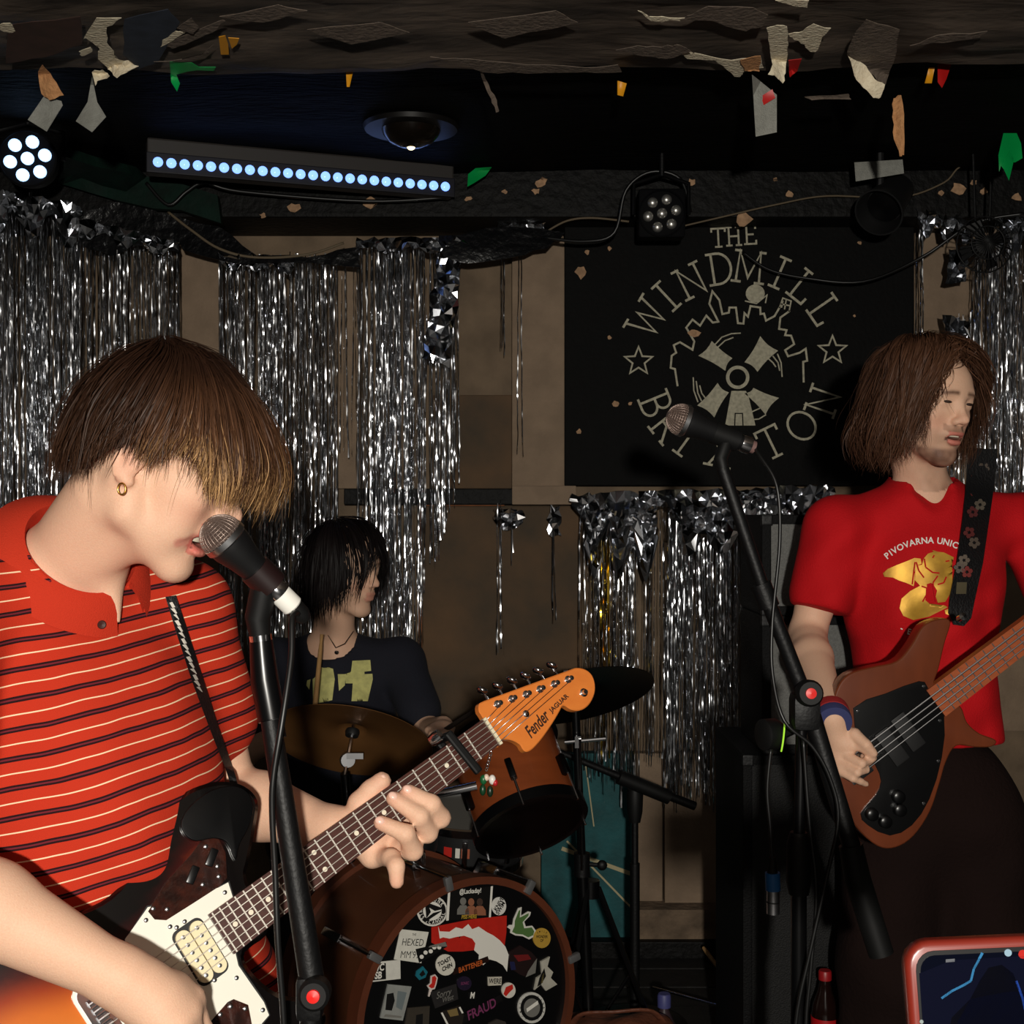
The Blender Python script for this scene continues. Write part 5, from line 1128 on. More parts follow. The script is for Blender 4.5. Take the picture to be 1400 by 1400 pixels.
# ---------------------------------------------------------------- amplifiers and cabinets on the right
M_tolex = mat('black_tolex', (9, 9, 10), 0.7, spec=0.2, bump=(220, .4)); M_grille = mat('grey_grille_cloth', (118, 118, 115), 0.9, var=(240, .25), bump=(320, .5))
def cab(name, label, x0, x1, y0, y1, d, depth, grille=True, floor_z=None):
    z0 = pz(y1, d) if floor_z is None else floor_z; z1 = pz(y0, d); X0, X1 = pxx(x0, d), pxx(x1, d)
    t = thing(name, label, 'speaker', ((X0 + X1) / 2, d + depth / 2, z0))
    MB().box((X0, d + .012, z0), (X1, d + depth, z1), b=.008).build('cabinet', M_tolex, t, smooth=False)
    fr = .022
    for nm, lo, hi in (('frame_rail', (X0, d, z1 - fr), (X1, d + .02, z1)), ('frame_rail', (X0, d, z0), (X1, d + .02, z0 + fr)), ('frame_stile', (X0, d, z0 + fr), (X0 + fr, d + .02, z1 - fr)), ('frame_stile', (X1 - fr, d, z0 + fr), (X1, d + .02, z1 - fr))):
        MB().box(lo, hi, b=.003).build(nm, M_tolex, t, smooth=False)
    MB().box((X0 + fr, d + .006, z0 + fr), (X1 - fr, d + .013, z1 - fr)).build('grille', M_grille if grille else mat('black_grille', (14, 14, 14), .7, bump=(300, .5)), t, smooth=False)
    for sx in (X0 + .012, X1 - .012):
        for sz in (z0 + .012, z1 - .012): MB().box((sx - .014, d - .004, sz - .014), (sx + .014, d + .02, sz + .014), b=.005).build('corner_cap', M_blackpl, t, smooth=False)
    return t
cB = cab('amp_cabinet', 'lower grey-grilled amplifier of the stack behind the bass player', 1042, 1206, 842, 1031, 3.10, .30)
cC = cab('amp_cabinet', 'upper grey-grilled amplifier topping the stack under the foil header', 1042, 1206, 704, 841.5, 3.10, .30)
cD = cab('speaker_cabinet', 'big black speaker cabinet standing beside the bass player legs', 1016, 1214, 1033, 1400, 3.08, .42, False, 0.008)

# ---------------------------------------------------------------- bass player
def B(px, py, d): return np.array(P(px, py, d))
bp_ = thing('person', 'bass player in a red T-shirt with long wavy brown hair looking aside', 'person', (pxx(1280, 2.82), 2.82, 0))
bc = B(1263, 556, 2.80); BRt = rot('Z', -60) @ rot('Y', 8) @ rot('X', -3)
bnk = B(1262, 668, 2.87)
s_ = SDF((B(1040, 700, 2.8)[0], 2.42, .95), (B(1480, 700, 2.9)[0], 3.05, B(0, 420, 2.8)[2]), .0036)
head_sdf(s_, BRt, bc, open_=.003)
s_.cone(bc + BRt @ np.array((-.028, 0, -.05)), bnk, .052, .058, .03)
for y in (-1, 1): s_.cone(bc + BRt @ np.array((-.02, y * .05, -.035)), bnk + np.array((.012 + y * .006, -.045, -.035)), .013, .011, .02)
s_.cone(bnk + np.array((-.1, -.02, -.05)), bnk + np.array((.0, -.04, -.04)), .012, .012, .02); s_.cone(bnk + np.array((.1, -.02, -.05)), bnk + np.array((.0, -.04, -.04)), .012, .012, .02)
s_.ell(bnk + np.array((0, .0, -.18)), (.155, .09, .18), None, .05); s_.cone(bnk + np.array((-.02, .02, -.2)), bnk + np.array((.0, .02, -.42)), .12, .11, .05)
sR, eR, wR = B(1142, 722, 2.84), B(1104, 866, 2.84), B(1138, 980, 2.53)
s_.cone(bnk + np.array((0, .01, -.05)), sR, .05, .052, .04)
s_.chain([sR, sR * .45 + eR * .55, eR], [.052, .047, .037], .02)
s_.chain([eR, eR * .68 + wR * .32 + np.array((-.006, 0, 0)), wR], [.039, .042, .026], .015)
sL, eL, wL = B(1408, 720, 2.92), B(1470, 860, 2.86), B(1445, 840, 2.62)
s_.cone(bnk + np.array((0, .01, -.05)), sL, .05, .052, .04); s_.chain([sL, eL], [.05, .04], .02)
# picking hand
pk = B(1150, 1022, 2.542)
s_.cone(wR, pk, .027, .026, .015); s_.cone(B(1142, 1005, 2.572), B(1160, 1018, 2.527), .024, .02, .012); s_.cone(B(1140, 1010, 2.562), B(1152, 1050, 2.527), .022, .019, .012)
BF = [([B(1163, 1018, 2.522), B(1181, 1023, 2.504), B(1193, 1036, 2.510), B(1188, 1042, 2.520)], [.010, .0088, .0078, .0068]),
      ([B(1159, 1034, 2.517), B(1178, 1044, 2.495), B(1186, 1040, 2.512), B(1180, 1034, 2.522)], [.010, .0088, .0078, .0068]),
      ([B(1154, 1046, 2.517), B(1172, 1056, 2.494), B(1184, 1052, 2.512), B(1176, 1046, 2.524)], [.0095, .0085, .0075, .0066]),
      ([B(1150, 1055, 2.517), B(1166, 1064, 2.499), B(1176, 1068, 2.507), B(1184, 1072, 2.517)], [.0085, .0076, .0068, .006]),
      ([B(1146, 1000, 2.567), B(1168, 1004, 2.517), B(1184, 1018, 2.498), B(1194, 1030, 2.502)], [.014, .0125, .0105, .0085])]
hand_fingers(s_, BF, .0025)
# fretting hand on the bass neck, beyond the frame
BO_ = np.array(P(1284, 956, 2.56)); bu_x = np.array((.805, .06, .589)); bu_y = np.array((-.588, -.02, .808)); bu_z = np.array((.06, -.998, .02))
def bw(u, v, w_): return BO_ + bu_x * u + bu_y * v + bu_z * w_
wL = bw(.33, -.05, -.075); pL = bw(.365, -.035, -.045)
s_.chain([eL, eL * .66 + wL * .34, wL], [.040, .043, .027], .015); s_.cone(wL, pL, .027, .026, .015)
hand_fingers(s_, [([bw(.335 + .024 * k, -.042, -.03), bw(.335 + .026 * k, -.048, .008), bw(.335 + .026 * k, -.026, .026), bw(.335 + .026 * k, .0, .0185)], [.0115, .0105, .0095, .008]) for k in range(4)] + [([pL, bw(.36, .012, -.034), bw(.372, .034, -.02)], [.016, .0135, .011])], .004)
V_, Q_ = s_.mesh(1)
link_mesh('body', V_, Q_, M_skin, bp_, angle=180, cols=head_cols(V_, BRt, bc, open_=.003, beard=1.0, beardcol=(78, 48, 36)))
MB().cbox(bc + BRt @ np.array((.0905, 0, -.0545)), (.008, .026, .005), Matrix(BRt.tolist()), b=.002).build('teeth', M_teeth, bp_)
for sg in (-1, 1): q = bc + BRt @ np.array((.0905, sg * .032, .0125)); MB().ball((0, 0, 0), (.0045, .0115, .0032), 10, Matrix.Translation(q + BRt @ np.array((.0015, 0, .0015))) @ Matrix(BRt.tolist()).to_4x4()).build('eyelashes', mat('dark_lashes', (46, 30, 24), .6), bp_)
# T-shirt
M_red = mat('red_cotton', (198, 14, 23), 0.85, spec=.25, bump=(300, .25), var=(6, .25, (140, 6, 14)))
s_ = SDF((B(1060, 700, 2.8)[0], 2.5, B(0, 1075, 2.8)[2]), (B(1500, 700, 2.95)[0], 3.12, B(0, 600, 2.8)[2]), .0055)
s_.ell(bnk + np.array((0, .0, -.185)), (.176, .112, .20), None, .06)
s_.cone(bnk + np.array((-.012, .015, -.22)), bnk + np.array((.03, .015, -.62)), .148, .152, .06)
s_.cone(bnk + np.array((-.0, .01, -.055)), sR + np.array((.01, 0, -.005)), .068, .066, .05); s_.cone(bnk + np.array((0, .01, -.055)), sL, .068, .068, .05)
slR = sR * .38 + eR * .62 + np.array((.004, -.02, 0)); slL = sL * .4 + eL * .6
s_.cone(sR, slR, .068, .070, .03); s_.cone(sL, slL, .07, .072, .03)
s_.cone(bnk + np.array((0, 0, -.03)), bnk + np.array((0, .01, .015)), .084, .066, .03)
s_.cone(bnk + np.array((.0, .01, .0)), bnk + np.array((.0, -.03, .14)), .062, .1, .006, 's'); s_.cone(bnk + np.array((.0, -.1, .01)), bnk + np.array((.004, -.12, -.052)), .058, .022, .01, 's')
ax = (slR - sR); s_.cut((0, 0, pz(1026, 2.72)), (0, 0, -1))
d_ = slR + (ax / np.linalg.norm(ax)) * .035
X_ = s_.lo[0] + s_.h * np.arange(s_.n[0]); Y_ = s_.lo[1] + s_.h * np.arange(s_.n[1]); Zz = s_.lo[2] + s_.h * np.arange(s_.n[2])
a_ = ax / np.linalg.norm(ax); pd = (X_[:, None, None] - d_[0]) * a_[0] + (Y_[None, :, None] - d_[1]) * a_[1] + (Zz[None, None, :] - d_[2]) * a_[2]
lim = (X_[:, None, None] < sR[0] + .03 + 0 * pd); s_.g = np.where(lim, np.maximum(s_.g, pd), s_.g).astype(np.float32)
V_, Q_ = s_.mesh(2)
fold = np.sin(V_[:, 0] * 55 + V_[:, 2] * 22 + 3 * vnoise(V_, 6)) * .006 * sstep(1.5, 1.15, V_[:, 2]) + (vnoise(V_ * np.array((1, 1, .45)), 17) - .5) * .02 + np.sin((V_[:, 0] * .6 - V_[:, 2]) * 60 + 4 * vnoise(V_, 5)) * .004
V_ += fold[:, None] * np.array((.25, 1, .1)); VB = V_[V_[:, 1] < 2.9]
shirt_b = link_mesh('t_shirt', V_, Q_, M_red, bp_, angle=180)
# collar band
pts = [];
for a_ in np.linspace(0, 2 * math.pi, 40): pts.append((a_,))
M_wprint = mat('white_shirt_print', (240, 236, 228), .7); M_goldp = mat('gold_foil_print', (222, 172, 62), .5, .45, var=(26, .6, (140, 96, 30)))
def text_decal(name, body, cx, cy, size, rotd, V, m, parent, bold=.02, lift=.004):
    vs, fs = text_mesh(body, size, bold); c_, s2 = math.cos(math.radians(rotd)), math.sin(math.radians(rotd)); out = []
    for v in vs:
        x = cx + v.x * c_ - v.y * s2; y = cy - (v.x * s2 + v.y * c_); out.append(tuple(P(x, y, on_shirt(x, y, V) - lift)))
    return link_mesh(name, out, fs, m, parent, smooth=False)
def arc_word(word, cx, cy, r, a0, a1, size, V, m, parent, wid):
    tot = sum(wid.get(c, 1.0) for c in word); acc = 0
    for ch in word:
        w_ = wid.get(ch, 1.0); a = a0 + (a1 - a0) * (acc + w_ / 2) / tot; acc += w_
        if ch != ' ': text_decal('shirt_letter', ch, cx + r * math.cos(math.radians(a)), cy - r * math.sin(math.radians(a)), size, a - 90, V, m, parent)
arc_word('PIVOVARNA UNIC', 1272, 832, 93, 132, 66, 12, VB, M_wprint, bp_, {'I': .5, ' ': .5, 'O': 1.15, 'N': 1.1})
for ch, x, y, r_ in (('-', 1233, 859, -25), ('E', 1243, 864, -14), ('S', 1251, 866, -10), ('T', 1259, 868, -5)): text_decal('shirt_letter', ch, x, y, 11, r_, VB, M_wprint, bp_)
def Z6(x, y): return (x / 4.242 + 1070, y / 4.242 + 660)
for pl in ([(582, 525), (610, 500), (660, 478), (720, 455), (765, 436), (800, 440), (806, 470), (776, 480), (764, 520), (766, 560), (760, 600), (720, 582), (672, 566), (640, 550), (590, 545)],
           [(770, 482), (808, 476), (818, 440), (842, 412), (875, 400), (868, 390), (900, 400), (935, 404), (992, 432), (990, 446), (955, 452), (984, 466), (975, 474), (930, 470), (905, 462), (882, 472), (870, 484), (890, 510), (940, 530), (984, 535), (986, 620), (962, 660), (944, 690), (900, 696), (888, 660), (896, 625), (880, 600), (862, 580), (800, 600), (768, 566)],
           [(800, 596), (836, 590), (838, 630), (826, 680), (850, 700), (846, 714), (792, 714), (780, 690), (782, 650), (740, 668), (714, 700), (716, 740), (752, 762), (830, 758), (940, 712), (958, 722), (850, 776), (758, 796), (700, 772), (678, 728), (690, 672), (740, 628)],
           [(940, 740), (975, 725), (970, 770), (945, 760)]): decal('dragon_print', [Z6(*p) for p in pl], VB, M_goldp, bp_, lift=.004)
M_redline = M_red
def line_decal(pts, wpx, V, m, parent, name='print_line', lift=.006):
    mb = MB()
    for p, q in zip(pts[:-1], pts[1:]):
        p = Z6(*p); q = Z6(*q); dx, dy = q[0] - p[0], q[1] - p[1]; l = math.hypot(dx, dy) + 1e-6; nx, ny = -dy / l * wpx / 2, dx / l * wpx / 2
        mb.add([P(x, y, on_shirt(x, y, V) - lift) for x, y in ((p[0] - nx, p[1] - ny), (q[0] - nx, q[1] - ny), (q[0] + nx, q[1] + ny), (p[0] + nx, p[1] + ny))], [(0, 1, 2, 3)])
    return mb.build(name, m, parent, smooth=False)
for l in ([(768, 460), (760, 520), (752, 590)], [(775, 460), (790, 510), (820, 550)], [(822, 440), (830, 490), (870, 520), (910, 524)], [(950, 545), (935, 580), (900, 590)], [(900, 540), (872, 580), (880, 640), (890, 690)], [(806, 600), (836, 610), (834, 650), (812, 690)], [(880, 420), (870, 436)], [(968, 452), (945, 456)]): line_decal(l, 1.9, VB, M_red, bp_)
# trousers, shoes
M_brown = mat('dark_brown_trousers', (30, 19, 17), .95, spec=.1, bump=(120, .3), var=(8, .3, (20, 13, 12)))
s_ = SDF((pxx(1150, 2.8), 2.55, .03), (pxx(1500, 2.9), 3.12, pz(1000, 2.75)), .009)
hp = bnk + np.array((.03, .02, -.62))
s_.ell(hp + np.array((0, 0, -.06)), (.168, .13, .16), None, .05)
for sx in (-1, 1): s_.chain([hp + np.array((sx * .085, 0, -.12)), (hp[0] + sx * .11, hp[1] - .02, .5), (hp[0] + sx * .12, hp[1] + .01, .08)], [.115, .098, .088], .05)
s_.cut((0, 0, .05), (0, 0, -1)); V_, Q_ = s_.mesh(2); V_ += ((vnoise(V_, 11) - .5) * .02)[:, None] * np.array((.4, 1, 0)); link_mesh('trousers', V_, Q_, M_brown, bp_, angle=180)
for sx in (-1, 1):
    x0 = hp[0] + sx * .12; y0 = hp[1]; s2 = SDF((x0 - .09, y0 - .3, -.01), (x0 + .09, y0 + .14, .14), .007); s2.cone((x0, y0 + .04, .06), (x0 + sx * .02, y0 - .17, .045), .055, .045, .02); s2.cut((0, 0, .008), (0, 0, -1)); v2, q2 = s2.mesh(1); link_mesh('shoe', v2, q2, M_black, bp_)
# wristbands
fa = (wR - eR) / np.linalg.norm(wR - eR)
for k, (cl_, of) in enumerate((((150, 26, 28), -.012), ((52, 58, 104), .012))):
    q = wR + fa * of; MB().lathe([(.029, -.011), (.034, -.010), (.035, 0), (.034, .010), (.029, .011)], 24, axis_m(q, fa)).build('wristband', mat('fabric_wristband', cl_, .8), bp_)
# hair
def col_br(t, u, a):
    c0 = np.array(lin((44, 28, 22))); c1 = np.array(lin((104, 70, 50))); f = np.clip(.15 + .5 * u + .25 * t, 0, 1)[:, None]; return c0 * (1 - f) + c1 * f
GB = [(0, [(-.04, 0, .146), (0, 0, .152), (.04, -.002, .15), (.072, -.006, .138), (.092, -.014, .118), (.098, -.034, .098)]),
      (14, [(-.04, -.006, .147), (.01, -.02, .155), (.058, -.036, .148), (.09, -.058, .115), (.096, -.076, .06), (.09, -.08, .01)]),
      (35, [(-.04, -.01, .147), (.01, -.035, .152), (.052, -.06, .136), (.078, -.084, .09), (.085, -.094, .01), (.08, -.086, -.07)]),
      (65, [(-.045, -.01, .147), (-.01, -.055, .143), (.025, -.088, .112), (.046, -.105, .045), (.054, -.106, -.05), (.05, -.09, -.12)]),
      (100, [(-.045, -.01, .147), (-.03, -.058, .14), (-.018, -.092, .1), (-.008, -.108, .02), (-.004, -.108, -.07), (-.002, -.092, -.14)]),
      (140, [(-.05, -.01, .147), (-.075, -.048, .126), (-.098, -.076, .08), (-.106, -.09, 0), (-.104, -.09, -.08), (-.092, -.082, -.145)]),
      (180, [(-.055, 0, .147), (-.092, 0, .122), (-.12, 0, .07), (-.128, 0, -.01), (-.122, 0, -.085), (-.108, 0, -.15)])]
hair('hair', GB, BRt, bc, 4200, .0020, bp_, M_hairb, col_br, seed=9, wave=.015, wf=12, segs=22, depth=(.84, 1.0), t1=(.8, 1.04), jit=.006, basecol=(30, 19, 15))

# ---------------------------------------------------------------- bass guitar
BSD = 2.56
ux = Vector((.80, .06, .585)).normalized(); vx = Vector((-.59, -.02, .81))
BO = P(1284, 956, BSD); BG = frame_m(BO, ux, vx)     # x along neck, y up-left, z toward the back or front
if (BG.to_3x3() @ Vector((0, 0, 1))).y > 0: BG = frame_m(BO, ux, -vx)
def plane_uv(Mx, px, py):
    o = Vector((0, 0, CZ)); dr_ = P(px, py, 1.0) - o; n = Mx.to_3x3() @ Vector((0, 0, 1)); t = (Mx.translation - o).dot(n) / dr_.dot(n); l = Mx.inverted() @ (o + dr_ * t); return (l.x, l.y)
def ccw(q):
    ar = sum(q[i][0] * q[(i + 1) % len(q)][1] - q[(i + 1) % len(q)][0] * q[i][1] for i in range(len(q))); return q if ar > 0 else q[::-1]
def rounded_slab(poly, z0, z1, b, Mx, name, m, parent, smooth_n=4, closed=True, cols=None):
    """outline polygon (smoothed) extruded with a rounded edge"""
    pl = ccw([tuple(p) for p in crom(poly, smooth_n, True)]); bm = bmesh.new()
    vs = [bm.verts.new((p[0], p[1], z0)) for p in pl]; f = bm.faces.new(vs); r = bmesh.ops.extrude_face_region(bm, geom=[f]); nv = [g for g in r['geom'] if isinstance(g, bmesh.types.BMVert)]
    for v in nv: v.co.z = z1
    bm.normal_update(); ed = [e for e in bm.edges if abs(e.verts[0].co.z - e.verts[1].co.z) < 1e-6]
    if b > 0: bmesh.ops.bevel(bm, geom=ed, offset=b, segments=3, profile=.6, affect='EDGES', clamp_overlap=True)
    bmesh.ops.recalc_face_normals(bm, faces=bm.faces[:]); bm.verts.index_update()
    V = [tuple(Mx @ v.co) for v in bm.verts]; Fc = [[q.index for q in f.verts] for f in bm.faces]; L = np.array([tuple(v.co) for v in bm.verts]); bm.free()
    return link_mesh(name, V, Fc, m, parent, smooth=True, angle=35, cols=None if cols is None else cols(L, pl))
bg = thing('bass_guitar', 'brown bass guitar with a black pickguard held by the red-shirt player', 'guitar', P(1210, 1158, BSD))
M_bassw = mat('brown_bass_wood', (114, 55, 29), .3, var=(9, .4, (80, 37, 20)), stretch=(3, 1, 1), coat=.5)
bo_ = [(1300, 850), (1284, 846), (1262, 856), (1246, 882), (1226, 904), (1192, 912), (1160, 922), (1143, 945), (1136, 985), (1140, 1040), (1150, 1090), (1170, 1130), (1200, 1157), (1225, 1159), (1250, 1143), (1272, 1110), (1285, 1072), (1294, 1042), (1308, 1020), (1334, 1022), (1357, 1021), (1362, 1012), (1340, 1003), (1323, 988), (1314, 966), (1296, 958), (1278, 938), (1284, 914), (1292, 880)]
rounded_slab([plane_uv(BG, *p) for p in bo_], -.04, 0, .006, BG, 'body', M_bassw, bg)
M_pg = mat('black_pickguard', (8, 8, 9), .28)
pgp = [(1166, 968), (1210, 948), (1256, 931), (1268, 940), (1290, 978), (1287, 1035), (1270, 1092), (1246, 1128), (1216, 1142), (1186, 1128), (1176, 1112), (1196, 1088), (1204, 1068), (1196, 1046), (1178, 1020)]
rounded_slab([plane_uv(BG, *p) for p in pgp], 0, .0035, .001, BG, 'pickguard', M_pg, bg, 2)
M_neck = mat('amber_maple_neck', (176, 92, 46), .4, var=(14, .35, (130, 60, 30)), stretch=(1, 8, 8))
n0 = plane_uv(BG, 1283, 953); n1 = plane_uv(BG, 1500, 793)
def mbx(nm, u0, u1, v0a, v0b, z0, z1, m, parent): 
    mb = MB(); mb.add([(u0, -v0a, z0), (u1, -v0b, z0), (u1, v0b, z0), (u0, v0a, z0), (u0, -v0a, z1), (u1, -v0b, z1), (u1, v0b, z1), (u0, v0a, z1)], [(0, 3, 2, 1), (4, 5, 6, 7), (0, 1, 5, 4), (1, 2, 6, 5), (2, 3, 7, 6), (3, 0, 4, 7)], BG); return mb.build(nm, m, parent, smooth=False)
mbx('neck', -.01, .60, .031, .022, -.012, .006, M_neck, bg); mbx('fretboard', -.012, .60, .0312, .0222, .006, .010, mat('amber_fretboard', (168, 84, 42), .45, var=(16, .4, (120, 54, 28)), stretch=(1, 8, 8)), bg)
for k in range(1, 21): 
    u = .60 - (.86 * (1 - 2 ** (-k / 12))); 
    if u > 0: mbx('fret', u - .001, u + .001, .03 - .008 * u / .6, .03 - .008 * u / .6, .010, .0112, M_steel, bg)
mbx('headstock', .60, .78, .03, .045, -.016, .0, M_bassw, bg)
bu = plane_uv(BG, 1180, 1058)
for k in range(4):
    v = -.019 + .0127 * k; v2 = -.0145 + .0097 * k
    MB().tube([BG @ Vector((bu[0], v, .014)), BG @ Vector((.60, v2, .0135))], .0012 + .0002 * k, 6).build('string', M_steel, bg)
q = BG @ Vector((bu[0] - .005, 0, .006)); MB().cbox(q, (.05, .06, .014), BG.to_3x3(), b=.003).build('bridge', M_chrome, bg)
for (x, y) in ((1190, 1112), (1208, 1122), (1228, 1106), (1226, 1088)):
    u, v = plane_uv(BG, x, y); k_ = MB().lathe([(0, .003), (.013, .003), (.012, .016), (.009, .018), (0, .018)], 18, BG @ Matrix.Translation((u, v, 0))).build('knob', M_blackgl, bg)
for (u, v) in (plane_uv(BG, 1240, 1000), plane_uv(BG, 1218, 1020)): MB().box((-.016, -.038, .003), (.016, .038, .009), BG @ Matrix.Translation((u, v - .0, 0)), b=.003).build('pickup', M_black, bg)
for (x, y) in ((1262, 938), (1284, 985), (1282, 1040), (1262, 1098), (1172, 972)):
    u, v = plane_uv(BG, x, y); MB().lathe([(0, .003), (.003, .003), (.003, .0045), (0, .005)], 10, BG @ Matrix.Translation((u, v, 0))).build('screw', M_chrome, bg)
MB().lathe([(0, 0), (.006, 0), (.005, .012), (.008, .016), (0, .018)], 12, axis_m(P(1311, 846, BSD - .005), (0.2, -1, .4))).build('strap_button', M_chrome, bg)
# strap with flowers
M_strap = mat('black_strap', (13, 13, 15), .55, bump=(200, .3))
st = thing('guitar_strap', 'black guitar strap embroidered with dull red flowers over the red shirt', 'strap', P(1315, 850, 2.6))
def ribbon_px(name, L, Rr, V, m, parent, lift, n=18, th=.003):
    vs = []; fs = []
    for i in range(n + 1):
        t = i / n
        for (pl, u) in ((L, 0), (Rr, 1)):
            k = t * (len(pl) - 1); j = min(int(k), len(pl) - 2); f = k - j; x = pl[j][0] * (1 - f) + pl[j + 1][0] * f; y = pl[j][1] * (1 - f) + pl[j + 1][1] * f
            d_ = (pl[j][2] * (1 - f) + pl[j + 1][2] * f) if len(pl[j]) > 2 else on_shirt(x, y, V) - lift
            vs.append(P(x, y, d_))
        for q in (vs[-2], vs[-1]): pass
        a, b = vs[-2], vs[-1]; vs.append(a + Vector((0, th, 0))); vs.append(b + Vector((0, th, 0)))
    for i in range(n):
        a = 4 * i; b = a + 4; fs += [(a, a + 1, b + 1, b), (a + 3, a + 2, b + 2, b + 3), (a, b, b + 2, a + 2), (a + 1, a + 3, b + 3, b + 1)]
    fs += [(0, 2, 3, 1), (4 * n, 4 * n + 1, 4 * n + 3, 4 * n + 2)]
    return link_mesh(name, [tuple(v) for v in vs], fs, m, parent, angle=50)
sl_ = [(1324, 612), (1322, 650), (1316, 710), (1308, 770), (1299, 815), (1297, 838), (1304, 854)]; sr_ = [(1364, 614), (1360, 660), (1352, 715), (1344, 770), (1333, 820), (1328, 845), (1318, 856)]
ribbon_px('webbing', sl_, sr_, VB, M_strap, st, .012)
for i, (x, y, cl_) in enumerate([(1334, 672, (110, 40, 36)), (1340, 690, (96, 86, 74)), (1330, 700, (90, 34, 34)), (1325, 728, (96, 36, 34)), (1332, 742, (92, 80, 70)), (1318, 766, (104, 92, 80)), (1322, 782, (120, 44, 40)), (1312, 776, (96, 84, 76)), (1336, 650, (84, 40, 36)), (1345, 640, (80, 70, 62))]):
    for k in range(5):
        a_ = k * 1.257 + i; decal('flower_petal', [(x + 5 * math.cos(a_) + 3.4 * math.cos(b_), y + 5 * math.sin(a_) + 3.4 * math.sin(b_)) for b_ in np.linspace(0, 6.28, 7)[:-1]], VB, mat('petal_thread', cl_, .8) if k == 0 else bpy.data.materials[-1] if False else mat('petal_thread', cl_, .8), st, lift=.0165, cuts=1)
decal('woven_label', [(1308, 796), (1322, 796), (1321, 812), (1307, 812)], VB, mat('olive_label', (84, 76, 54), .8), st, lift=.0155, cuts=1)

# ---------------------------------------------------------------- microphone stand on the right
M_wire = mat('grille_wire_steel', (170, 150, 140), .4, .8)
def mic(name, label, grille_c, tail, group=None, ring_m=None, rg=.0255, parts=True):
    g = Vector(grille_c); tl = Vector(tail); ax = (tl - g).normalized(); L_ = (tl - g).length; t = thing(name, label, 'microphone', g); Mx = axis_m(g, ax)
    mg = mat('steel_mesh_grille', (150, 128, 118), .45, .6, bump=(900, 1.0)); nb_ = mg.node_tree
    MB().lathe([(0, -rg), (rg * .4, -rg * .93), (rg * .72, -rg * .7), (rg * .93, -rg * .36), (rg, 0), (rg * .98, rg * .1)], 32, Mx).build('grille', mg, t)
    MB().lathe([(rg * .98, -.001), (rg * 1.05, 0), (rg * 1.05, .007), (rg * .97, .009)], 32, Mx).build('grille_band', M_steel, t)
    # crossing wires of the basket
    for k in range(16):
        a_ = math.pi * k / 16; MB().tube([Mx @ Vector((math.cos(a_) * rg * 1.012 * math.sin(p), math.sin(a_) * rg * 1.012 * math.sin(p), -rg * 1.012 * math.cos(p))) for p in np.linspace(-math.pi / 2, math.pi / 2, 15)], .0004, 4).build('grille_wire', M_wire, t, angle=180)
    for z_ in (-.1, -.25, -.4, -.54, -.67, -.79, -.89, -.96): r_ = rg * 1.012 * math.sqrt(1 - z_ * z_); MB().tube([Mx @ Vector((math.cos(a_) * r_, math.sin(a_) * r_, rg * z_)) for a_ in np.linspace(0, 2 * math.pi, 25)], .0004, 4, caps=False).build('grille_wire', M_wire, t, angle=180)
    MB().lathe([(rg * .97, .008), (rg * .95, .016), (rg * .78, .034), (rg * .62, L_ * .7), (rg * .48, L_), (0, L_)], 28, Mx).build('handle', mat('black_mic_body', (16, 16, 17), .42), t)
    return t, Mx, L_
MD = 2.12
m_g, m_t = P(932, 574, MD), P(1016, 606, MD + .02)
mt, MM, ML = mic('microphone', 'vocal microphone on the boom stand in front of the sign board', m_g, m_t)
t = mt; MB().lathe([(.0135, ML - .004), (.0145, ML), (.0145, ML + .012), (.0, ML + .012)], 20, MM).build('connector_ring', M_chrome, t)
MB().lathe([(.0105, ML + .012), (.0105, ML + .02), (0, ML + .02)], 20, MM).build('plug', mat('pinkish_plug', (120, 92, 88), .4), t)
ms = thing('microphone_stand', 'black boom microphone stand beside the bass player', 'stand', (pxx(1092, MD), MD, 0.01))
cl = P(1104, 962, MD); e0 = P(976, 628, MD + .01); e1 = P(1205, 1300, MD - .03)
MB().tube([MM @ Vector((0, .0, ML * .5)), MM @ Vector((0, .0, ML * .9))], .0185, 18).build('mic_clip', M_rubber, ms)
MB().tube([MM @ Vector((0, 0, ML * .75)), P(985, 628, MD), P(992, 655, MD)], [.012, .011, .008], 10).build('clip_neck', M_rubber, ms)
MB().tube([P(988, 640, MD), P(1046, 812, MD)], .0105, 12).build('boom_tube', M_blackpl, ms)
MB().tube([P(1046, 812, MD), P(1106, 965, MD)], .0125, 12).build('boom_tube', M_blackpl, ms)
MB().tube([P(1106, 965, MD), P(1165, 1160, MD - .02)], .015, 12).build('boom_tube', M_blackpl, ms)
MB().tube([P(1163, 1155, MD - .02), P(1172, 1200, MD - .02), P(1205, 1305, MD - .03)], [.019, .021, .02], 14).build('boom_grip', M_rubber, ms)
MB().tube([P(1040, 798, MD), P(1052, 830, MD)], .017, 12).build('boom_joint', M_steel if False else M_blackpl, ms)
MB().tube([(pxx(1092, MD), MD, .06), (pxx(1092, MD), MD, pz(1180, MD))], .013, 12).build('lower_tube', M_blackgl, ms); MB().tube([(pxx(1092, MD), MD, pz(1185, MD)), P(1096, 985, MD)], .0095, 12).build('upper_tube', M_blackgl, ms)
MB().lathe([(0, -.05), (.016, -.05), (.02, -.03), (.02, .03), (.014, .05), (0, .05)], 16, Matrix.Translation((pxx(1092, MD), MD, pz(1180, MD)))).build('height_clutch', M_rubber, ms)
MB().cbox(P(1100, 972, MD), (.045, .05, .06), b=.012).build('boom_clamp', M_blackpl, ms)
kb = MB().lathe([(0, -.03), (.018, -.03), (.0215, -.02), (.0215, -.002), (.018, .004), (0, .004)], 20, axis_m(P(1108, 948, MD - .04), (0, -1, .1))).build('clamp_knob', M_rubber, ms)
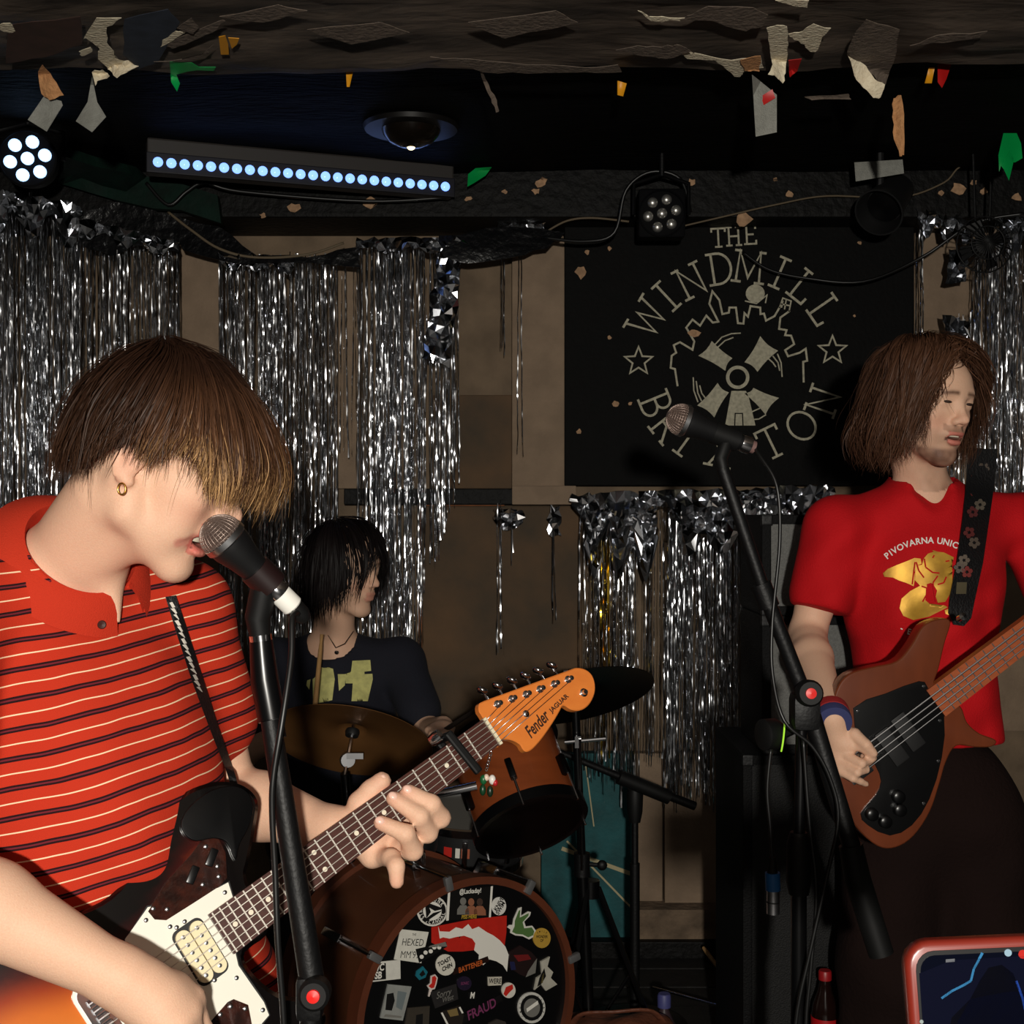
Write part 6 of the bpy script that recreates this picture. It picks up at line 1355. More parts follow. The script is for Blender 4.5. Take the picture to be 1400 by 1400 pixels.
MB().lathe([(0, .003), (.009, .003), (.0085, .007), (0, .008)], 18, axis_m(P(1108, 948, MD - .04), (0, -1, .1))).build('red_button', mat('red_button', (226, 30, 24), .4), ms)
dc = P(1052, 1004, MD + .02); MB().lathe([(0, -.02), (.02, -.02), (.0255, -.01), (.0255, .012), (.02, .016), (0, .016)], 24, axis_m(dc, (-.9, -.4, 0))).build('clutch_disc', M_rubber, ms)
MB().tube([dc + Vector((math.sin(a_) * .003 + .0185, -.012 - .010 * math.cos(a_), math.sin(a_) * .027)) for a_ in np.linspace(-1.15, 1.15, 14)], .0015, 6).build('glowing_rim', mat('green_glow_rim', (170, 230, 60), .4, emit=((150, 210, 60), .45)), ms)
MB().tube([dc + Vector((.02, 0, 0)), P(1096, 990, MD)], .009, 8).build('clutch_arm', M_blackpl, ms)
for k in range(3):
    a_ = -.9 + 2 * math.pi * k / 3; f_ = Vector((pxx(1092, MD) + math.cos(a_) * .3, MD + math.sin(a_) * .3, .016)); o = MB().tube([(pxx(1092, MD), MD, .09), f_], .009, 8).build('leg', M_blackgl, ms); MB().ball(f_, (.014, .014, .012), 10).build('rubber_foot', M_rubber, o)
# cables on that stand
bolt_cable([MM @ Vector((0, 0, ML + .02)), P(1040, 625, MD), P(1062, 665, MD - .02), P(1066, 740, MD - .02), P(1056, 850, MD - .02), P(1056, 920, MD - .03), P(1072, 985, MD - .05), P(1110, 1020, MD - .05), P(1135, 1065, MD - .05), P(1146, 1120, MD - .05), P(1130, 1200, MD - .05), P(1108, 1300, MD - .05), P(1088, 1400, MD - .05), P(1080, 1560, MD - .05)], .0032, M_cable, 'cable', 'black microphone cable draped down the right-hand boom stand')
bolt_cable([P(1098, 1010, MD - .04), P(1106, 1120, MD - .04), P(1116, 1220, MD - .04), P(1108, 1330, MD - .04), P(1102, 1400, MD - .04), P(1100, 1540, MD - .04)], .0032, M_cable, 'cable', 'black cable hanging straight beside the right stand post')
cb = thing('audio_cable', 'dangling cable end with a blue band and silver plug', 'cable', P(1057, 1250, MD - .02))
MB().tube([tuple(q) for q in crom([V3(p) for p in (P(1054, 1024, MD), P(1049, 1080, MD), P(1053, 1130, MD), P(1056, 1180, MD))], 6)], .003, 8).build('cord', M_cable, cb, angle=180)
MB().tube([P(1056, 1172, MD), P(1056, 1194, MD)], [.005, .009], 12).build('strain_relief', M_rubber, cb); MB().tube([P(1056, 1193, MD), P(1057, 1217, MD)], .0122, 16).build('blue_band', mat('blue_tape_band', (32, 96, 160), .45), cb)
MB().tube([P(1057, 1216, MD), P(1057, 1249, MD)], .0105, 16).build('plug_shell', M_steel, cb); MB().tube([P(1057, 1232, MD), P(1057, 1234, MD)], .0109, 16).build('plug_groove', M_black, cb)
# cola bottle
cx_, cy_ = pxx(1128, 3.0), 3.0
pc_ = thing('pedal_case', 'low black case under the dark drink bottle', 'case', (cx_, cy_ + .02, 0.008)); MB().box((cx_ - .2, cy_ - .05, .008), (cx_ + .035, cy_ + .06, .205), b=.01).build('case_body', M_tolex, pc_, smooth=False); MB().tube([(cx_ - .12, cy_ - .05, .11), (cx_ - .12, cy_ - .07, .12), (cx_ - .02, cy_ - .07, .12), (cx_ - .02, cy_ - .05, .11)], .006, 8).build('handle', M_rubber, pc_)
bt = thing('drink_bottle', 'dark cola bottle with a red cap and red label', 'bottle', (cx_, cy_, .205)); T_ = Matrix.Translation((cx_, cy_, .205))
MB().lathe([(0, .002), (.028, .0), (.031, .01), (.029, .06), (.031, .075), (.031, .13), (.027, .155), (.016, .185), (.0125, .205), (.0125, .216), (0, .216)], 28, T_).build('bottle_body', mat('cola_in_bottle', (26, 12, 9), .1, spec=.7), bt)
MB().lathe([(.0316, .078), (.0318, .08), (.0318, .125), (.0316, .127)], 28, T_).build('label', mat('red_label', (176, 20, 26), .4), bt); MB().lathe([(0, .21), (.0148, .21), (.0148, .228), (.013, .231), (0, .231)], 24, T_).build('cap', mat('red_cap', (150, 22, 26), .4), bt)
wv = [(.0322 * math.cos(a_), .0322 * math.sin(a_), .1 + .012 * math.sin(a_ * 3)) for a_ in np.linspace(-2.4, -.7, 14)]; mb = MB(); mb.add([(x, y, z + dz) for dz in (-.005, .005) for x, y, z in wv], [(i, i + 1, i + 15, i + 14) for i in range(13)], T_); mb.build('label_wave', WHT, bt, angle=180)
# phone held up by somebody in front
PD = .62
ph = thing('phone', 'phone in a red-orange case filming the stage', 'phone', P(1330, 1400, PD))
PO = P(1400, 1396, PD); PM = frame_m(PO, Vector((1, .0, .045)), Vector((0, .12, 1)))
if (PM.to_3x3() @ Vector((0, 0, 1))).y > 0: PM = PM @ Matrix.Rotation(math.pi, 4, 'X')
u0, v1 = plane_uv(PM, 1236, 1288); hw = -u0; hh = v1
def rrect(x0, x1, y0, y1, r, n=6): return [(cx + r * math.cos(a), cy + r * math.sin(a)) for cx, cy, b_ in ((x1 - r, y1 - r, 0), (x0 + r, y1 - r, 90), (x0 + r, y0 + r, 180), (x1 - r, y0 + r, 270)) for a in np.radians(np.linspace(b_, b_ + 90, n))]
x0, x1, y1, y0 = u0, u0 + .152, hh, hh - .076
def slab(name, q, z0, z1, b, m):
    bm = bmesh.new(); f = bm.faces.new([bm.verts.new((p[0], p[1], z0)) for p in q]); r = bmesh.ops.extrude_face_region(bm, geom=[f])
    for g in r['geom']:
        if isinstance(g, bmesh.types.BMVert): g.co.z = z1
    ed = [e for e in bm.edges if abs(e.verts[0].co.z - e.verts[1].co.z) < 1e-6]; bmesh.ops.bevel(bm, geom=ed, offset=b, segments=3, profile=.5, affect='EDGES') if b else None
    bmesh.ops.recalc_face_normals(bm, faces=bm.faces[:]); bm.verts.index_update(); V = [tuple(PM @ v.co) for v in bm.verts]; Fc = [[w.index for w in f.verts] for f in bm.faces]; bm.free(); return link_mesh(name, V, Fc, m, ph, angle=35)
slab('case', rrect(x0, x1, y0, y1, .012), -.011, 0, .003, mat('translucent_red_case', (92, 26, 17), .3, spec=.3))
slab('phone_body', rrect(x0 + .0045, x1 - .0045, y0 + .0045, y1 - .0045, .009), -.004, .0006, 0, M_blackgl)
slab('screen', rrect(x0 + .0065, x1 - .0065, y0 + .0065, y1 - .0065, .007), .0004, .0011, 0, mat('phone_screen_dark', (3, 4, 9), .12, spec=.08, emit=((8, 10, 26), .4)))
def scr(pts, col, e, nm='screen_image'):
    q = ccw([plane_uv(PM, *p) for p in pts]); MB().prism(q, .0009, .0014, PM).build(nm, mat('screen_pixels', (4, 4, 6), .15, spec=.08, emit=(col, e * .75)), ph, smooth=False)
scr([(1300, 1312), (1400, 1306), (1430, 1308), (1430, 1420), (1262, 1420), (1256, 1330)], (8, 12, 34), 1.0)
scr([(1338, 1340), (1350, 1322), (1368, 1318), (1384, 1330), (1392, 1352), (1420, 1370), (1420, 1430), (1290, 1430), (1300, 1390), (1325, 1365)], (5, 5, 9), .7)
for l, c_ in (([(1286, 1364), (1300, 1354), (1316, 1346), (1326, 1340), (1330, 1324), (1342, 1302)], (70, 150, 200)), ([(1388, 1340), (1396, 1362), (1400, 1380)], (50, 90, 190))):
    for p, q in zip(l[:-1], l[1:]):
        dx, dy = q[0] - p[0], q[1] - p[1]; n_ = math.hypot(dx, dy); nx, ny = -dy / n_ * 1.6, dx / n_ * 1.6
        scr([(p[0] - nx, p[1] - ny), (q[0] - nx, q[1] - ny), (q[0] + nx, q[1] + ny), (p[0] + nx, p[1] + ny)], c_, 1.1)
scr([(1377 + 5 * math.cos(a_), 1302 + 5 * math.sin(a_)) for a_ in np.linspace(0, 6.28, 13)[:-1]], (170, 200, 210), 1.3)
scr([(1397 + 6 * math.cos(a_), 1304 + 6 * math.sin(a_)) for a_ in np.linspace(0, 6.28, 13)[:-1]], (220, 50, 40), 1.3)
scr([(1292, 1311), (1304, 1310), (1304, 1314), (1292, 1315)], (150, 150, 150), .8)
scr([(1259 + 2.6 * math.cos(a_), 1396 + 2.6 * math.sin(a_)) for a_ in np.linspace(0, 6.28, 13)[:-1]], (200, 210, 200), 1.0)
# ---------------------------------------------------------------- electric guitar of the singer
def Sg(px, py, d): return np.array(P(px, py, d))
nut = P(669, 1002, 1.81); heel = P(305, 1275, 1.58); gx = (nut - heel).normalized()
GG = frame_m(nut, gx, Vector((-.6, 0, .8)))
def gu(px, py): return plane_uv(GG, px, py)
def gw(u, v, w): return np.array(GG @ Vector((u, v, w)))
gt = thing('electric_guitar', 'sunburst offset electric guitar with a white pickguard and orange headstock', 'guitar', P(215, 1400, 1.5))
HU = -.44
ol = [(.125, .105), (.118, .135), (.09, .156), (.05, .165), (0, .152), (-.07, .115), (-.13, .122), (-.2, .152), (-.27, .16), (-.33, .13), (-.362, .05), (-.36, -.04), (-.33, -.11), (-.27, -.155), (-.2, -.17), (-.13, -.155), (-.08, -.14),
      (-.03, -.15), (.02, -.168), (.05, -.16), (.045, -.13), (.018, -.1), (.006, -.06), (.012, -.036), (.05, -.031), (.06, .031), (.075, .05), (.1, .075)]
ol = ccw([tuple(p) for p in crom([(u + HU, v) for u, v in ol], 5, True)])
def inset(pl, d):
    out = []; n = len(pl)
    for i in range(n):
        a = Vector(pl[i - 1]); b = Vector(pl[(i + 1) % n]); t = (b - a).normalized(); out.append((pl[i][0] - t.y * d, pl[i][1] + t.x * d))
    return out
from mathutils.geometry import delaunay_2d_cdt, intersect_point_quad_2d
def in_poly(x, y, pl):
    r = False; j = len(pl) - 1
    for i in range(len(pl)):
        if (pl[i][1] > y) != (pl[j][1] > y) and x < (pl[j][0] - pl[i][0]) * (y - pl[i][1]) / (pl[j][1] - pl[i][1]) + pl[i][0]: r = not r
        j = i
    return r
ZB = -.007
tp_ = inset(ol, .005); A_ = np.array(ol)
pts = [Vector(p) for p in tp_]; n0_ = len(pts)
for x in np.arange(A_[:, 0].min(), A_[:, 0].max(), .012):
    for y in np.arange(A_[:, 1].min(), A_[:, 1].max(), .012):
        if in_poly(x, y, tp_) and np.min((A_[:, 0] - x) ** 2 + (A_[:, 1] - y) ** 2) > .009 ** 2: pts.append(Vector((x, y)))
cv, ce, cf, *_r = delaunay_2d_cdt(pts, [(i, (i + 1) % n0_) for i in range(n0_)], [], 1, 1e-6)
vs = [(p.x, p.y, ZB) for p in cv]; fs = [list(f) for f in cf]; k0 = len(vs)
rings = [[(p[0], p[1], ZB) for p in tp_], [(p[0], p[1], ZB - .005) for p in ol], [(p[0], p[1], ZB - .035) for p in ol], [(p[0], p[1], ZB - .04) for p in tp_]]
for r_ in rings: vs += r_
n_ = len(ol)
for j in range(3):
    for i in range(n_): a = k0 + j * n_ + i; b = k0 + j * n_ + (i + 1) % n_; fs.append((a + n_, b + n_, b, a))
fs.append([k0 + 3 * n_ + i for i in range(n_)][::-1])
L_ = np.array(vs); dd = np.sqrt(((L_[:, None, :2] - A_[None]) ** 2).sum(2)).min(1); dd = np.where(np.arange(len(L_)) >= k0 + n_, 0, dd)
def ramp(x, st):
    out = np.zeros((len(x), 3))
    for a in range(3): out[:, a] = np.interp(x, [q[0] for q in st], [lin(q[1])[a] for q in st])
    return out
cols = ramp(dd, [(0, (8, 6, 6)), (.036, (10, 6, 6)), (.056, (60, 12, 9)), (.076, (150, 54, 18)), (.1, (206, 106, 36)), (.14, (220, 128, 50))])
M_burst = mat('sunburst_lacquer', (200, 110, 40), .18, attr='Col', coat=.4)
link_mesh('body', [tuple(GG @ Vector(v)) for v in vs], fs, M_burst, gt, smooth=True, angle=35, cols=cols)
def gprism(name, px, z0, z1, m, sm=0, parent=None, b=0):
    q = [gu(*p) for p in px]
    if sm: q = [tuple(p) for p in crom(q, sm, True)]
    return MB().prism(ccw(q), z0, z1, GG).build(name, m, parent or gt, smooth=False)
M_white = mat('white_pickguard', (240, 236, 222), .35); M_tort = mat('dark_tortoise_plate', (34, 18, 15), .12, spec=.7, var=(60, .7, (74, 34, 24)), coat=.6, bump=(70, .15))
pg = gprism('pickguard', [(172, 1284), (203, 1240), (250, 1232), (300, 1213), (313, 1206), (319, 1225), (322, 1250), (327, 1275), (322, 1298), (327, 1320), (345, 1346), (362, 1370), (369, 1388), (357, 1402), (335, 1425), (275, 1432), (212, 1405), (172, 1340)], ZB, ZB + .003, M_white)
gprism('pickguard_edge', [(171, 1286), (202, 1238), (250, 1230), (301, 1211), (315, 1204), (321, 1225), (324, 1250), (329, 1275), (324, 1298), (329, 1319), (347, 1344), (364, 1369), (371, 1388), (358, 1405), (336, 1428), (275, 1435), (211, 1408), (170, 1340)], ZB, ZB + .0018, M_black)
gprism('control_plate', [(203, 1246), (212, 1257), (228, 1258), (266, 1234), (300, 1212), (311, 1200), (309, 1165), (300, 1147), (280, 1144), (262, 1168), (228, 1206)], ZB, ZB + .0045, M_tort)
gprism('control_plate', [(284, 1402), (312, 1370), (320, 1366), (340, 1374), (345, 1400), (338, 1432), (290, 1436)], ZB, ZB + .0045, M_tort)
for (x, y) in ((210, 1242), (229, 1243), (278, 1209), (300, 1198), (298, 1184), (282, 1157), (200, 1258), (233, 1267), (242, 1268), (253, 1260), (308, 1220), (324, 1337), (360, 1381), (316, 1376), (302, 1387), (336, 1379), (294, 1340)):
    u, v = gu(x, y); MB().lathe([(0, .0), (.0027, 0), (.0027, .0052), (.0015, .006), (0, .006)], 10, GG @ Matrix.Translation((u, v, ZB))).build('screw', M_steel, gt)
for (x, y) in ((290, 1172), (264, 1196)):
    u, v = gu(x, y); MB().box((-.011, -.005, 0), (.011, .005, .0075), GG @ Matrix.Translation((u, v, ZB)) @ Matrix.Rotation(.6, 4, 'Z'), b=.002).build('slide_switch', M_blackgl, gt)
# humbucker
pu, pv = gu(275, 1301)
Mp = GG @ Matrix.Translation((pu, pv, ZB)) @ Matrix.Rotation(-.03, 4, 'Z')
M_cream = mat('cream_bobbin', (236, 222, 182), .4)
MB().prism(rrect(-.0205, .0205, -.037, .037, .009), .0025, .0036, Mp).build('pickup_cutout', M_black, gt, smooth=False)
for sx in (-1, 1):
    bo2 = MB().prism(rrect(sx * .0095 - .0088, sx * .0095 + .0088, -.034, .034, .0085), .003, .0095, Mp).build('pickup_bobbin', M_cream, gt, smooth=True, angle=30)
    for k in range(6): MB().lathe([(0, .009), (.0026, .009), (.0026, .0102), (0, .0106)], 10, Mp @ Matrix.Translation((sx * .0095, -.026 + .0104 * k, 0))).build('pole_piece', M_steel, bo2)
# bridge
bu_, bv_ = gu(128, 1368)
Mb = GG @ Matrix.Translation((-.60, 0.0, ZB))
MB().prism(rrect(-.017, .017, -.052, .052, .016), .0, .004, Mb).build('bridge_surround', M_white, gt, smooth=False); MB().prism(rrect(-.013, .013, -.047, .047, .0125), .0, .0075, Mb).build('bridge_tray', M_chrome, gt, smooth=True, angle=30)
for k in range(6): MB().tube([Mb @ Vector((-.006, -.026 + .0104 * k, .012)), Mb @ Vector((.006, -.026 + .0104 * k, .012))], .0042, 10).build('saddle', M_steel, gt)
MB().lathe([(0, 0), (.03, 0), (.03, .004), (.026, .006), (0, .006)], 28, GG @ Matrix.Translation((-.685, .0, ZB))).build('tailpiece_plate', M_blackgl, gt)
# neck
M_rose = mat('rosewood_board', (74, 38, 30), .42, var=(30, .5, (44, 22, 18)), stretch=(1, 9, 9)); M_maple = mat('amber_maple', (222, 128, 56), .3, var=(9, .3, (196, 98, 38)), stretch=(1, 7, 7), coat=.5)
def hwid(u): return .0208 + (.028 - .0208) * (-u / .44)
def gslab(nm, u0, u1, z0, z1, m, k=1.0):
    a, b = hwid(u0) * k, hwid(u1) * k; mb = MB(); mb.add([(u0, -a, z0), (u1, -b, z0), (u1, b, z0), (u0, a, z0), (u0, -a, z1), (u1, -b, z1), (u1, b, z1), (u0, a, z1)], [(0, 3, 2, 1), (4, 5, 6, 7), (0, 1, 5, 4), (1, 2, 6, 5), (2, 3, 7, 6), (3, 0, 4, 7)], GG); return mb.build(nm, m, gt, smooth=False)
gslab('fretboard', -.443, 0, -.001, .006, M_rose)
prof = [(math.cos(a), -math.sin(a)) for a in np.linspace(0, math.pi, 11)]
mb = MB(); vs = []; fs = []
us = np.linspace(-.44, .0, 12)
for u in us: vs += [(u, hwid(u) * c_, -.001 + .020 * s2) for c_, s2 in prof]
for i in range(11):
    for j in range(10): a = i * 11 + j; fs.append((a, a + 1, a + 12, a + 11))
    fs.append((i * 11 + 10, i * 11, i * 11 + 11, i * 11 + 21))
fs += [list(range(11)), [121 + j for j in range(11)][::-1]]
mb.add(vs, fs, GG); mb.build('neck', M_maple, gt, angle=60)
M_fret = mat('nickel_fret', (214, 208, 196), .4, .2)
def fpos(k): return -.61 * (1 - 2 ** (-k / 12))
for k in range(1, 23):
    u = fpos(k); h_ = hwid(u) * .985; MB().tube([GG @ Vector((u, -h_, .0062)), GG @ Vector((u, h_, .0062))], .0011, 6).build('fret', M_fret, gt)
M_dot = mat('cream_inlay', (232, 222, 200), .4)
for k in (3, 5, 7, 9, 12, 15, 17, 19, 21):
    u = (fpos(k) + fpos(k - 1)) / 2
    for v in ((-.0125, .0125) if k == 12 else (0,)): MB().lathe([(0, .0055), (.0032, .0055), (.0032, .0064), (0, .0065)], 14, GG @ Matrix.Translation((u, v, 0))).build('inlay_dot', M_dot, gt)
MB().cbox(GG @ Vector((.002, 0, .004)), (.0045, .0425, .011), GG.to_3x3()).build('nut', mat('bone_nut', (226, 216, 186), .4), gt, smooth=False)
def Zh(x, y): return (x / 6.364 + 620, y / 6.364 + 880)
hs = [(262, 640), (230, 590), (228, 530), (270, 497), (480, 420), (700, 340), (1000, 232), (1080, 206), (1160, 222), (1215, 272), (1240, 350), (1236, 430), (1200, 510), (1150, 560), (1090, 580), (1030, 570), (985, 542), (955, 542), (932, 584), (900, 640), (850, 720), (780, 820), (720, 890), (680, 925), (640, 938), (610, 915), (590, 880), (550, 852), (500, 834), (440, 832), (400, 862), (386, 884)]
HZ = -.002
hq = ccw([tuple(p) for p in crom([gu(*Zh(*p)) for p in hs], 3, True)]); hi_ = inset(hq, .0015)
mb = MB(); n_ = len(hq); vs = [(p[0], p[1], HZ) for p in hi_] + [(p[0], p[1], HZ - .0015) for p in hq] + [(p[0], p[1], HZ - .013) for p in hq] + [(p[0], p[1], HZ - .0145) for p in hi_]
fs = [list(range(n_)), [3 * n_ + i for i in range(n_)][::-1]] + [(j * n_ + n_ + i, j * n_ + n_ + (i + 1) % n_, j * n_ + (i + 1) % n_, j * n_ + i) for j in range(3) for i in range(n_)]
mb.add(vs, fs, GG); mb.build('headstock', M_maple, gt, angle=35)
posts = [(385, 525), (510, 480), (635, 440), (755, 395), (880, 350), (1000, 310)]; btn = [(300, 385), (432, 345), (560, 298), (676, 255), (788, 212), (908, 165)]
pp = []
for p, b_ in zip(posts, btn):
    u, v = gu(*Zh(*p)); pp.append((u, v)); o = MB().lathe([(0, 0), (.0055, 0), (.0055, .0015), (.0032, .002), (.0032, .011), (.0036, .0125), (0, .013)], 16, GG @ Matrix.Translation((u, v, HZ))).build('tuner_post', M_chrome, gt)
    u2, v2 = gu(*Zh(*b_)); MB().tube([GG @ Vector((u, v, HZ - .018)), GG @ Vector((u2, v2, HZ - .018))], .0022, 8).build('tuner_shaft', M_chrome, gt)
    dxy = Vector((u2 - u, v2 - v)).normalized(); MB().ball((0, 0, 0), (.009, .0048, .008), 14, GG @ Matrix.Translation((u2, v2, HZ - .018)) @ Matrix.Rotation(math.atan2(dxy.y, dxy.x) + .6, 4, 'Z')).build('tuner_button', M_chrome, gt)
    MB().box((-.009, -.007, -.026), (.009, .007, -.0145), GG @ Matrix.Translation((u, v, HZ)), b=.003).build('tuner_housing', M_chrome, gt)
u, v = gu(*Zh(630, 610)); MB().lathe([(0, 0), (.005, 0), (.005, .003), (.003, .0045), (0, .005)], 14, GG @ Matrix.Translation((u, v, HZ))).build('string_tree', M_chrome, gt)
u, v = gu(*Zh(1135, 425)); MB().lathe([(0, 0), (.0062, 0), (.0062, .002), (.004, .0035), (.0035, .008), (0, .008)], 16, GG @ Matrix.Translation((u, v, HZ))).build('headstock_ring', M_chrome, gt)
for k in range(6):
    v0 = .0172 - .0069 * k; vb = .026 - .0104 * k; up, vp = pp[k]
    MB().tube([GG @ Vector((-.60, vb, ZB + .0165)), GG @ Vector((.002, v0, .0096))], .00075 - .00006 * k, 5).build('string', M_fret, gt, angle=180); MB().tube([GG @ Vector((.002, v0, .0096)), GG @ Vector((up, vp - .003, HZ + .006))], .00055, 5).build('string', M_steel, gt, angle=180)
M_ink = mat('dark_decal_ink', (48, 26, 14), .5)
def gtext(body, x0, y0, x1, y1, h, bold, shear, lens=1.0):
    vs, fs = text_mesh(body, 1.0, bold, shear); xs = [v.x for v in vs]; w_ = max(xs) - min(xs); cx, cy = (x0 + x1) / 2, (y0 + y1) / 2; Lx = math.hypot(x1 - x0, y1 - y0); ex, ey = (x1 - x0) / Lx, (y1 - y0) / Lx; out = []
    for v in vs:
        a = v.x / w_ * Lx; b = v.y * h; X = cx + ex * a + ey * b; Y = cy + ey * a - ex * b; u, v_ = gu(*Zh(X, Y)); out.append(tuple(GG @ Vector((u, v_, HZ + .0005))))
    return link_mesh('decal_lettering', out, fs, M_ink, gt, smooth=False)
gtext('Fender', 640, 800, 815, 610, 150, .022, .45); gtext('JAGUAR', 845, 590, 1000, 445, 58, .03, 0)
# black leather flap of the strap over the horn
stp = thing('guitar_strap', 'thin black guitar strap with a white pattern across the striped shirt', 'strap', P(300, 1120, 1.62))
q = [gu(*p) for p in ((248, 1122), (262, 1100), (290, 1080), (320, 1074), (340, 1084), (347, 1106), (340, 1132), (328, 1154), (322, 1176), (310, 1152), (292, 1146), (268, 1150), (252, 1140))]
rounded_slab(q, ZB + .001, ZB + .007, .002, GG, 'leather_end', mat('black_glossy_leather', (6, 6, 7), .25, spec=.3), stp, 3)
# capo
cp = thing('capo', 'black capo clamped on the guitar neck near the headstock', 'capo', GG @ Vector((-.05, 0, 0)))
Mc = GG @ Matrix.Translation((-.055, 0, 0)) @ Matrix.Rotation(.1, 4, 'Z')
MB().box((-.006, -.033, .0105), (.006, .036, .0185), Mc, b=.003).build('bar', M_rubber, cp, smooth=False); MB().box((-.006, .026, -.028), (.006, .036, .016), Mc, b=.003).build('clamp_arm', M_blackpl, cp, smooth=False); MB().box((-.006, -.02, -.034), (.006, .036, -.024), Mc, b=.003).build('lower_jaw', M_blackpl, cp, smooth=False)
MB().lathe([(0, -.008), (.008, -.008), (.009, 0), (.008, .008), (0, .008)], 14, Mc @ Matrix.Translation((-.014, .04, .006)) @ Matrix.Rotation(.8, 4, 'Y')).build('screw_knob', M_chrome, cp)
# keychain charm
kc = thing('keychain', 'small keychain charm dangling below the guitar nut', 'charm', P(664, 1092, 1.79))
for k in range(6): MB().tube([P(671 - 1.2 * k + 1.6 * math.cos(a_), 1030 + 4.4 * k + 2.8 * math.sin(a_), 1.79) + Vector((0, .002 * math.sin(a_) * (k % 2), 0)) for a_ in np.linspace(0, 2 * math.pi, 11)], .0007, 5, caps=False).build('chain_link', M_chrome, kc, angle=180)
for (x, y, rx, ry, cl_) in ((661, 1066, 5, 7, (26, 88, 48)), (665, 1063, 4, 5, (222, 196, 176)), (673, 1066, 5, 7, (220, 214, 206)), (677, 1070, 4, 5, (176, 34, 38)), (660, 1080, 4.5, 8, (18, 56, 32)), (670, 1082, 4.5, 8, (20, 40, 26))):
    c_ = P(x, y, 1.79); MB().ball(c_, (rx / F * 1.79, .005, ry / F * 1.79), 12).build('charm_piece', mat('enamel', cl_, .35), kc)

# ---------------------------------------------------------------- singer
sp = thing('person', 'singer in an orange-red striped polo shirt playing the sunburst guitar at a microphone', 'person', (-.56, 1.72, 0))
sc = Sg(212, 634, 1.605); SR = rot('Y', 24) @ rot('Z', 3); OPEN = .012
nk = Sg(95, 775, 1.68); hbase = sc + SR @ np.array((-.03, 0, -.055)); nA = (hbase - nk) / np.linalg.norm(hbase - nk)
mid = np.array((-.57, 1.69, 1.345)); wv_ = np.array((.69, .72, 0)); nr = np.array((.72, -.69, 0))
shL_, shR_ = mid + wv_ * .165, mid - wv_ * .17
elL_, elR_ = Sg(312, 1088, 1.84), Sg(-110, 1190, 1.40)
wrL_, wrR_ = gw(-.236, .012, -.062), Sg(168, 1338, 1.415)
ch = mid + np.array((.02, 0, -.2)); hipc = Sg(235, 1330, 1.80)
Rt = np.stack([nr, wv_, np.array((0, 0, 1.))], 1)
s_ = SDF((-.80, 1.27, .72), (-.02, 2.02, 1.72), .0036)
head_sdf(s_, SR, sc, open_=OPEN, jaw=.006)
s_.cone(hbase, nk, .054, .062, .03); s_.cone(sc + SR @ np.array((-.02, -.056, -.03)), nk + nr * .055 - nA * .03, .011, .012, .018)
s_.cone(sc + SR @ np.array((.02, 0, -.085)), nk + nr * .045 + nA * .02, .02, .022, .03)
s_.ell(ch, (.115, .165, .2), Rt, .05); s_.cone(ch + np.array((.03, 0, -.15)), hipc, .115, .105, .05)
s_.cone(nk + np.array((.9, -.44, 0)) * .05, nk + np.array((.9, -.44, 0)) * .080 + np.array((0, 0, -.066)), .034, .004, .02)
s_.cone(nk - nA * .03, shL_, .055, .05, .04); s_.cone(nk - nA * .03, shR_, .055, .05, .04)
s_.chain([shL_, shL_ * .5 + elL_ * .5, elL_], [.052, .046, .040], .02); s_.chain([elL_, elL_ * .7 + wrL_ * .3, wrL_], [.042, .045, .027], .015)
s_.chain([shR_, shR_ * .5 + elR_ * .5, elR_], [.054, .048, .042], .02); s_.chain([elR_, elR_ * .66 + wrR_ * .34, wrR_], [.044, .048, .029], .015)
# strumming hand
pc_ = Sg(214, 1368, 1.425); s_.cone(wrR_, pc_, .030, .034, .02)
kn = [Sg(262, 1366, 1.445), Sg(256, 1384, 1.425), Sg(243, 1400, 1.41), Sg(226, 1410, 1.405)]
for q_ in kn: s_.cone(wrR_ * .4 + pc_ * .6, q_, .026, .0155, .014)
for i, q_ in enumerate(kn):
    L1 = (.042, .046, .042, .034)[i]; s_.chain([q_, q_ + np.array((.012, .01, -L1)), q_ + np.array((.006, .032, -L1 - .022)), q_ + np.array((-.006, .04, -L1 - .034))], [.0125, .0108, .0095, .008], .006)
s_.chain([pc_ + np.array((.015, .02, .005)), Sg(258, 1402, 1.46), Sg(268, 1430, 1.465), Sg(272, 1452, 1.46)], [.018, .0145, .012, .009], .01)
# fretting hand
pm = gw(-.205, -.012, -.045); s_.cone(wrL_, pm, .029, .030, .02); s_.cone(pm, gw(-.165, -.036, -.036), .026, .018, .015); s_.cone(pm, gw(-.222, -.040, -.034), .024, .017, .015)
FR = [([gw(-.150, -.044, -.030), gw(-.130, -.050, .006), gw(-.138, -.026, .026), gw(-.152, .004, .0175)], [.0138, .0132, .0122, .0102]),
      ([gw(-.172, -.046, -.030), gw(-.156, -.055, .006), gw(-.162, -.029, .029), gw(-.174, .008, .0175)], [.0138, .0132, .0122, .0102]),
      ([gw(-.194, -.048, -.030), gw(-.186, -.062, .006), gw(-.190, -.036, .028), gw(-.206, -.007, .0175)], [.0132, .0126, .0116, .0098]),
      ([gw(-.216, -.046, -.028), gw(-.216, -.052, .006), gw(-.222, -.062, .022), gw(-.232, -.078, .020)], [.0122, .0116, .0108, .0094]),
      ([gw(-.212, .006, -.042), gw(-.198, .024, -.030), gw(-.180, .030, -.019), gw(-.164, .033, -.010)], [.018, .0165, .0145, .0125])]
hand_fingers(s_, FR, .005)
V_, Q_ = s_.mesh(1); C_ = head_cols(V_, SR, sc, open_=OPEN, jaw=.006, beard=.12, beardcol=(150, 110, 92))
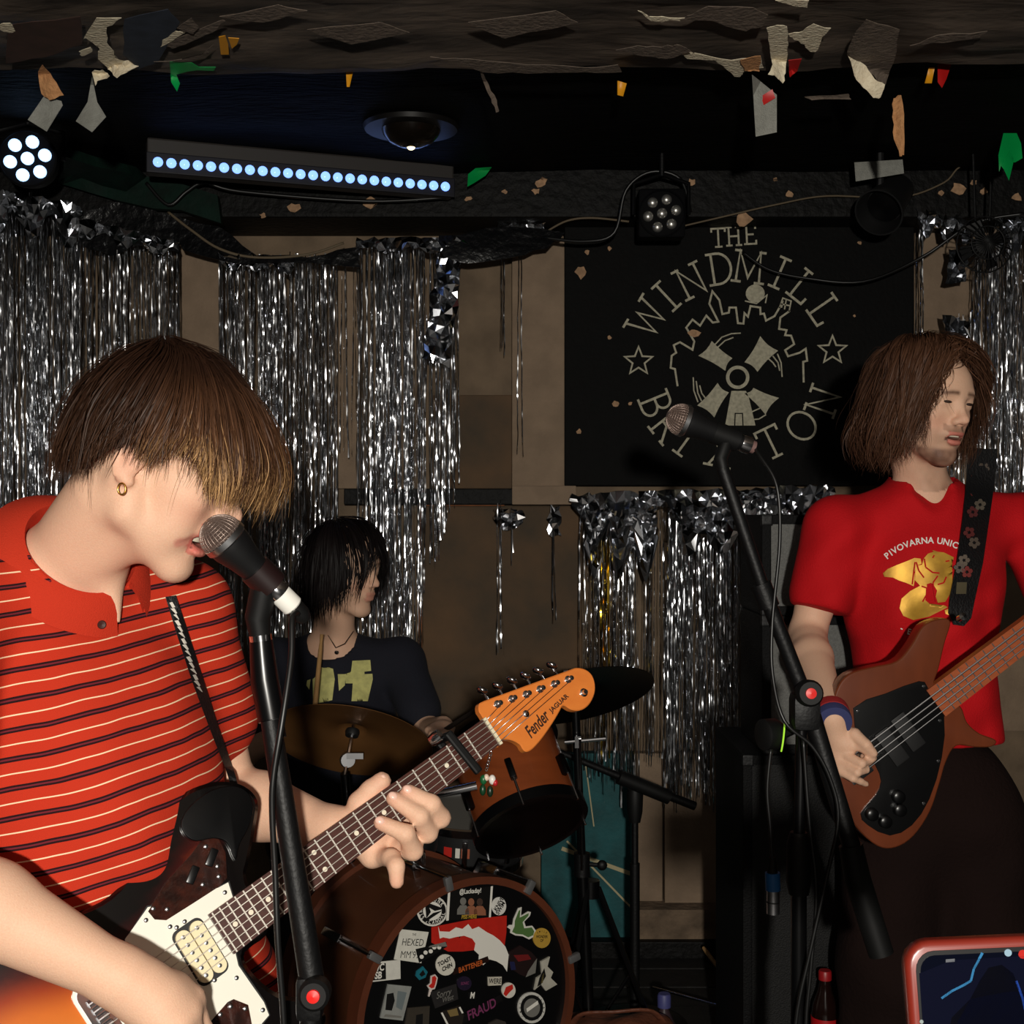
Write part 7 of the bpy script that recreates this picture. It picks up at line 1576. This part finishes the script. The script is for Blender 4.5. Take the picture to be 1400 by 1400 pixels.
for pts_, rs_ in FR + [([Sg(0, 0, 1)], [0])]:   # pink fingertips
    if len(pts_) > 1: m_ = np.exp(-(np.linalg.norm(V_ - pts_[-1], axis=1) / .012) ** 2)[:, None] * .5; C_ = C_ * (1 - m_) + BLUSH * m_
link_mesh('body', V_, Q_, M_skin, sp, angle=180, cols=C_)
for i, (f_, nrm_) in enumerate(((FR[4], np.array(GG.to_3x3() @ Vector((0, .3, 1)))),)):
    MB().ball(f_[0][-1] + nrm_ / np.linalg.norm(nrm_) * .0085, (.005, .003, .006), 10).build('thumbnail', mat('nail', (236, 190, 170), .3), sp)
for f_ in FR[:3]:
    ax_ = f_[0][-1] - f_[0][-2]; ax_ /= np.linalg.norm(ax_); wn = np.array(GG.to_3x3() @ Vector((0, 0, 1))); wn = wn - ax_ * (wn @ ax_); wn /= np.linalg.norm(wn)
    MB().ball((0, 0, 0), (.0062, .0052, .0022), 12, frame_m(Vector(f_[0][-1] + wn * .0094 + ax_ * .002), Vector(ax_), Vector(np.cross(wn, ax_)))).build('fingernail', mat('nail', (240, 196, 178), .3), sp)
tv = [(.055 + .034 * math.cos(a_), .034 * math.sin(a_)) for a_ in np.linspace(-1.35, 1.35, 15)]
mb = MB(); mb.add([tuple(sc + SR @ np.array((x * (1 if j < 2 else .93), y * (1 if j < 2 else .93), z))) for j, z in enumerate((-.0655, -.0525, -.0525, -.0655)) for x, y in tv], [(j * 15 + i, j * 15 + i + 1, ((j + 1) % 4) * 15 + i + 1, ((j + 1) % 4) * 15 + i) for j in range(4) for i in range(14)]); mb.build('teeth', M_teeth, sp)
e_ = sc + SR @ np.array((-.006, -.081, -.036)); MB().tube([e_ + np.array((math.cos(a_) * .0045, -.001, math.sin(a_) * .0066)) for a_ in np.linspace(0, 2 * math.pi, 21)], .0012, 8, caps=False).build('earring', M_gold, sp, angle=180)
# polo shirt with stripes
M_polo = bpy.data.materials.new('striped_polo_cotton'); M_polo.use_nodes = True
nt = M_polo.node_tree; N = nt.nodes; Lk = nt.links; bs = N['Principled BSDF']; bs.inputs['Roughness'].default_value = .9; bs.inputs['Specular IOR Level'].default_value = .2
at = N.new('ShaderNodeAttribute'); at.attribute_name = 'stripe'
tc = N.new('ShaderNodeTexCoord'); nz = N.new('ShaderNodeTexNoise'); nz.inputs['Scale'].default_value = 9; Lk.new(tc.outputs['Object'], nz.inputs['Vector'])
ad = N.new('ShaderNodeMath'); ad.operation = 'MULTIPLY_ADD'; ad.inputs[1].default_value = .28; Lk.new(nz.outputs['Fac'], ad.inputs[0]); Lk.new(at.outputs['Fac'], ad.inputs[2])
fr = N.new('ShaderNodeMath'); fr.operation = 'FRACT'; Lk.new(ad.outputs[0], fr.inputs[0])
rp = N.new('ShaderNodeValToRGB'); rp.color_ramp.interpolation = 'CONSTANT'; Lk.new(fr.outputs[0], rp.inputs['Fac'])
RDc = lin((190, 50, 28)) + [1]; BKc = lin((36, 14, 18)) + [1]; PUc = lin((112, 34, 44)) + [1]; WHc = lin((246, 214, 176)) + [1]
el = rp.color_ramp.elements; el[0].position = 0; el[0].color = RDc; el[1].position = .15; el[1].color = BKc
for p_, c_ in ((.222, PUc), (.278, BKc), (.35, RDc), (.725, WHc), (.772, RDc)): e = el.new(p_); e.color = c_
nz2 = N.new('ShaderNodeTexNoise'); nz2.inputs['Scale'].default_value = 900; nz2.inputs['Detail'].default_value = 2; Lk.new(tc.outputs['Object'], nz2.inputs['Vector'])
mx = N.new('ShaderNodeMix'); mx.data_type = 'RGBA'; mx.blend_type = 'MULTIPLY'; mx.inputs[0].default_value = .35; Lk.new(rp.outputs['Color'], mx.inputs[6]); Lk.new(nz2.outputs['Color'], mx.inputs[7])
Lk.new(rp.outputs['Color'], bs.inputs['Base Color'])
bpn = N.new('ShaderNodeBump'); bpn.inputs['Strength'].default_value = .25; bpn.inputs['Distance'].default_value = .002; Lk.new(nz2.outputs['Fac'], bpn.inputs['Height']); Lk.new(bpn.outputs['Normal'], bs.inputs['Normal'])
M_collar = mat('orange_red_collar', (192, 52, 30), .9, spec=.2, bump=(700, .3))
nr2 = np.array((.90, -.44, 0))
s_ = SDF((-.88, 1.32, .76), (-.26, 2.06, 1.46), .0048)
s_.ell(ch, (.132, .182, .215), Rt, .06); s_.cone(ch + np.array((.015, 0, -.1)), hipc + np.array((0, 0, -.03)), .138, .146, .06)
s_.ell(ch + nr * .045 + np.array((.01, 0, -.05)), (.10, .13, .16), Rt, .06)
s_.cone(nk - nA * .035, shL_, .066, .066, .05); s_.cone(nk - nA * .035, shR_, .066, .068, .05)
s_.cone(shL_, shL_ * .42 + elL_ * .58, .066, .069, .03); s_.cone(shR_, shR_ * .42 + elR_ * .58, .068, .074, .03)
s_.cone(nk - nA * .05, nk + nA * .012, .085, .074, .03)
s_.cone(nk - nA * .02, nk + nA * .12, .068, .075, .004, 's')
# open neck slit along the placket
f0, f1 = Sg(181, 772, 1.57), Sg(186, 846, 1.57)
for d_s in np.arange(1.44, 1.66, .02): s_.cone(Sg(181, 772, d_s), Sg(187, 848, d_s), .019, .002, .002, 's')
hemp = Sg(60, 1228, 1.6); s_.cut(hemp, (-.66, 0, -.75))
V_, Q_ = s_.mesh(2)
up_ = (nk - hipc) / np.linalg.norm(nk - hipc)
lo_ = sstep(1.12, 1.0, V_[:, 2]); fold = (vnoise(V_ * np.array((1, 1, .5)), 13) - .5) * .014 + np.sin((V_ @ np.array((.5, .2, .8))) * 70 + 5 * vnoise(V_, 7)) * .006 * lo_ + np.sin(V_ @ np.array((30, 24, 12)) + 4 * vnoise(V_, 4)) * .003
V_ = V_ + fold[:, None] * nr[None]
up_ = np.array((-.2, 0, .98)); stripe = (V_ @ up_) / .0330 + .25 * np.sin(V_[:, 0] * 9)
shirt_s = link_mesh('polo_shirt', V_, Q_, M_polo, sp, angle=180, attrs={'stripe': stripe})
VS = V_[(V_ - ch) @ nr > -.02]
# collar band
cC = np.array(nk) + nA * .040; nr2 = np.array((.90, -.44, 0)); e1 = nr2 - nA * (nr2 @ nA); e1 /= np.linalg.norm(e1); e2 = np.cross(nA, e1)
rows = []; nph = 44
for ph_ in np.linspace(math.radians(14), math.radians(346), nph):
    edge = math.exp(-((min(ph_, 2 * math.pi - ph_) - .25) / .35) ** 2)
    rr = [(.066, -.03), (.068, -.008), (.0715, .0), (.078, -.001), (.095 + .002 * edge, -.012 - .002 * edge), (.112 + .004 * edge, -.031 - .005 * edge), (.1095 + .004 * edge, -.034 - .005 * edge), (.093, -.016), (.076, -.008)]
    rows.append([cC + (e1 * math.cos(ph_) + e2 * math.sin(ph_)) * r_ + nA * h_ for r_, h_ in rr])
k_ = len(rows[0]); vs = [tuple(q) for r_ in rows for q in r_]; fs = [(i * k_ + j, i * k_ + j + 1, (i + 1) * k_ + j + 1, (i + 1) * k_ + j) for i in range(nph - 1) for j in range(k_ - 1)]
link_mesh('collar', vs, fs, M_collar, sp, angle=60)
for ph_b in (5.82,):
    q = Vector(cC + (e1 * math.cos(ph_b) + e2 * math.sin(ph_b)) * .104 - nA * .022); MB().lathe([(0, 0), (.0052, 0), (.0055, .0015), (.0045, .0025), (0, .002)], 16, axis_m(q, (.5, -.85, 0))).build('button', mat('dark_button', (60, 26, 20), .4), sp)
# strap across the chest
ribbon_px('strap_webbing', [(226, 816), (240, 862), (262, 930), (288, 1000), (308, 1050), (318, 1082, 1.60)], [(240, 814), (256, 862), (278, 930), (300, 1000), (318, 1050), (328, 1084, 1.60)], VS, M_strap, stp, .008, n=24)
for i in range(15):
    t = .02 + i * .033; L1 = [(228, 822), (262, 930)]; x = 233 + t * 80; y = 822 + t * 250
    ribbon_px('strap_pattern', [(x - 3 - i % 2, y - 3), (x + 1 + 2 * (i % 3), y + 4)], [(x + 1, y - 4), (x + 5, y + 3)], VS, mat('white_strap_thread', (226, 220, 208), .7), stp, .0115, n=1, th=.0008)
# hair
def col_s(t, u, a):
    dk = np.array(lin((40, 24, 16))); md = np.array(lin((86, 56, 36))); lt = np.array(lin((200, 156, 104)))  # lighter ends and fringe: partly hair colour, partly painted sheen
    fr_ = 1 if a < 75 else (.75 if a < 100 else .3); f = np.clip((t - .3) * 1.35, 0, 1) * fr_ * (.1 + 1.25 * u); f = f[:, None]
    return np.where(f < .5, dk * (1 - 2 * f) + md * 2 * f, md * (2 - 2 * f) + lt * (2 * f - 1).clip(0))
GS = [(0, [(-.045, 0, .148), (.02, 0, .151), (.072, 0, .126), (.113, 0, .096), (.147, 0, .053), (.156, 0, .006)]),
      (30, [(-.045, -.005, .148), (.012, -.03, .147), (.062, -.052, .121), (.101, -.066, .085), (.128, -.07, .043), (.130, -.066, -.002)]),
      (55, [(-.046, -.008, .147), (.002, -.045, .140), (.04, -.075, .108), (.068, -.090, .067), (.088, -.093, .03), (.098, -.086, -.006)]),
      (72, [(-.046, -.01, .146), (-.006, -.05, .136), (.02, -.082, .104), (.036, -.096, .07), (.044, -.098, .05), (.048, -.096, .036)]),
      (88, [(-.047, -.01, .146), (-.015, -.052, .133), (.002, -.084, .1), (.010, -.098, .062), (.014, -.1, .03), (.016, -.095, .0)]),
      (112, [(-.05, -.01, .145), (-.032, -.052, .131), (-.030, -.084, .096), (-.028, -.098, .056), (-.03, -.098, .028), (-.034, -.095, .004)]),
      (135, [(-.052, -.008, .145), (-.058, -.046, .122), (-.068, -.076, .084), (-.072, -.088, .038), (-.068, -.086, -.008), (-.06, -.08, -.046)]),
      (155, [(-.053, -.006, .144), (-.078, -.036, .114), (-.095, -.056, .074), (-.102, -.064, .03), (-.098, -.064, -.016), (-.088, -.06, -.056)]),
      (180, [(-.055, 0, .144), (-.086, 0, .106), (-.110, 0, .066), (-.120, 0, .02), (-.118, 0, -.022), (-.111, 0, -.062)])]
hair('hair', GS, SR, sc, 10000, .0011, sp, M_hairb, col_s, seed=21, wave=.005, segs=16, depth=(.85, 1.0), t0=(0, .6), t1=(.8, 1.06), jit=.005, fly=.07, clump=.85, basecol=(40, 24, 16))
# trousers and shoes
s_ = SDF((-.85, 1.35, .03), (-.1, 2.1, 1.02), .009)
s_.ell(hipc + np.array((-.02, 0, -.03)), (.14, .15, .15), None, .05)
for sx in (-1, 1): s_.chain([hipc + wv_ * sx * .08 + np.array((-.02, 0, -.08)), np.array((-.5, 1.78, .5)) + wv_ * sx * .1, np.array((-.52, 1.8, .1)) + wv_ * sx * .12], [.1, .088, .078], .04)
s_.cut((0, 0, .05), (0, 0, -1)); V_, Q_ = s_.mesh(2); link_mesh('trousers', V_, Q_, M_black, sp, angle=180)
for sx in (-1, 1):
    x0, y0 = (np.array((-.52, 1.8, 0)) + wv_ * sx * .12)[:2]; s2 = SDF((x0 - .15, y0 - .26, -.01), (x0 + .28, y0 + .14, .14), .007); s2.cone((x0 - .03, y0 + .02, .06), (x0 + .13, y0 - .12, .045), .052, .044, .02); s2.cut((0, 0, .008), (0, 0, -1)); v2, q2 = s2.mesh(1); link_mesh('shoe', v2, q2, M_black, sp)

# ---------------------------------------------------------------- singer's microphone and stand
KD = 1.50
g_, t_ = P(304, 734, KD), P(374, 803, KD + .03)
sm, SMm, SML = mic('microphone', 'vocal microphone at the singer mouth with white tape on its plug', g_, t_, rg=.0255)
MB().lathe([(.0130, SML - .004), (.0145, SML - .002), (.0145, SML + .010), (.0125, SML + .011)], 20, SMm).build('connector_ring', M_chrome, sm); MB().lathe([(.0125, SML + .01), (.0132, SML + .012), (.0132, SML + .032), (.0115, SML + .034)], 20, SMm).build('white_tape', mat('white_tape', (232, 230, 222), .6), sm); MB().lathe([(.0118, SML + .033), (.0112, SML + .048), (.007, SML + .056), (0, SML + .056)], 18, SMm).build('plug_boot', M_rubber, sm)
ss = thing('microphone_stand', 'black microphone stand with a red button in front of the singer', 'stand', (pxx(436, KD), KD, 0.01))
MB().tube([SMm @ Vector((0, 0, SML * .62)), SMm @ Vector((0, 0, SML * .97))], .0195, 18).build('mic_clip', mat('dark_red_black_clip', (30, 14, 14), .45), ss)
MB().tube([SMm @ Vector((0, 0, SML * .85)), P(352, 845, KD + .03), P(356, 872, KD + .03)], [.016, .015, .012], 12).build('clip_neck', M_rubber, ss)
MB().tube([P(356, 868, KD + .03), P(357, 876, KD + .03)], .0135, 16).build('thread_ring', M_chrome, ss)
MB().tube([P(357, 876, KD + .03), P(362, 930, KD + .03), P(372, 985, KD + .02)], [.0135, .0165, .0160], 14).build('upper_grip', M_blackgl, ss)
MB().tube([P(372, 980, KD + .02), P(378, 1010, KD + .015)], .012, 12).build('upper_tube', M_blackpl, ss)
MB().tube([P(370, 985, KD + .01), P(428, 1350, KD - .02)], [.0115, .0145], 14).build('boom_tube', M_blackpl, ss)
kb = P(429, 1361, KD - .05); MB().lathe([(0, -.03), (.015, -.03), (.0175, -.02), (.0175, 0), (.014, .004), (0, .004)], 22, axis_m(kb, (0, -1, .1))).build('clamp_knob', M_rubber, ss); MB().lathe([(0, .003), (.0075, .003), (.007, .007), (0, .008)], 18, axis_m(kb, (0, -1, .1))).build('red_button', mat('red_button_lit', (228, 26, 20), .4, emit=((255, 20, 10), .25)), ss)
MB().cbox(P(424, 1362, KD - .02), (.03, .03, .05), b=.008).build('boom_clamp', M_blackpl, ss); MB().tube([P(424, 1370, KD - .02), (pxx(436, KD), KD, .06)], .0125, 12).build('lower_tube', M_blackpl, ss)
for k in range(3):
    a_ = .4 + 2 * math.pi * k / 3; f_ = Vector((pxx(436, KD) + math.cos(a_) * .27, KD + math.sin(a_) * .27, .016)); o = MB().tube([(pxx(436, KD), KD, .09), f_], .009, 8).build('leg', M_blackpl, ss); MB().ball(f_, (.014, .014, .012), 10).build('rubber_foot', M_rubber, o)
bolt_cable([SMm @ Vector((0, 0, SML + .05)), P(400, 842, KD + .02), P(398, 900, KD - .0), P(386, 985, KD - .02), P(374, 1060, KD - .025), P(372, 1110, KD - .025), P(376, 1190, KD - .025), P(380, 1290, KD - .03), P(388, 1400, KD - .03), P(396, 1600, KD - .03)], .0038, M_cable, 'cable', 'black microphone cable hanging from the taped plug down the singer stand')
